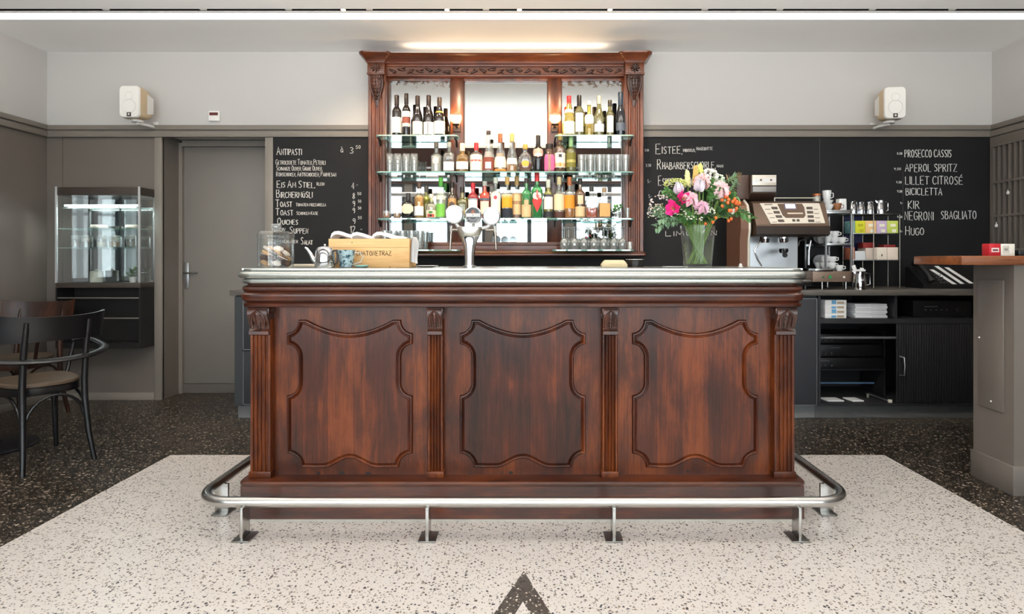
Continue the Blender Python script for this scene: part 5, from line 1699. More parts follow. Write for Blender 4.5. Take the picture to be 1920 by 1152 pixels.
def spray(mat_, n, L, lw, ll, droop=0.3, ang=0.0, seed=1, both=True):
    """a twig with leaves on both sides; ang: direction of growth from upright, in the picture's plane"""
    def f(t, p):
        qq = random.Random(seed)
        mb, tw = MB(), MB()
        d = Vector((sin(ang), qq.uniform(-.25, .15), cos(ang))).normalized()
        pts = [p + d * L * u + Vector((0, 0, -droop * L * u * u)) for u in [i / 8 for i in range(9)]]
        tw.tube(pts, [0.0017 - .0001 * i for i in range(9)], 5)
        for k in range(n):
            u = (k + .5) / n
            i = min(7, int(u * 8))
            c = pts[i].lerp(pts[i + 1], u * 8 - i)
            g = (pts[i + 1] - pts[i]).normalized()
            sd = 1 if k % 2 else -1
            o = (g.cross(Vector((0, 1, 0))).normalized() * sd * qq.uniform(.7, 1) + g * qq.uniform(.3, .8) + Vector((0, qq.uniform(-.6, .4), 0))).normalized()
            M = Matrix.Translation(c) @ o.to_track_quat('Z', 'Y').to_matrix().to_4x4() @ Matrix.Rotation(qq.uniform(-.6, .6), 4, 'Z')
            petal(mb, M, ll * qq.uniform(.7, 1.15), lw, .25, .25, 4)
        fpart('twig', tw, M_STEM, t)
        fpart('leaves', mb, mat_, t)
    return f


def berries(col, n, rad, br, seed=1):
    def f(t, p):
        qq = random.Random(seed)
        mb, tw = MB(), MB()
        for k in range(n):
            c = p + Vector((qq.uniform(-1, 1) * rad, qq.uniform(-.8, .5) * rad, qq.uniform(-1, 1) * rad))
            mb.ball(tuple(c), br, None, br * 1.1, 10, 7)
            tw.tube([p - Vector((0, 0, rad * 1.2)), (p + c) / 2, c], 0.0009, 5)
        fpart('twigs', tw, M_STEM, t)
        fpart('berries', mb, pm(col, 0.3, coat=0.3), t)
    return f


def spike(col, L, r, n, seed=1, lean=0.0):
    def f(t, p):
        qq = random.Random(seed)
        mb = MB()
        for k in range(n):
            u = k / n
            a = k * 2.4
            rr = r * (1 - .6 * u)
            c = p + Vector((rr * cos(a) + lean * u * L, rr * sin(a), L * (u - .45)))
            mb.ball(tuple(c), r * .62, r * .5, r * 1.0, 7, 5)
        fpart('florets', mb, pm(col, 0.7, var=0.2, vscale=50), t)
    return f


flower('lily', 'hot pink lily facing out low at the front of the bouquet', 1262, 391, -.085, lily('ee3f97', .060, 1.05, (-.5, -1, .05)))
flower('lily', 'hot pink lily just above the lowest pink lily', 1280, 374, -.075, lily('e8348c', .055, 1.0, (.3, -1, .35)))
flower('lily', 'white lily with upright petals above the hot pink lilies', 1273, 358, -.05, lily('f0eaf0', .058, .65, (-.3, -.7, .9)))
flower('lily', 'large white lily in the centre of the bouquet', 1311, 352, -.06, lily('f3ecf2', .060, .7, (0, -.8, .8)))
flower('rose', 'pale pink rose in the middle of the bouquet', 1296, 371, -.085, rose('ecc3cb', .036))
flower('rose', 'dusty pink rose low in the middle above the vase mouth', 1318, 387, -.09, rose('dfb4c4', .032))
flower('rose', 'blush rose beside the white hydrangea', 1319, 337, -.03, rose('f0c9c6', .038))
flower('rose', 'large blush rose next to the orange rosehips', 1352, 352, -.05, rose('f0cfd0', .040, 4))
flower('hydrangea', 'creamy white hydrangea head at the top of the bouquet', 1330, 331, .0, cluster('f4efe4', 70, .036, .034, .0085, seed=2))
flower('hydrangea', 'pale green hydrangea head behind the white one', 1345, 339, .03, cluster('cfdcc0', 46, .03, .03, .008, seed=4))
flower('dill_umbel', 'wide yellow-green dill umbel on the hutch side of the bouquet', 1266, 345, .0, cluster('cdd07a', 110, .052, .024, .0046, seed=5))
flower('astilbe', 'tan feathery plume standing at the top of the bouquet', 1304, 331, .01, spike('c4a45c', .085, .011, 40, 3))
flower('snapdragon', 'pale yellow flower spike next to the tan plume', 1289, 336, .02, spike('e8e2a4', .07, .011, 26, 5))
flower('snapdragon', 'lime yellow buds at the very top of the bouquet', 1313, 318, .02, spike('dfe37e', .04, .011, 16, 6))
flower('wax_flower', 'airy spray of tiny pale pink wax flowers toward the hutch', 1238, 385, -.02, cluster('e6d2d0', 48, .050, .050, .0052, .03, 8, 'c9b59a'))
flower('wax_flower', 'spray of tiny white wax flowers under the orange berries', 1345, 372, -.02, cluster('ece6da', 34, .04, .034, .0052, .03, 9, 'b9c49a'))
flower('wax_flower', 'spray of tiny cream wax flowers in front of the vase mouth', 1302, 408, -.07, cluster('ebe4d8', 26, .036, .028, .0052, .02, 10, 'a9b48a'))
flower('rosehip_branch', 'branch thick with round orange rosehips at the coffee machine side', 1367, 382, -.06, berries('e2672a', 15, .036, .0082, 2))
flower('rosehip_branch', 'twig with orange rosehips above the thick cluster', 1362, 364, -.04, berries('dd5f28', 5, .016, .0085, 3))
flower('rosehip_branch', 'outermost twig with two orange rosehips near the machine', 1383, 381, -.03, berries('e66d30', 3, .016, .0082, 6))
flower('rosehip_branch', 'low twig with a single pair of orange rosehips above the vase mouth', 1330, 412, -.08, berries('e2672a', 3, .026, .0072, 8))
flower('rosehip_branch', 'small orange rosehip twig under the thick cluster', 1366, 411, -.05, berries('dd6428', 2, .012, .0078, 9))
flower('wax_flower', 'second airy spray of pale wax flowers below the first toward the hutch', 1232, 402, -.03, cluster('e8dcd2', 40, .045, .040, .0048, .03, 14, 'a9b28f'))
flower('wax_flower', 'cream wax flowers under the hot pink lily', 1272, 402, -.075, cluster('e4d8ca', 26, .036, .024, .0048, .02, 15, '9fae84'))
flower('wax_flower', 'white wax flowers between the pale pink roses and the vase mouth', 1326, 398, -.08, cluster('f0ebe2', 26, .034, .026, .0050, .02, 16, 'b5bf9c'))
flower('lily', 'small white lily bud by the rosehips', 1372, 398, -.07, lily('f3efe6', .030, .5, (.2, -.8, .5)))
FOL = [('drooping green leafy branch hanging toward the coffee machine', 1360, 400, -.03, M_LEAF, 26, .135, .009, .030, .62, 1.15),
       ('second drooping branch of light green leaves below the orange berries', 1350, 404, .0, M_LEAF2, 22, .13, .008, .028, .35, 1.2),
       ('grey-green eucalyptus branch hanging toward the hutch', 1284, 412, -.03, M_LEAF2, 24, .14, .010, .030, .42, -1.15),
       ('dark leafy branch low on the hutch side of the bouquet', 1290, 405, -.05, M_LEAF3, 18, .10, .012, .036, .3, -1.0),
       ('silvery leafy twig reaching out below the pink lily', 1270, 404, -.03, M_LEAF2, 18, .11, .009, .03, .12, -1.25),
       ('dark green leaf branch behind the pale pink rose', 1300, 392, -.03, M_LEAF3, 18, .07, .014, .04, .1, -.4),
       ('broad green leaf branch beside the blush roses', 1330, 380, -.04, M_LEAF, 18, .08, .014, .04, .1, .35),
       ('dark foliage branch over the vase mouth', 1315, 415, -.06, M_LEAF3, 20, .075, .014, .042, .2, .6),
       ('green foliage branch over the hutch side of the vase mouth', 1303, 418, -.06, M_LEAF, 20, .075, .014, .042, .2, -.8),
       ('leafy branch filling the back of the bouquet', 1322, 385, .06, M_LEAF3, 26, .12, .014, .044, .1, .2),
       ('thin grassy twig with pale seed heads above the coffee machine side', 1355, 352, .02, M_LEAF2, 12, .09, .005, .03, .15, .75),
       ('arching bronze twig reaching over the grinder', 1360, 340, .04, pm('8a7250', 0.6, var=0.2), 12, .085, .004, .03, .3, .95),
       ('small green branch below the dill umbel', 1268, 372, .0, M_LEAF, 18, .07, .009, .03, .1, -.9),
       ('green branch behind the orange berries', 1350, 388, .03, M_LEAF, 22, .09, .011, .035, .1, .85),
       ('pale grey-green twig under the airy wax flowers', 1262, 398, -.02, M_LEAF2, 20, .10, .009, .026, .22, -1.4),
       ('long silvery twig hanging lowest on the hutch side', 1276, 418, -.04, M_LEAF2, 18, .13, .010, .030, .5, -1.3),
       ('dark leafy branch between the pink lilies and the vase', 1284, 396, -.07, M_LEAF3, 16, .06, .013, .036, .2, -.7),
       ('dark leafy branch under the thick rosehip cluster', 1344, 402, -.06, M_LEAF3, 18, .08, .012, .034, .25, .8),
       ('green branch between the white lily and the blush roses', 1332, 362, -.02, M_LEAF, 16, .06, .012, .034, .1, .3),
       ('light twig with narrow leaves at the top by the hydrangea', 1368, 362, -.01, M_LEAF2, 12, .06, .006, .026, .1, .5)]
for i, (lab, a, b, dy, m_, n_, L_, lw_, ll_, dr_, an_) in enumerate(FOL):
    flower('foliage_branch', lab, a, b, dy, spray(m_, n_, L_, lw_, ll_, dr_, an_, 30 + i))

# ================================================================== back counter along the wall
WT = 0.947          # worktop height
YC = 4.26           # its front
BXL, BXR = -2.19, XR - 0.006
wk = thing('worktop', 'long dark steel worktop of the back counter', 'worktop', (0.8, 4.55, WT - 0.04))
part('slab', MB().box(BXL, BXR, YC - 0.015, YBD - 0.001, WT - 0.040, WT, 0.003), pm('7f7a74', 0.34, metal=0.6, var=0.06, vscale=10, name='worktop_steel'), wk)
M_CAB = pm('2f3134', 0.5, var=0.05)
M_CABD = pm('1d1e1f', 0.5, var=0.05)


def cab(name, label, x0, x1, doors=(), drawers=0):
    t = thing(name, label, 'cabinet', ((x0 + x1) / 2, 4.55, 0))
    part('carcass', MB().box(x0 + .001, x1 - .001, YC + 0.021, YBD - 0.002, 0.10, WT - 0.0405), M_CABD, t)
    part('kick_board', MB().box(x0 + .001, x1 - .001, YC + 0.05, YBD - 0.002, 0.0005, 0.0998), pm('6f706f', 0.5, var=0.1), t)
    return t


c1 = cab('drawer_cabinet', 'grey drawer cabinet whose end shows behind the door end of the bar', BXL + 0.03, -1.20)
for z0, z1 in ((0.11, 0.50), (0.51, 0.895)):
    dr = part('drawer', MB().box(BXL + 0.095, -1.205, YC, YC + 0.02, z0, z1, 0.002), M_CAB, c1)
    part('edge_strip', MB().box(BXL + 0.091, BXL + 0.095, YC - 0.001, YC + 0.02, z0, z1).box(BXL + 0.095, -1.205, YC - 0.001, YC, z0, z0 + 0.004), M_ALU, dr)
part('end_panel', MB().box(BXL + 0.03, BXL + 0.088, YC, YC + 0.02, 0.10, 0.9), pm('303335', 0.5), c1)
c2 = cab('base_cabinet', 'plain grey base cabinet hidden behind the middle of the bar', -1.199, 0.6)
part('door', MB().box(-1.19, 0.59, YC, YC + 0.02, 0.11, 0.895, 0.002), M_CAB, c2)
xs0 = px(1534, YC)
c3 = cab('base_cabinet', 'grey base cabinet with a metal-edged door beside the open shelf unit', 0.601, xs0 - 0.001)
d3 = part('door', MB().box(1.2, xs0 - 0.012, YC, YC + 0.02, 0.105, 0.885, 0.002), pm('35363a', 0.45, var=0.04), c3)
part('edge_strip', MB().box(xs0 - 0.0118, xs0 - 0.006, YC - 0.001, YC + 0.02, 0.105, 0.885).box(1.2, xs0 - 0.012, YC - 0.001, YC + 0.0, 0.105, 0.109).box(1.2, xs0 - 0.012, YC - 0.001, YC, 0.881, 0.885), M_ALU, d3)
part('door', MB().box(0.61, 1.19, YC, YC + 0.02, 0.105, 0.885, 0.002), pm('35363a', 0.45, var=0.04), c3)
# open shelf unit with a tambour door
X0, X1 = xs0, XR - 0.3
us = thing('shelf_unit', 'dark open shelf unit with a sliding ribbed door under the worktop', 'cabinet', ((X0 + X1) / 2, 4.55, 0))
xm = px(1682, YC)
M_UN = pm('222224', 0.5, var=0.05)
fr = MB()
fr.box(X0, X0 + 0.018, YC, YBD - 0.002, 0.10, 0.9065)
fr.box(X1 - 0.018, X1, YC, YBD - 0.002, 0.10, 0.9065)
zs1 = pz(598, YC)
fr.box(X0 + .0185, X1 - .0185, YC, YBD - 0.002, zs1 - 0.035, zs1)
fr.box(X0 + .0185, X1 - .0185, YC, YBD - 0.002, 0.10, 0.118)
fr.box(X0 + .0185, X1 - .0185, YBD - 0.012, YBD - 0.0025, 0.118, 0.9065)
fr.box(xm - 0.009, xm + 0.009, YC + 0.012, YBD - 0.012, zs1, 0.9065)
part('carcass', fr, M_UN, us)
part('kick_board', MB().box(X0, X1, YC + 0.05, YBD - 0.002, 0.0005, 0.0998), pm('5a5a59', 0.5, var=0.15, vscale=20), us)
zl = pz(632, YC)
part('inner_rail', MB().box(X0 + .0185, xm - 0.002, YC + 0.004, YC + 0.03, zl - 0.014, zl), pm('57585a', 0.45), us)
tb = MB()
n = 46
for k in range(n):
    a = xm + (X1 - 0.02 - xm) * k / n
    b = xm + (X1 - 0.02 - xm) * (k + 1) / n
    tb.box(a + 0.001, b - 0.001, YC + 0.005, YC + 0.016, 0.121, zs1 - 0.037, 0.003)
tb.box(xm, X1 - 0.02, YC + 0.010, YC + 0.014, 0.121, zs1 - 0.037)
dt = part('tambour_door', tb, pm('1c1c1d', 0.5), us)
hx = px(1690, YC)
h0, h1 = pz(704, YC), pz(669, YC)
part('handle', MB().tube([(hx - 0.008, YC + 0.006, h0), (hx + .004, YC - 0.028, h0 + 0.004), (hx + .006, YC - 0.032, (h0 + h1) / 2), (hx + .004, YC - 0.028, h1 - 0.004), (hx - 0.008, YC + 0.006, h1)], 0.0055, 10), M_ALU, dt)

# stacks of cartons and papers on the upper shelf
def box_item(name, label, cat, x0, x1, y0, y1, z0, z1, m, group=None, bev=0.001):
    return solo(name, MB().box(x0, x1, y0, y1, z0 + 0.0004, z1, bev), m, label, cat, group)


a, b = px(1547, 4.30), px(1587, 4.30)
hh = (pz(563, 4.30) - zs1) / 4
for k in range(4):
    z0 = zs1 + k * hh
    t = thing('carton', ('white banded carton, %s of the small stack on the open shelf' % ('bottom', 'second from bottom', 'third from bottom', 'top')[k]), 'box', ((a + b) / 2, 4.36, z0), 'small cartons on the open shelf')
    part('body', MB().box(a, b, 4.30, 4.42, z0 + 0.0004, z0 + hh - 0.0004, 0.001), M_PAPER, t)
    w_ = b - a
    part('blue_band', MB().box(a + w_ * .30, a + w_ * .52, 4.2994, 4.2999, z0 + 0.004, z0 + hh * (.95 if k % 2 else .6)), pm('6aa3cc', 0.6), t)
    part('brown_band', MB().box(a + w_ * .56, a + w_ * .88, 4.2994, 4.2999, z0 + 0.006, z0 + hh * .62), pm('a89478', 0.6), t)
    a += 0.001 * (-1) ** k
    b += 0.001 * (-1) ** k
a, b = px(1603, 4.32), px(1663, 4.32)
hh = (pz(570, 4.32) - zs1) / 6
for k in range(6):
    z0 = zs1 + k * hh
    dx = (0.004, -0.006, 0.003, -0.002, 0.005, 0)[k]
    lab = 'white folded paper stack on the open shelf, ' + ('lowest bundle', 'second bundle from below', 'third bundle from below', 'fourth bundle from below', 'fifth bundle, just under the top one', 'topmost bundle')[k]
    t = thing('paper_bundle', lab, 'paper', ((a + b) / 2, 4.38, z0), 'paper bundles on the open shelf')
    part('sheets', MB().box(a + dx, b + dx, 4.32, 4.46, z0 + 0.0004, z0 + hh - 0.0006, 0.001), pm('d9dade' if k % 2 else 'e9e9ea', 0.8), t)
    part('fold', MB().box((a + b) / 2 + dx, b + dx - .002, 4.3194, 4.3199, z0 + hh * .42, z0 + hh * .55), pm('8e8f98', 0.8), t)
# amplifier in the other bay
a, b = px(1712, 4.36), px(1822, 4.36)
amp = thing('amplifier', 'black amplifier with a round volume knob in the dark upper bay', 'amplifier', ((a + b) / 2, 4.45, zs1))
part('case', MB().box(a, b, 4.36, 4.70, zs1 + 0.006, zs1 + 0.125, 0.003), M_BLACK, amp)
part('foot', MB().box(a + .03, b - .03, 4.38, 4.66, zs1 + 0.0004, zs1 + 0.0058), M_BLACK, amp)
kx, kz = px(1793, 4.36), pz(581, 4.36)
part('volume_knob', MB().lathe([(0.0005, -0.022), (0.019, -0.020), (0.021, 0.0), (0.0005, 0.0)], (kx, 4.359, kz), 24, axis='Y'), pm('3a3a3a', 0.3, metal=0.6), amp)
for xx in (1735, 1745, 1755, 1765, 1775):
    part('button', MB().box(px(xx, 4.36) - .006, px(xx, 4.36) + .006, 4.354, 4.3598, kz - 0.006, kz + 0.003, 0.001), pm('4a4a4a', 0.4), amp)
part('display', MB().box(px(1733, 4.36), px(1758, 4.36), 4.3585, 4.3598, kz + 0.02, kz + 0.026), pm('6a6a66', 0.4), amp)

# devices in the lower compartment
xa, xb = X0 + 0.022, px(1660, 4.45)
dv = thing('equipment_rack', 'black equipment standing inside the open lower compartment', 'equipment', ((xa + xb) / 2, 4.55, 0.118))
for k, (z0, z1) in enumerate(((0.34, 0.42), (0.43, 0.52), (0.53, 0.60))):
    u = part('unit', MB().box(xa + 0.02, xb - 0.02 * k, 4.45, 4.75, z0, z1, 0.003), pm('101011', 0.4), dv)
    part('trim_line', MB().box(xa + 0.09 + .08 * k, xa + 0.16 + .08 * k, 4.4485, 4.4498, z1 - 0.025, z1 - 0.021), pm('6b6d70', 0.4), u)
    for j in range(3):
        part('knob', MB().lathe([(0.0005, -0.012), (0.007, -0.012), (0.008, 0), (0.0005, 0)], (xa + 0.07 + 0.05 * j, 4.449, z0 + 0.022), 14, axis='Y'), pm('3d3d3f', 0.4), u)
part('frame', MB().box(xa + 0.005, xa + 0.0195, 4.46, 4.75, 0.1182, 0.62).box(xb - 0.005, xb + 0.006, 4.46, 4.75, 0.1182, 0.62).box(xa + .0195, xb - .005, 4.46, 4.75, 0.322, 0.336), pm('18181a', 0.5), dv)
part('shelf_edge', MB().box(xa + .0195, xb - .08, 4.456, 4.4598, pz(720, 4.456), pz(717, 4.456)), pm('3a526a', 0.4), dv)
for (p0, p1, lab) in ((1550, 1580, 'white sheet of paper lying inside the compartment nearest the metal-edged door'), (1596, 1617, 'small white sheet of paper lying beside the larger sheet in the compartment')):
    mb = MB()
    a, b = px(p0, 4.34), px(p1, 4.34)
    mb.prism([(a, 4.32), (b, 4.32), (b - 0.01, 4.42), (a - 0.02, 4.42)], 0.1184, 0.126, 'XY')
    solo('paper_sheet', mb, M_PAPER, lab, 'paper', 'papers in the lower compartment')
rd = thing('metal_stay', 'slim pale metal rod lying across the floor of the open compartment', 'rod', (px(1655, 4.3), 4.32, 0.118))
part('rod', MB().tube([(px(1630, 4.42), 4.44, 0.150), (px(1668, 4.29), 4.285, 0.128)], 0.005, 8), M_ALU, rd)
part('end_clip', MB().box(px(1668, 4.29) - 0.014, px(1668, 4.29) + 0.012, 4.275, 4.292, 0.1184, 0.142, 0.003), pm('d0c9bd', 0.4), rd)
part('upper_clip', MB().box(px(1630, 4.42) - 0.006, px(1630, 4.42) + 0.006, 4.435, 4.448, 0.1184, 0.150, 0.002), pm('8d887f', 0.4), rd)

# ================================================================== coffee machine
YE = 4.30
s = F / YE
ex = lambda p: px(p, YE)
ez = lambda p: pz(p, YE)
M_BRN = pm('5d4a3c', 0.36, metal=0.35, var=0.04, name='machine_brown')
M_BRND = pm('2f241d', 0.4, metal=0.3)
M_CREAM = pm('e2d9ca', 0.32, metal=0.3)
em = thing('coffee_machine', 'large brown and cream espresso machine on the back worktop', 'coffee machine', ((ex(1405) + ex(1548)) / 2, 4.5, WT))
# side cheek: brown slab with cream edge, curving forward at the top
ck = MB()
yb = YBD - 0.06
x0, x1 = ex(1388), ex(1403)
ck.prism([(YE + .01, WT + .012), (4.60, WT + .012), (4.60, ez(372)), (YE + .12, ez(372)), (YE + .03, ez(385)), (YE - .01, ez(410)), (YE - .012, ez(432)), (YE + .01, ez(450))], x0, x1, 'YZ')
part('side_cheek', ck, pm('6b4a38', 0.4, metal=0.1, var=0.06, name='cheek_brown'), em)
ed = [(YE + .01, WT + .012), (YE + .01, ez(450)), (YE - .012, ez(432)), (YE - .01, ez(410)), (YE + .03, ez(385)), (YE + .10, ez(374))]
tb = MB().tube([(x1 + 0.006, a, b) for a, b in ed], 0.010, 10)
part('cheek_edge', tb, M_CREAM, em)
# upper body with the sloping front: rounded underneath
xb0, xb1 = ex(1413), ex(1549)
bd_ = [(yb, ez(376)), (YE + .06, ez(376)), (YE + .02, ez(381)), (YE - .045, ez(420)), (YE - .05, ez(426)), (YE - .03, ez(440)), (YE + .02, ez(443)), (yb, ez(443))]
bm_ = MB()
bm_.prism(bd_, xb0, xb1, 'YZ')
part('body', bm_, M_BRN, em)
part('body_end', MB().lathe([(0.0005, 0), (0.03, 0.0), (0.03, 0.02), (0.0005, 0.02)], (xb1 - 0.015, YE + 0.05, ez(410)), 16, axis='X'), M_BRN, em)


def slope(px0, px1, py0, py1, off):
    """a quad lying on the sloping front, by its place on the panel"""
    def pt(p, q_):
        f = (q_ - 381) / (420 - 381)
        y = YE + .02 + (-.065) * f
        return (ex(p), y - off * 0.86, ez(q_) + off * 0.5)
    return pt(px0, py0), pt(px1, py0), pt(px1, py1), pt(px0, py1)


def plate(mb, c, off, th=0.004):
    """c: corner list (p, q) on the slope"""
    A = [slope(p, p, q_, q_, off)[0] for p, q_ in c]
    B = [slope(p, p, q_, q_, off - th)[0] for p, q_ in c]
    n = len(A)
    mb.add(A + B, [tuple(range(n)), tuple(range(2 * n - 1, n - 1, -1))] + [(i, (i + 1) % n, (i + 1) % n + n, i + n) for i in range(n)], False)
    return mb


pnl = part('control_panel', plate(MB(), [(1426, 381.5), (1538, 381.5), (1541, 420), (1440, 421)], 0.005), M_CREAM, em)
part('brown_field', plate(MB(), [(1459, 383), (1505, 383), (1508, 390), (1507, 406), (1503, 410), (1470, 410), (1465, 405)], 0.0075), M_BRN, pnl)
part('screen', plate(MB(), [(1473, 384), (1491, 384), (1491, 392), (1473, 392)], 0.0095), pm('e9eaff', 0.3, emit='dfe4ff', estr=0.9), pnl)
part('screen_bezel', plate(MB(), [(1471, 382.5), (1493, 382.5), (1493, 394), (1471, 394)], 0.0085), pm('6a5f70', 0.4), pnl)
def btn(c):
    part('button', plate(MB(), c, 0.0085), pm('4a3f38', 0.4), pnl)


for k in range(4):
    q_ = 389 + k * 8.2
    btn([(1446 + k * 2.6, q_), (1457 + k * 2.6, q_), (1458 + k * 2.6, q_ + 4.4), (1447 + k * 2.6, q_ + 4.4)])
    btn([(1512 - k * .6, q_), (1523 - k * .6, q_), (1523 - k * .6, q_ + 4.4), (1512 - k * .6, q_ + 4.4)])
for p in (1481, 1489):
    btn([(p, 413), (p + 5, 413), (p + 5, 417), (p, 417)])
ln = MB()
for k in range(4):
    q_ = 391 + k * 8.2
    plate(ln, [(1434 + k * 3, q_ + 2), (1444 + k * 2.6, q_ + 2), (1444 + k * 2.6, q_ + 3), (1434 + k * 3, q_ + 3)], 0.0075)
    plate(ln, [(1525 - k * .6, q_ + 2), (1533, q_ + 2), (1533, q_ + 3), (1525 - k * .6, q_ + 3)], 0.0075)
plate(ln, [(1434, 383.2), (1449, 383.2), (1449, 385.2), (1434, 385.2)], 0.0075)
part('printed_line', ln, pm('8c8072', 0.5), pnl)
wr = MB()
plate(wr, [(1474, 400.5), (1503, 400.5), (1503, 403), (1474, 403)], 0.0088)
part('maker_lettering', wr, pm('d9cbb9', 0.4), pnl)
lip = MB().prism([(YE - .052, ez(425)), (YE - .050, ez(440)), (YE - .02, ez(443.5)), (YE + .02, ez(443.5)), (YE + .02, ez(425))], xb0 + .002, xb1 + .004, 'YZ')
part('lower_lip', lip, M_BRND, em)
# chrome back wall, tray, groups, portafilters, steam wands
part('back_panel', MB().box(ex(1406), ex(1521), YE + .22, YE + .235, WT + .07, ez(443)), pm('d6d9dc', 0.32, metal=0.9), em)
part('drip_tray', MB().box(ex(1404), ex(1520), YE - .02, YE + .34, WT + .03, WT + .075, 0.004), M_STEEL, em)
for p in (1412, 1513):
    for yy in (YE + .03, YE + .30):
        part('leg', MB().cyl((ex(p), yy, WT + 0.0004), (ex(p), yy, WT + .032), 0.016, 0.014), M_BLACK, em)
for p in (1444, 1480):
    g = part('brew_group', MB().lathe([(0.0005, 0.0), (0.036, 0.0), (0.036, -0.03), (0.030, -0.042), (0.0005, -0.042)], (ex(p), YE + .10, ez(444)), 24), M_CHROME, em)
pf = part('portafilter', MB().lathe([(0.0005, 0), (0.034, 0), (0.035, -.02), (0.024, -.034), (0.0005, -.036)], (ex(1480), YE + .10, ez(466)), 24).tube([(ex(1476), YE + .07, ez(468)), (ex(1468), YE - .01, ez(473)), (ex(1463), YE - .07, ez(478))], [.010, .012, .015], 12), pm('4f4a46', 0.25, metal=0.9), em)
part('grip', MB().tube([(ex(1468), YE - .012, ez(473)), (ex(1462), YE - .09, ez(479))], [.013, .018], 12), M_BLACK, pf)
part('steam_wand', MB().tube([(ex(1430), YE + .03, ez(443)), (ex(1424), YE - .01, ez(455)), (ex(1412), YE - .02, ez(470)), (ex(1420), YE - .01, ez(488)), (ex(1428), YE + 0.0, ez(499))], .0065, 10), M_CHROME, em)
part('steam_wand', MB().tube([(ex(1522), YE + .02, ez(443)), (ex(1518), YE - .02, ez(452)), (ex(1514), YE - .025, ez(470)), (ex(1514), YE - .02, ez(497))], .0065, 10), M_CHROME, em)
part('hot_water_pipe', MB().tube([(ex(1522), YE + .0, ez(445)), (ex(1508), YE - .03, ez(449)), (ex(1496), YE - .03, ez(452)), (ex(1493), YE - .03, ez(462))], .006, 10), M_BLACK, em)
part('top_rail', MB().tube([(ex(1462), YE + .09, ez(369)), (ex(1545), YE + .09, ez(369))], .004, 8).cyl((ex(1462), YE + .09, ez(376)), (ex(1462), YE + .09, ez(368.5)), .004).cyl((ex(1545), YE + .09, ez(376)), (ex(1545), YE + .09, ez(368.5)), .004), M_CREAM, em)
# box-shaped grinder hopper on top
YG = 4.36
gx = lambda p: px(p, YG)
gz = lambda p: pz(p, YG)
gr = thing('bean_hopper', 'dark brown box with a pale two-dot front standing on the coffee machine', 'hopper', ((gx(1385) + gx(1456)) / 2, 4.5, ez(376)))
part('body', MB().box(gx(1384), gx(1408) - .0005, YG + .03, YG + .30, ez(371.5), gz(327), 0.006).prism([(YG, gz(329)), (YG + .30, gz(329)), (YG + .30, ez(371.5)), (YG + .07, ez(371.5)), (YG + .004, gz(362))], gx(1408), gx(1456), 'YZ'), pm('4a382f', 0.4, metal=0.2), gr)
fp = part('front_plate', MB().box(gx(1410), gx(1455), YG - .006, YG - .0005, gz(348), gz(328.5), .001), M_CREAM, gr)
part('label_strip', MB().box(gx(1416), gx(1454), YG - .0075, YG - .0062, gz(342.5), gz(333.5)), M_WHITE, fp)
dts = MB()
for p in (1426, 1445):
    dts.lathe([(0.0005, -.0008), (.0085, -.0008), (.0085, 0)], (gx(p), YG - .0076, gz(338)), 16, axis='Y')
part('dot', dts, M_BROWNM, fp)
part('lower_plate', MB().box(gx(1411), gx(1455), YG - .004, YG - .0005, gz(360), gz(350), .001), pm('8d8a88', 0.4, metal=0.3), gr)

# ================================================================== cup rack with crockery
YR = 4.35
rx = lambda p: px(p, YR)
rz = lambda p: pz(p, YR)
cr_ = thing('cup_rack', 'steel cup warmer with three shelves of white cups beside the coffee machine', 'rack', ((rx(1536) + rx(1598)) / 2, 4.5, WT))
xa, xb, yb2 = rx(1549), rx(1598), YR + .34
SHZ = [rz(509) , rz(456), rz(396)]
part('base_unit', MB().box(rx(1524), xb, YR, yb2, rz(529), rz(509), .003), pm('7d6a5c', 0.38, metal=0.4), cr_)
part('tray', MB().box(rx(1528), rx(1562), YR - .006, yb2, rz(509) + .0004, rz(504), .002), M_STEEL, cr_)
for p, c, r in ((1556, '1f8a4a', .011), (1582, 'f2ede4', .008), (1543, '3c6a4c', .007)):
    part('button', MB().lathe([(0.0005, -.008), (r, -.007), (r, 0), (0.0005, 0)], (rx(p), YR - .0004, rz(520)), 18, axis='Y'), pm(c, 0.3), cr_)
for (p, yy) in ((1545, YR + .03), (1590, YR + .03), (1545, yb2 - .04), (1590, yb2 - .04)):
    part('leg', MB().cyl((rx(p), yy, WT + .0004), (rx(p), yy, rz(529)), .007), M_STEEL, cr_)
for z in SHZ[1:]:
    part('shelf', MB().box(xa + .004, xb - .0125, YR + .002, yb2, z - .018, z - .0004, .002), M_ALU, cr_)
part('shelf', MB().box(xa - .01, xb + .006, YR - .004, yb2, SHZ[2] - .0004, SHZ[2] + .008, .002), M_ALU, cr_)
for x_ in (xa + .0, xb - .006):
    for yy in (YR + .004, yb2 - .01):
        part('upright', MB().box(x_ - .006, x_ + .006, yy - .006, yy + .006, rz(509) + .0004, SHZ[2] - .018), M_ALU, cr_)
part('back_plate', MB().box(xa, xb - .013, yb2 + .0005, yb2 + .004, rz(509), SHZ[2] - .019), M_DARK, cr_)


def cup_obj(x, y, z, label, group, r=.036, h=.052, m=None, sd=1, saucer=False):
    t = thing('coffee_cup', label, 'cup', (x, y, z + .0004), group)
    part('body', MB().lathe([(.0005, .001), (r * .55, 0), (r * .62, .003), (r * .86, h * .4), (r, h), (r - .0025, h), (r * .82, h * .4), (r * .5, .006), (.0005, .006)], n=24), m or M_WHITE, t, local=True)
    part('handle', MB().tube([(sd * r * .93, 0, h * .8), (sd * r * 1.5, 0, h * .78), (sd * r * 1.52, 0, h * .42), (sd * r * .84, 0, h * .30)], .0035, 8), m or M_WHITE, t, local=True)
    return t


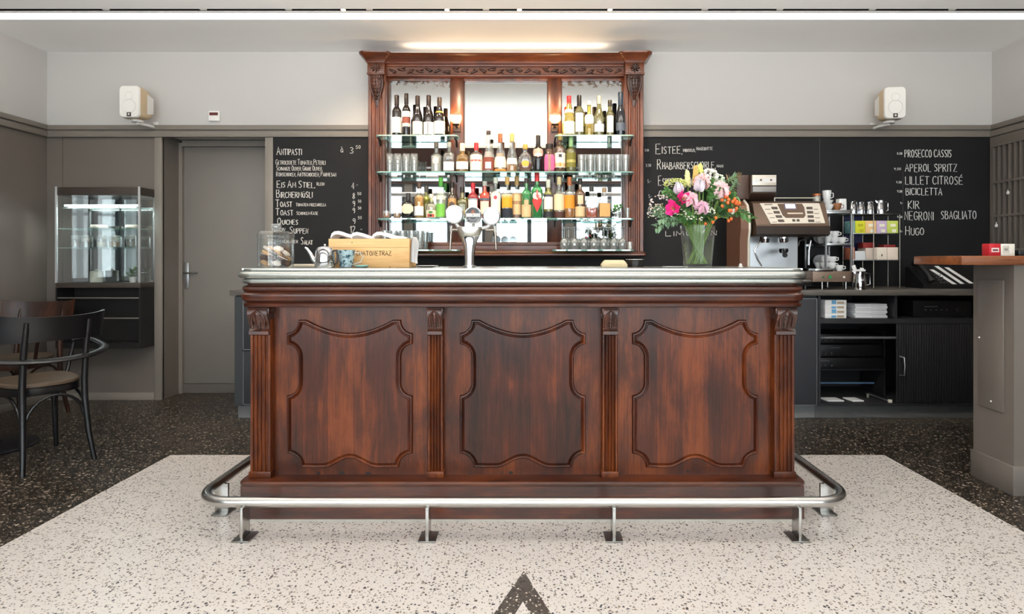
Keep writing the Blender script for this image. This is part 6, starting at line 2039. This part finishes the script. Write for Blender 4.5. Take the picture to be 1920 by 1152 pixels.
M_CUPS = pm('efefee', 0.18, coat=0.3)
rowx = [rx(p) for p in (1553, 1570, 1586)]
for li, z in ((1, SHZ[1]), (0, rz(504))):
    sh = 'middle shelf' if li else 'lowest shelf'
    gname = 'white cups on the ' + sh
    lab = 'white espresso cup on the %s of the cup rack' % sh
    rr = .030
    if li == 0:
        rowx = [rx(p) for p in (1553, 1567)] + [rx(1581)]
        zz_ = rz(504)
    else:
        rowx = [rx(1558), rx(1572), rx(1586)]
        zz_ = z
    for k, x in enumerate(rowx):
        zb_ = zz_ if not (li == 0 and k == 2) else rz(509)
        zc = zb_
        if li == 0 and k == 2: zc = zb_ + .0
        cup_obj(x, YR + .055, zc, lab, gname, rr, .045, M_CUPS, 1)
        if k < 2:
            cup_obj(x + .003, YR + .055, zc + .0456, lab, gname, rr, .045, M_CUPS, 1)
        cup_obj(x, YR + .145, zc, lab, gname, rr, .045, M_CUPS, 1)
    for k in range(5):
        yy = YR + .20 + .026 * k
        t = thing('saucer', 'white saucer standing on edge at the back of the %s' % sh, 'saucer', ((xa + xb) / 2 + .0, yy, zz_ + .056), 'saucers on the ' + sh)
        part('dish', MB().lathe([(.0005, .0), (.03, .0), (.05, -.006), (.05, -.008), (.03, -.003), (.0005, -.003)], (0, 0, 0), 28, axis='Y'), M_CUPS, t, local=True)
    if li == 0: pass
# on top: bowls, a tower of cups, jars
tz = SHZ[2] + .008
def bowl(x, y, z, r, h, label, m, name='bowl', cat='bowl', group=None):
    t = solo(name, MB().lathe([(.0005, 0), (r * .5, 0), (r * .56, .004), (r * .9, h * .6), (r, h), (r - .003, h), (r * .86, h * .6), (r * .5, .008), (.0005, .008)], (x, y, z + .0004), n=28), m, label, cat, group)
    return t


bowl(rx(1559), YR + .05, tz, .040, .045, 'white bowl on top of the cup rack, nearest the coffee machine', M_CUPS)
bowl(rx(1559), YR + .05, tz + .046, .036, .03, 'small white bowl stacked on the white bowl above the cup rack', M_CUPS)
jx, jy = rx(1556), YR + .20
jt = thing('sugar_jar', 'small glass jar with copper lid standing behind the white bowls', 'jar', (jx, jy, tz))
part('glass', MB().lathe([(.0005, 0), (.028, 0), (.030, .01), (.030, .12), (.027, .125), (.027, .008), (.0005, .006)], (jx, jy, tz + .0004), 20), M_TUMBLER, jt)
part('lid', MB().lathe([(.031, .1255), (.032, .130), (.032, .142), (.0005, .144)], (jx, jy, tz), 20), pm('a8663e', 0.35, metal=0.5), jt)
part('sugar', MB().lathe([(.0005, .009), (.026, .009), (.026, .085), (.0005, .09)], (jx, jy, tz), 18), pm('d8c8b4', 0.9), jt)
jx = rx(1572)
cup_obj(jx, YR + .17, tz, 'white cup under the tallest cup on the cup rack', 'cups piled on the cup rack', .034, .078, M_CUPS, 1)
cup_obj(jx, YR + .17, tz + .0786, 'tall white cup topping the pile on the cup rack', 'cups piled on the cup rack', .033, .085, M_CUPS, 1)
cup_obj(rx(1577), YR + .06, tz, 'glass-brown cup at the front of the cup rack top', 'cups piled on the cup rack', .033, .055, pm('8a5a3c', 0.25), 1)
bowl(rx(1590), YR + .20, tz, .036, .062, 'shallow pale bowl with brown rim behind the brown cup', pm('e0cdb8', 0.3))
pj = thing('milk_jug', 'square white jug at the pillar end of the cup rack top', 'jug', (rx(1589), YR + .09, tz))
part('body', MB().lathe([(.0005, 0), (.030, 0), (.032, .004), (.030, .09), (.027, .09), (.028, .006), (.0005, .006)], (rx(1589), YR + .09, tz + .0004), 24, sq=5), M_CUPS, pj)

# ================================================================== wire rack of tea boxes
YTE = 4.56
wx = lambda p: px(p, YTE)
wz = lambda p: pz(p, YTE)
tr_ = thing('tea_rack', 'thin metal rack with two shelves of tea boxes standing on the worktop', 'rack', ((wx(1598) + wx(1686)) / 2, 4.62, WT))
xa, xb = wx(1600), wx(1687)
ya, yb3 = YTE, YTE + .15
for x_ in (xa, wx(1638), xb):
    for yy in (ya, yb3):
        part('post', MB().cyl((x_, yy, WT + .0004), (x_, yy, wz(400) if yy == yb3 else wz(402)), .0035, n=8), pm('8f8a80', 0.35, metal=0.8), tr_)
part('back_sheet', MB().box(xa + .006, wx(1637), yb3 + .0045, yb3 + .0065, wz(487.5), wz(403)), pm('23264a', 0.3), tr_)
LV = [wz(487.5), wz(437.5), wz(401)]
for z in LV:
    part('shelf', MB().box(xa - .004, xb + .004, ya - .004, yb3 + .004, z - .006, z, .001), pm('6b6862', 0.35, metal=0.7) if z > LV[1] else M_ALU, tr_)
wcol = [('8ec6c4', 1598, 1604), ('d9d92e', 1604.3, 1623), ('ecc488', 1623.3, 1644), ('cdb6d4', 1644.3, 1664), ('c4d262', 1664.3, 1685)]
names_ = ['thin pale turquoise tea box', 'bright yellow tea box', 'peach coloured tea box', 'lilac tea box', 'lime green tea box at the far end']
for (c, a, b), nm in zip(wcol, names_):
    x0, x1 = wx(a) + .0008, wx(b) - .0008
    t = thing('tea_box', nm + ' on the upper shelf of the metal rack', 'box', ((x0 + x1) / 2, 4.60, LV[1]), 'coloured tea boxes')
    part('carton', MB().box(x0, x1, YTE + .005, YTE + .12, LV[1] + .0004, wz(414), .001), pm(c, 0.6), t)
    if b - a > 10:
        xm_ = (x0 + x1) / 2
        for (u0, u1, v0, v1) in ((-.018, .022, 425, 420), (-.006, .026, 436, 430)):
            part('print', MB().box(xm_ + u0, xm_ + u1, YTE + .0042, YTE + .0048, wz(v0), wz(v1)), pm('f0ecd8' if c != 'd9d92e' else 'b9b428', 0.6), t)
wcol = [('cf7a5c', 1598, 1603.5, 464), ('e6e8ea', 1604, 1623.5, 471), ('cdbdb0', 1624, 1644, 465), ('eadfce', 1644.3, 1664, 464), ('ecdccb', 1664.3, 1685, 464)]
names_ = ['thin terracotta box at the cup rack end', 'low white box', 'greyish beige box', 'cream box with a small dark mark', 'plain cream box at the far end']
for (c, a, b, tp_), nm in zip(wcol, names_):
    x0, x1 = wx(a) + .0008, wx(b) - .0008
    t = thing('tea_box', nm + ' on the lower shelf of the metal rack', 'box', ((x0 + x1) / 2, 4.60, LV[0]), 'pale tea boxes')
    part('carton', MB().box(x0, x1, YTE + .005, YTE + .12, LV[0] + .0004, wz(tp_), .001), pm(c, 0.6), t)
    if 'mark' in nm:
        xm_ = (x0 + x1) / 2
        part('print', MB().box(xm_ - .004, xm_ + .005, YTE + .0042, YTE + .0048, wz(481), wz(477)), pm('4a3a34', 0.6), t)
for a, b, tp_, lab in ((1621, 1643, 455, 'dark red sachet box lying on the beige box'), (1660, 1682, 459, 'flat dark red sachet pack lying on the cream boxes')):
    o = box_item('red_packet', lab, 'packet', wx(a), wx(b), YTE + .02, YTE + .10, wz(464 if a > 1650 else 465) + .0002, wz(tp_), pm('7a1f1c', 0.5), 'red packets on the tea boxes')
# metal jugs on top of the rack
def jug(x, y, z, r, h, label, group, sd=1, name='milk_pitcher', m=None, rot=0.0):
    t = thing(name, label, 'jug', (x, y, z + .0004), group, rot)
    part('body', MB().lathe([(.0005, 0), (r, 0), (r * 1.02, .004), (r * .98, h * .5), (r * .80, h * .85), (r * .84, h), (r * .81, h), (r * .77, h * .85), (r * .94, h * .5), (r * .95, .006), (.0005, .005)], n=26), m or M_CHROME, t, local=True)
    part('spout', MB().tube([(-sd * r * .7, 0, h * .88), (-sd * r * 1.0, 0, h * .97), (-sd * r * 1.15, 0, h * 1.03)], [.012, .008, .004], 8), m or M_CHROME, t, local=True)
    part('handle', MB().tube([(sd * r * .82, 0, h * .90), (sd * r * 1.55, 0, h * .88), (sd * r * 1.6, 0, h * .3), (sd * r * .97, 0, h * .22)], .004, 8), m or M_CHROME, t, local=True)
    return t


for p, r, h, lab in ((1608, .038, .10, 'round steel milk jug on the tea rack nearest the cup rack'), (1624, .026, .095, 'slim steel milk jug second along the top of the tea rack'), (1640.5, .028, .098, 'steel milk jug third along the top of the tea rack'), (1661, .037, .108, 'largest steel milk jug with a square handle at the far end of the tea rack')):
    jug(wx(p), YTE + .07, LV[2], r, h, lab, 'steel milk jugs on the tea rack', rot=0.0 if p > 1650 else 1.35)
YPP = 4.30
pj = jug(px(1612, YPP), YPP, WT, .047, .135, 'tall steel pitcher with folded paper inside standing on the worktop', None, 1, 'steel_pitcher')
pp = MB()
q = random.Random(4)
xx0 = px(1612, YPP)
for k, (dx, a, h) in enumerate(((-.026, -.35, .085), (-.008, -.1, .05), (.012, .2, .062), (.026, .35, .055))):
    M = Matrix.Translation((xx0 + dx * .6, YPP + .004 * k, WT + .09)) @ Matrix.Rotation(a, 4, 'Y')
    pp.box(-.014, .014, -.002, .002, 0, h + .01, .001, M=M)
solo('paper_slips', pp, M_PAPER, 'white folded paper slips standing in the steel pitcher', 'paper')

# ================================================================== telephone
YPH = 4.52
x0, x1 = px(1722, YPH), px(1830, YPH)
ph = thing('telephone', 'black desk telephone with three white label strips on the worktop', 'telephone', ((x0 + x1) / 2, 4.6, WT))
z0 = WT + .0004
part('body', MB().prism([(YPH - .06, z0), (YPH + .16, z0), (YPH + .16, z0 + .16), (YPH + .13, z0 + .17), (YPH - .06, z0 + .03)], x0, x1, 'YZ'), M_BLACK, ph)
def on_ph(p, t, off=.0015):   # t: 0 at the front edge of the slope, 1 at the back
    return (p, YPH - .06 + .19 * t - off * .59, z0 + .03 + .14 * t + off * .8)
for k, (a, l0, l1) in enumerate(((.50, .02, .80), (.64, .04, 1.0), (.80, .06, .92))):
    xa_, xb_ = x0 + (x1 - x0) * a, x0 + (x1 - x0) * (a + .075)
    sh_ = -.075
    m_ = MB()
    c = [on_ph(xa_, l0), on_ph(xb_, l0), on_ph(xb_ + sh_, l1), on_ph(xa_ + sh_, l1)]
    d_ = [on_ph(xa_, l0, .0005), on_ph(xb_, l0, .0005), on_ph(xb_ + sh_, l1, .0005), on_ph(xa_ + sh_, l1, .0005)]
    m_.add(c + d_, [(0, 1, 2, 3), (7, 6, 5, 4), (0, 4, 5, 1), (1, 5, 6, 2), (2, 6, 7, 3), (3, 7, 4, 0)], False)
    part('label_strip', m_, M_PAPER, ph)
hs = MB().tube([on_ph(x0 + .05, .0, .03), on_ph(x0 + .045, .2, .05), on_ph(x0 + .045, .8, .05), on_ph(x0 + .05, 1.0, .03)], [.028, .02, .02, .028], 12)
part('handset', hs, pm('1a1a1b', 0.3), ph)
kp = MB()
for i in range(3):
    for j in range(4):
        c = Vector(on_ph(x0 + .145 + .022 * i, .1 + .13 * j, .004))
        kp.ball(tuple(c), .007, .005, .005, 8, 5)
part('keypad', kp, pm('55565a', 0.4), ph)

# ================================================================== grey counter end with oak top, key rack on the wall
PX0, PY0, PY1 = 2.388, 2.886, 3.15
pc = thing('service_counter', 'tall grey painted counter end with a brown wooden top', 'counter', (3.1, 3.0, 0))
part('carcass', MB().box(PX0, XR - .002, PY0, PY1, 0.0005, 1.1405), M_GREY, pc)
part('plinth', MB().box(PX0 - .012, XR - .002, PY0 - .010, PY1 + .006, 0.0006, .145, .002), M_GREY, pc)
fz0, fz1 = EYE - (765 - CY) / 360, EYE - (525 - CY) / 360
part('access_panel', MB().box(PX0 - .010, PX0 - .0003, PY0 + .055, PY1 - .045, fz0, fz1, .002), M_GREY, pc)
part('screw', MB().ball((PX0 - .0105, PY1 - .055, fz0 + .36), .005).ball((PX0 - .0105, PY0 + .13, fz0 + .04), .005), M_WHITE, pc)
part('wooden_top', MB().box(2.105, XR - .002, PY0 - .035, PY1 + .06, 1.141, 1.186, .004), M_OAK, pc)
sx = lambda p: px(p, 2.95)
sz0 = 1.1863
rb = thing('red_box', 'small red box with a white label on the wooden counter top', 'box', (sx(1866), 2.97, sz0))
part('body', MB().box(sx(1855), sx(1876.3), 2.95, 3.0, sz0, pz(457, 2.95), .002), pm('a81c26', 0.45), rb)
part('label', MB().box(sx(1859), sx(1873), 2.9490, 2.9497, pz(473, 2.95), pz(465, 2.95)), pm('e6d6d0', 0.6), rb)
part('print', MB().box(sx(1861), sx(1871), 2.9484, 2.9489, pz(471, 2.95), pz(467.5, 2.95)), pm('6a3a38', 0.6), rb)
wb = thing('white_box', 'small white box beside the red box on the wooden counter top', 'box', (sx(1890), 2.97, sz0))
part('body', MB().box(sx(1877), sx(1903), 2.95, 3.0, sz0, pz(457.5, 2.95), .002), pm('e2ddd2', 0.5), wb)
part('printed_panel', MB().box(sx(1880), sx(1892), 2.9490, 2.9497, pz(474, 2.95), pz(461, 2.95)), pm('c3beb2', 0.6), wb)
part('print', MB().box(sx(1883), sx(1889), 2.9484, 2.9489, pz(470, 2.95), pz(466, 2.95)), pm('8a857c', 0.6), wb)
solo('card_reader', MB().box(sx(1910), sx(1945), 2.95, 3.03, sz0, sz0 + .03, .006), M_BLACK, 'black low card reader at the frame edge of the wooden counter top', 'device')

kr = thing('key_rack', 'grey painted key rack with narrow slots on the side wall', 'key rack', (XR - .02, 4.4, 1.25))
yk0, yk1 = 3.3, 4.80
kz0, kz1 = 1.25, 2.10
part('back_panel', MB().box(XR - .012, XR - .0005, yk0, yk1, kz0, kz1), pm('26221f', 0.7), kr)
gm = MB()
rows_ = [kz0, 1.525, 1.80, kz1]
for z in rows_:
    gm.box(XR - .05, XR - .0125, yk0, yk1, z - .009, z + .009)
part('rail', gm, M_GREY, kr)
ncol = 28
for k in range(ncol + 1):
    y_ = yk0 + (yk1 - yk0) * k / ncol
    for j in range(3):
        pass
    part('divider', MB().box(XR - .046, XR - .0126, y_ - .007, y_ + .007, kz0 + .0095, kz1 - .0095), M_GREY, kr)
part('surround', MB().box(XR - .03, XR - .0005, yk1 + .008, yk1 + .05, 1.0, 2.18).box(XR - .03, XR - .0005, yk0, yk1 + .007, kz1 + .0095, 2.18), M_GREY, kr)
M_FOB = pm('f4f2ec', 0.25, coat=0.4)
for k, (yy, z, lab) in enumerate(((4.63, 1.70, 'round white key fob in the middle row of the key rack nearest the blackboard'), (4.46, 1.715, 'round white key fob in the middle row close to the frame edge'), (4.745, 1.445, 'round pale key fob in the lower row of the key rack'))):
    t = thing('key_fob', lab, 'key fob', (XR - .06, yy, z), 'key fobs')
    part('disc', MB().lathe([(.0005, -.005), (.012, -.004), (.0145, 0), (.012, .004), (.0005, .005)], (XR - .060, yy, z), 20, axis='X'), M_FOB, t)
    part('hook', MB().tube([(XR - .0455, yy, z + .024), (XR - .062, yy, z + .028), (XR - .062, yy, z + .012)], .0022, 6), M_STEEL, t)
M_NUM = pm('1f1b18', 0.6)
for k in range(6):
    y_ = yk0 + (yk1 - yk0) * (ncol - 1 - k + .5) / ncol
    mb = MB()
    for j in range(5):
        mb.ball((XR - .0135, y_ + .012 * sin(j * 2.1), 2.06 - .022 * j), .004, .011, .010, 8, 5)
        mb.tube([(XR - .0135, y_ - .014, 2.06 - .022 * j), (XR - .014, y_ + .012, 2.05 - .022 * j)], .003, 5)
    part('scroll_ornament', mb, M_NUM, kr)

# ================================================================== wall loudspeakers and thermostat
M_SPK = pm('e9e6e1', 0.55)
M_SPKT = pm('d6bf9c', 0.5)
for (cxp, cyp, yaw, sg, lab) in ((254.5, 195, 0.02, 1, 'white wall loudspeaker above the display case'), (1670, 197, 0.12, -1, 'white wall loudspeaker above the blackboard of aperitifs')):
    Ys = 4.66
    x, z = px(cxp, Ys), pz(cyp, Ys)
    sp_ = thing('loudspeaker', lab, 'loudspeaker', (x, Ys, z), 'wall loudspeakers')
    R = Matrix.Rotation(-yaw, 4, 'Z')
    hw, hh = .080, .126
    def rr(hw, hh, r, y):
        return [(a, y, b) for a, b in arc(hw - r, hh - r, r, 0, pi / 2, 5) + arc(-hw + r, hh - r, r, pi / 2, pi, 5) + arc(-hw + r, -hh + r, r, pi, 1.5 * pi, 5) + arc(hw - r, -hh + r, r, 1.5 * pi, 2 * pi, 5)]
    mb = MB().loft([rr(hw, hh, .03, -.058), rr(hw, hh, .03, -.02), rr(hw * .93, hh * .93, .03, .05), rr(hw * .68, hh * .74, .03, .115)], True, True, True, M=R)
    part('cabinet', mb, M_SPKT, sp_, local=True)
    gr_ = part('grille', MB().loft([rr(hw * 1.0, hh * 1.0, .03, -.0585), rr(hw * .99, hh * .99, .03, -.070), rr(hw * .94, hh * .95, .03, -.076)], True, True, True, M=R), M_SPK, sp_, local=True)
    for zc, r in ((.045, .032), (-.035, .055)):
        part('driver_ring', MB().lathe([(r, -.0005), (r * .97, -.0025), (r * .90, -.0005)], (0, -.0764, zc), 28, M=R, axis='Y'), pm('dcdbd6', 0.5), gr_, local=True)
    lg = MB().box(-.0165, .0165, -.0785, -.0766, -hh * .80 - .016, -hh * .80 + .016, M=R)
    part('badge', lg, pm('2f2a28', 0.4), gr_, local=True)
    part('badge_mark', MB().box(-.007, .007, -.0795, -.0787, -hh * .80 - .007, -hh * .80 + .007, M=R), pm('e6d8cc', 0.5), gr_, local=True)
    part('side_panel', MB().prism([(-.002, -.085), (.100, -.06), (.100, .065), (-.002, .09)], sg * .066, sg * .0765, 'YZ', M=R), M_SPK, sp_, local=True)
    part('wall_bracket', MB().cyl((0, .02, -hh - .001), (0, .02, -hh - .018), .045, .04).tube([(0, .02, -hh - .022), (sg * .03, .10, -hh - .022), (sg * .03, YW - Ys, -hh - .02)], .012, 10).box(sg * .03 - .02, sg * .03 + .02, YW - Ys - .008, YW - Ys - .0005, -hh - .036, -hh + .03, .002), M_SPK, sp_, local=True)
x, z = px(403.5, YW), pz(219, YW)
th = thing('thermostat', 'small white wall thermostat with a dark red display above the door recess', 'thermostat', (x, YW, z))
part('case', MB().box(x - .046, x + .046, YW - .022, YW - .0005, z - .040, z + .044, .006), M_WHITE, th)
part('display', MB().box(x - .036, x + .034, YW - .0235, YW - .0222, z + .006, z + .030), pm('5a1f1c', 0.25), th)

# ================================================================== refrigerated display case
YK = 4.68
kx = lambda p: px(p, YK)
kz = lambda p: pz(p, YK)
dc = thing('display_case', 'wall-hung glass display case with lit shelves over a dark open niche', 'display case', ((kx(103) + kx(262)) / 2, 4.76, kz(654)))
xa, xb, yb4 = kx(104), kx(263), YW + .003
xs = -3.142
M_KD = pm('4a413b', 0.4, metal=0.4, var=0.05)
M_KB = pm('191817', 0.5)
part('top_panel', MB().box(xa, xb, YK, yb4, kz(366), kz(351), .002), M_KD, dc)
part('floor_panel', MB().box(xa, xb, YK, yb4, kz(540), kz(531), .002), M_KD, dc)
lo = MB()
lo.box(xa, xa + .012, YK, yb4, kz(654), kz(540.3)).box(xb - .012, xb, YK, yb4, kz(654), kz(540.3)).box(xa + .0125, xb - .0125, YK, yb4, kz(654), kz(644)).box(xa + .0125, xb - .0125, yb4 - .01, yb4, kz(644), kz(540.3))
part('niche', lo, M_KB, dc)
for p in (558, 596):
    part('niche_bar', MB().box(xa + .0125, xb - .0125, YK + .004, YK + .02, kz(p + 2.5), kz(p), .001), pm('6b655f', 0.4, metal=0.3), dc)
for x_ in (xa, xb - .014):
    part('corner_post', MB().box(x_, x_ + .014, YK - .008, YK + .008, kz(530.5), kz(350), .002), pm('c4c6c6', 0.35, metal=0.3), dc)
part('corner_post', MB().box(xb - .012, xb, yb4 - .016, yb4 - .002, kz(530.5), kz(366.5), .002), M_ALU, dc)
lamp('case_light', 'AREA', ((xa + xb) / 2, YK + .045, kz(388)), 5.0, (.93, .98, 1.0), .55, .02)
part('back_mirror', MB().box(xa + .001, xb - .0125, yb4 - .012, yb4 - .004, kz(530.5), kz(366.5)), M_MIRROR, dc)
part('front_glass', MB().box(xa + .0145, xb - .0145, YK - .003, YK + .001, kz(530.5), kz(366.5)), M_CLEAR, dc)
part('side_glass', MB().box(xb - .005, xb - .001, YK + .0085, yb4 - .0165, kz(530.5), kz(366.5)), M_CLEAR, dc)
part('light_tube', MB().cyl((xa + .05, YK + .03, kz(385)), (xb - .02, YK + .03, kz(385)), .008), pm('ffffff', 0.5, emit='f4fbff', estr=3.0, name='tube_glow'), dc)
KS = []
for p in (388, 428, 464):
    part('glass_shelf', MB().box(xa + .016, xb - .006, YK + .015 if p != 388 else YK + .045, yb4 - .0125, kz(p + 2), kz(p)), thin_glass((0.80, 0.92, 0.88), .12, 'case_shelf', edge=.4, body=.18, bodycol=(.6, .7, .66)), dc)
    KS.append(kz(p))
part('door_divider', MB().box((xa + xb) / 2 + .05, (xa + xb) / 2 + .06, yb4 - .018, yb4 - .0125, kz(530.5), kz(366.5)), M_KB, dc)
YI = YK + .09
ix = lambda p: px(p, YI)
for p, w_, lab in ((186, .075, 'pale flat cake on the upper shelf of the display case, beside the middle'), (247, .055, 'pale flat cake on the upper shelf of the display case near its corner post')):
    t = thing('cake', lab, 'cake', (ix(p), YI, KS[1]), 'cakes in the display case')
    part('plate', MB().lathe([(.0005, .0), (w_ * .7, .0), (w_, .008), (w_, .010), (.0005, .006)], (0, 0, .0004), 28, sy=.8), M_WHITE, t, local=True)
    part('sponge', MB().lathe([(.0005, .0104), (w_ * .85, .0104), (w_ * .86, .026), (w_ * .8, .030), (.0005, .031)], (0, 0, 0), 28, sy=.8), pm('e9e2d0', 0.8, var=.1, vscale=40), t, local=True)
for k, (p, c, lab) in enumerate(((143, '8a6a4a', 'jar of brown preserve at the wall end of the jar shelf'), (163, '7d7460', 'second jar from the wall end of the jar shelf'), (191, 'e6dcb4', 'jar of cream-coloured dessert in the middle of the jar shelf'), (216, 'b98a4a', 'jar of golden preserve on the jar shelf'), (246, '6a6250', 'dark jar next to the corner post on the jar shelf'))):
    r, h = (.042 if k in (0, 1, 3) else .036), .10
    t = thing('dessert_jar', lab, 'jar', (ix(p), YI, KS[2]), 'jars in the display case')
    part('glass', MB().lathe([(.0005, 0), (r * .9, 0), (r, .005), (r, h * .85), (r * .9, h), (r * .84, h), (r * .94, h * .85), (r * .94, .008), (.0005, .006)], (0, 0, .0004), 22), M_TUMBLER, t, local=True)
    part('filling', MB().lathe([(.0005, .009), (r * .88, .009), (r * .88, h * .45), (.0005, h * .47)], (0, 0, 0), 20), pm(c, .7, var=.2, vscale=50), t, local=True)
    part('layer', MB().lathe([(.0005, h * .48), (r * .88, h * .475), (r * .88, h * .72), (.0005, h * .74)], (0, 0, 0), 20), pm('e2dccb' if k % 2 else '5d4a38', .7, var=.2, vscale=50), t, local=True)
fz = kz(530.6)
t = thing('crock', 'pale round crock with lid on the floor of the display case', 'crock', (ix(181), YI, fz))
part('body', MB().lathe([(.0005, 0), (.042, 0), (.046, .005), (.046, .075), (.043, .082), (.0005, .082)], (0, 0, .0004), 26), pm('dcdccb', .4), t, local=True)
part('lid', MB().lathe([(.0475, .0825), (.0475, .090), (.03, .096), (.008, .098), (.009, .108), (.0005, .110)], (0, 0, 0), 26), pm('d2d2c2', .4), t, local=True)
t = thing('potted_herb', 'small green herb plant at the corner of the display case floor', 'plant', (ix(249), YI, fz))
part('pot', MB().lathe([(.0005, 0), (.022, 0), (.028, .045), (.025, .045), (.0005, .040)], (0, 0, .0004), 20), M_WHITE, t, local=True)
lm = MB()
q = random.Random(9)
for k in range(34):
    a, r, h = q.uniform(0, 2 * pi), q.uniform(.005, .045), q.uniform(.05, .12)
    M = Matrix.Translation((r * cos(a), r * sin(a) * .7, h)) @ Matrix.Rotation(a, 4, 'Z') @ Matrix.Rotation(q.uniform(-1.1, .3), 4, 'Y')
    lm.ball((0, 0, 0), .020, .008, .002, 8, 4, M)
part('leaves', lm, pm('4d7a34', .5, var=.25, vscale=40), t, local=True)
t = thing('tray', 'dark low tray lying on the display case floor beside the crock', 'tray', (ix(215), YI, fz))
part('dish', MB().box(-.06, .05, -.05, .05, .0004, .008, .002), M_BLACK, t, local=True)

# ================================================================== cafe table and bentwood armchairs
M_BENT = pm('0e0d0f', 0.34, coat=0.1, var=.1)
M_BENTB = wood('dark_brown_beech', '1c0f0a', '2e1a12', '47291b', 'Z', 1.5, stain=.2)
M_SEAT = pm('56483a', .45, var=.1, bump=.2, bscale=120)


def chair(name, label, loc, rotz, mat_, group):
    t = thing(name, label, 'chair', loc, group, rotz)
    # seat: rounded trapezoid
    n = 40
    def ring(k, z):
        o = []
        for i in range(n):
            a = 2 * pi * i / n
            c, s_ = cos(a), sin(a)
            e = 1.0 / ((abs(c) ** 3.2 + abs(s_) ** 3.2) ** (1 / 3.2))
            x, y = c * e, s_ * e
            o.append((x * (.182 + .016 * y) * k, y * .205 * k, z))
        return o
    part('seat', MB().loft([ring(.97, .452), ring(1.0, .458), ring(1.0, .470), ring(.96, .478), ring(.7, .480), ring(.3, .476)], True, True, True), M_SEAT, t, local=True)
    part('seat_frame', MB().loft([ring(.86, .41), ring(.99, .41), ring(1.0, .415), ring(1.0, .4505), ring(.86, .4505)], True), mat_, t, local=True)
    for s_ in (-1, 1):
        part('leg', MB().tube([(s_ * .168, -.285, .001), (s_ * .154, -.250, .16), (s_ * .146, -.222, .36), (s_ * .146, -.216, .47), (s_ * .146, -.235, .66), (s_ * .146, -.262, .78), (s_ * .146, -.272, .825)], [.013, .0155, .017, .0175, .016, .0145, .012], 12), mat_, t, local=True)
        part('leg', MB().tube([(s_ * .172, .21, .001), (s_ * .160, .195, .2), (s_ * .150, .180, .41)], [.012, .016, .019], 12), mat_, t, local=True)
        # bent brace under the seat side
        part('brace', MB().tube([(s_ * .158, -.235, .22)] + [(s_ * .155, -.02 - .2 * cos(a), .25 + .155 * sin(a)) for a in [pi * (.06 + .88 * i / 10) for i in range(11)]] + [(s_ * .158, .19, .22)], .0085, 8), mat_, t, local=True)
    part('brace', MB().tube([(-.152, -.242, .22)] + [(-.140 * cos(a), -.230, .25 + .155 * sin(a)) for a in [pi * (.06 + .88 * i / 10) for i in range(11)]] + [(.152, -.242, .22)], .0085, 8), mat_, t, local=True)
    # curved back board
    rows = []
    A = radians(66)
    R0 = .262
    for j in range(7):
        zf = j / 6
        z = .715 + .135 * zf
        rows.append([((R0 + .012 * zf) * sin(-A + 2 * A * i / 20), -.278 + (R0) * .55 * (1 - cos(-A + 2 * A * i / 20)) * .9 - .022 * zf, z + (.018 * (abs(i - 10) / 10) ** 2 if j > 3 else 0)) for i in range(21)])
    inner = [[(a * .965, b + .016, c) for a, b, c in r] for r in rows]
    bk = MB()
    bk.loft(rows, False)
    bk.loft(inner, False)
    bk.loft([rows[0], inner[0]], False)
    bk.loft([rows[-1], inner[-1]], False)
    bk.loft([[r[0] for r in rows], [r[0] for r in inner]], False)
    bk.loft([[r[-1] for r in rows], [r[-1] for r in inner]], False)
    part('backrest', bk, mat_, t, local=True)
    # arm hoop
    hp = [(-.245, .16, .655), (-.285, .12, .668), (-.306, .04, .660)]
    hp += [(.308 * -cos(a), -.05 - .225 * sin(a), .645 - .04 * sin(a)) for a in [pi * i / 14 for i in range(15)]]
    hp += [(.306, .04, .660), (.285, .12, .668), (.245, .16, .655)]
    part('arm_hoop', MB().tube(hp, .0125, 10, flat=1.9), mat_, t, local=True)
    for s_ in (-1, 1):
        part('arm_support', MB().tube([(s_ * .246, .158, .655), (s_ * .225, .15, .57), (s_ * .195, .12, .48), (s_ * .172, .10, .43)], .011, 8), mat_, t, local=True)
    return t


fa = math.atan2(.5, -.87) - pi / 2
chair('armchair', 'black bentwood armchair with a brown leather seat seen from behind', (-2.88, 3.41, 0), fa, M_BENT, 'bentwood armchairs at the table')
chair('armchair', 'dark brown bentwood armchair by the side wall behind the table', (-3.66, 4.16, 0), radians(188), M_BENTB, 'bentwood armchairs at the table')
TBX, TBY = -3.36, 3.62
tb_ = thing('cafe_table', 'round dark wooden pedestal table partly cut by the frame edge', 'table', (TBX, TBY, 0))
part('tabletop', MB().lathe([(.0005, .742), (.36, .742), (.375, .748), (.378, .758), (.372, .768), (.0005, .770)], (TBX, TBY, 0), 48), M_BENTB, tb_)
part('pedestal', MB().lathe([(.17, .741), (.06, .725), (.052, .70), (.052, .06), (.065, .035)], (TBX, TBY, 0), 28), M_BENTB, tb_)
part('foot_disc', MB().lathe([(.0005, .0005), (.245, .0005), (.25, .008), (.24, .018), (.08, .034), (.0005, .035)], (TBX, TBY, 0), 44), pm('17151a', .35), tb_)
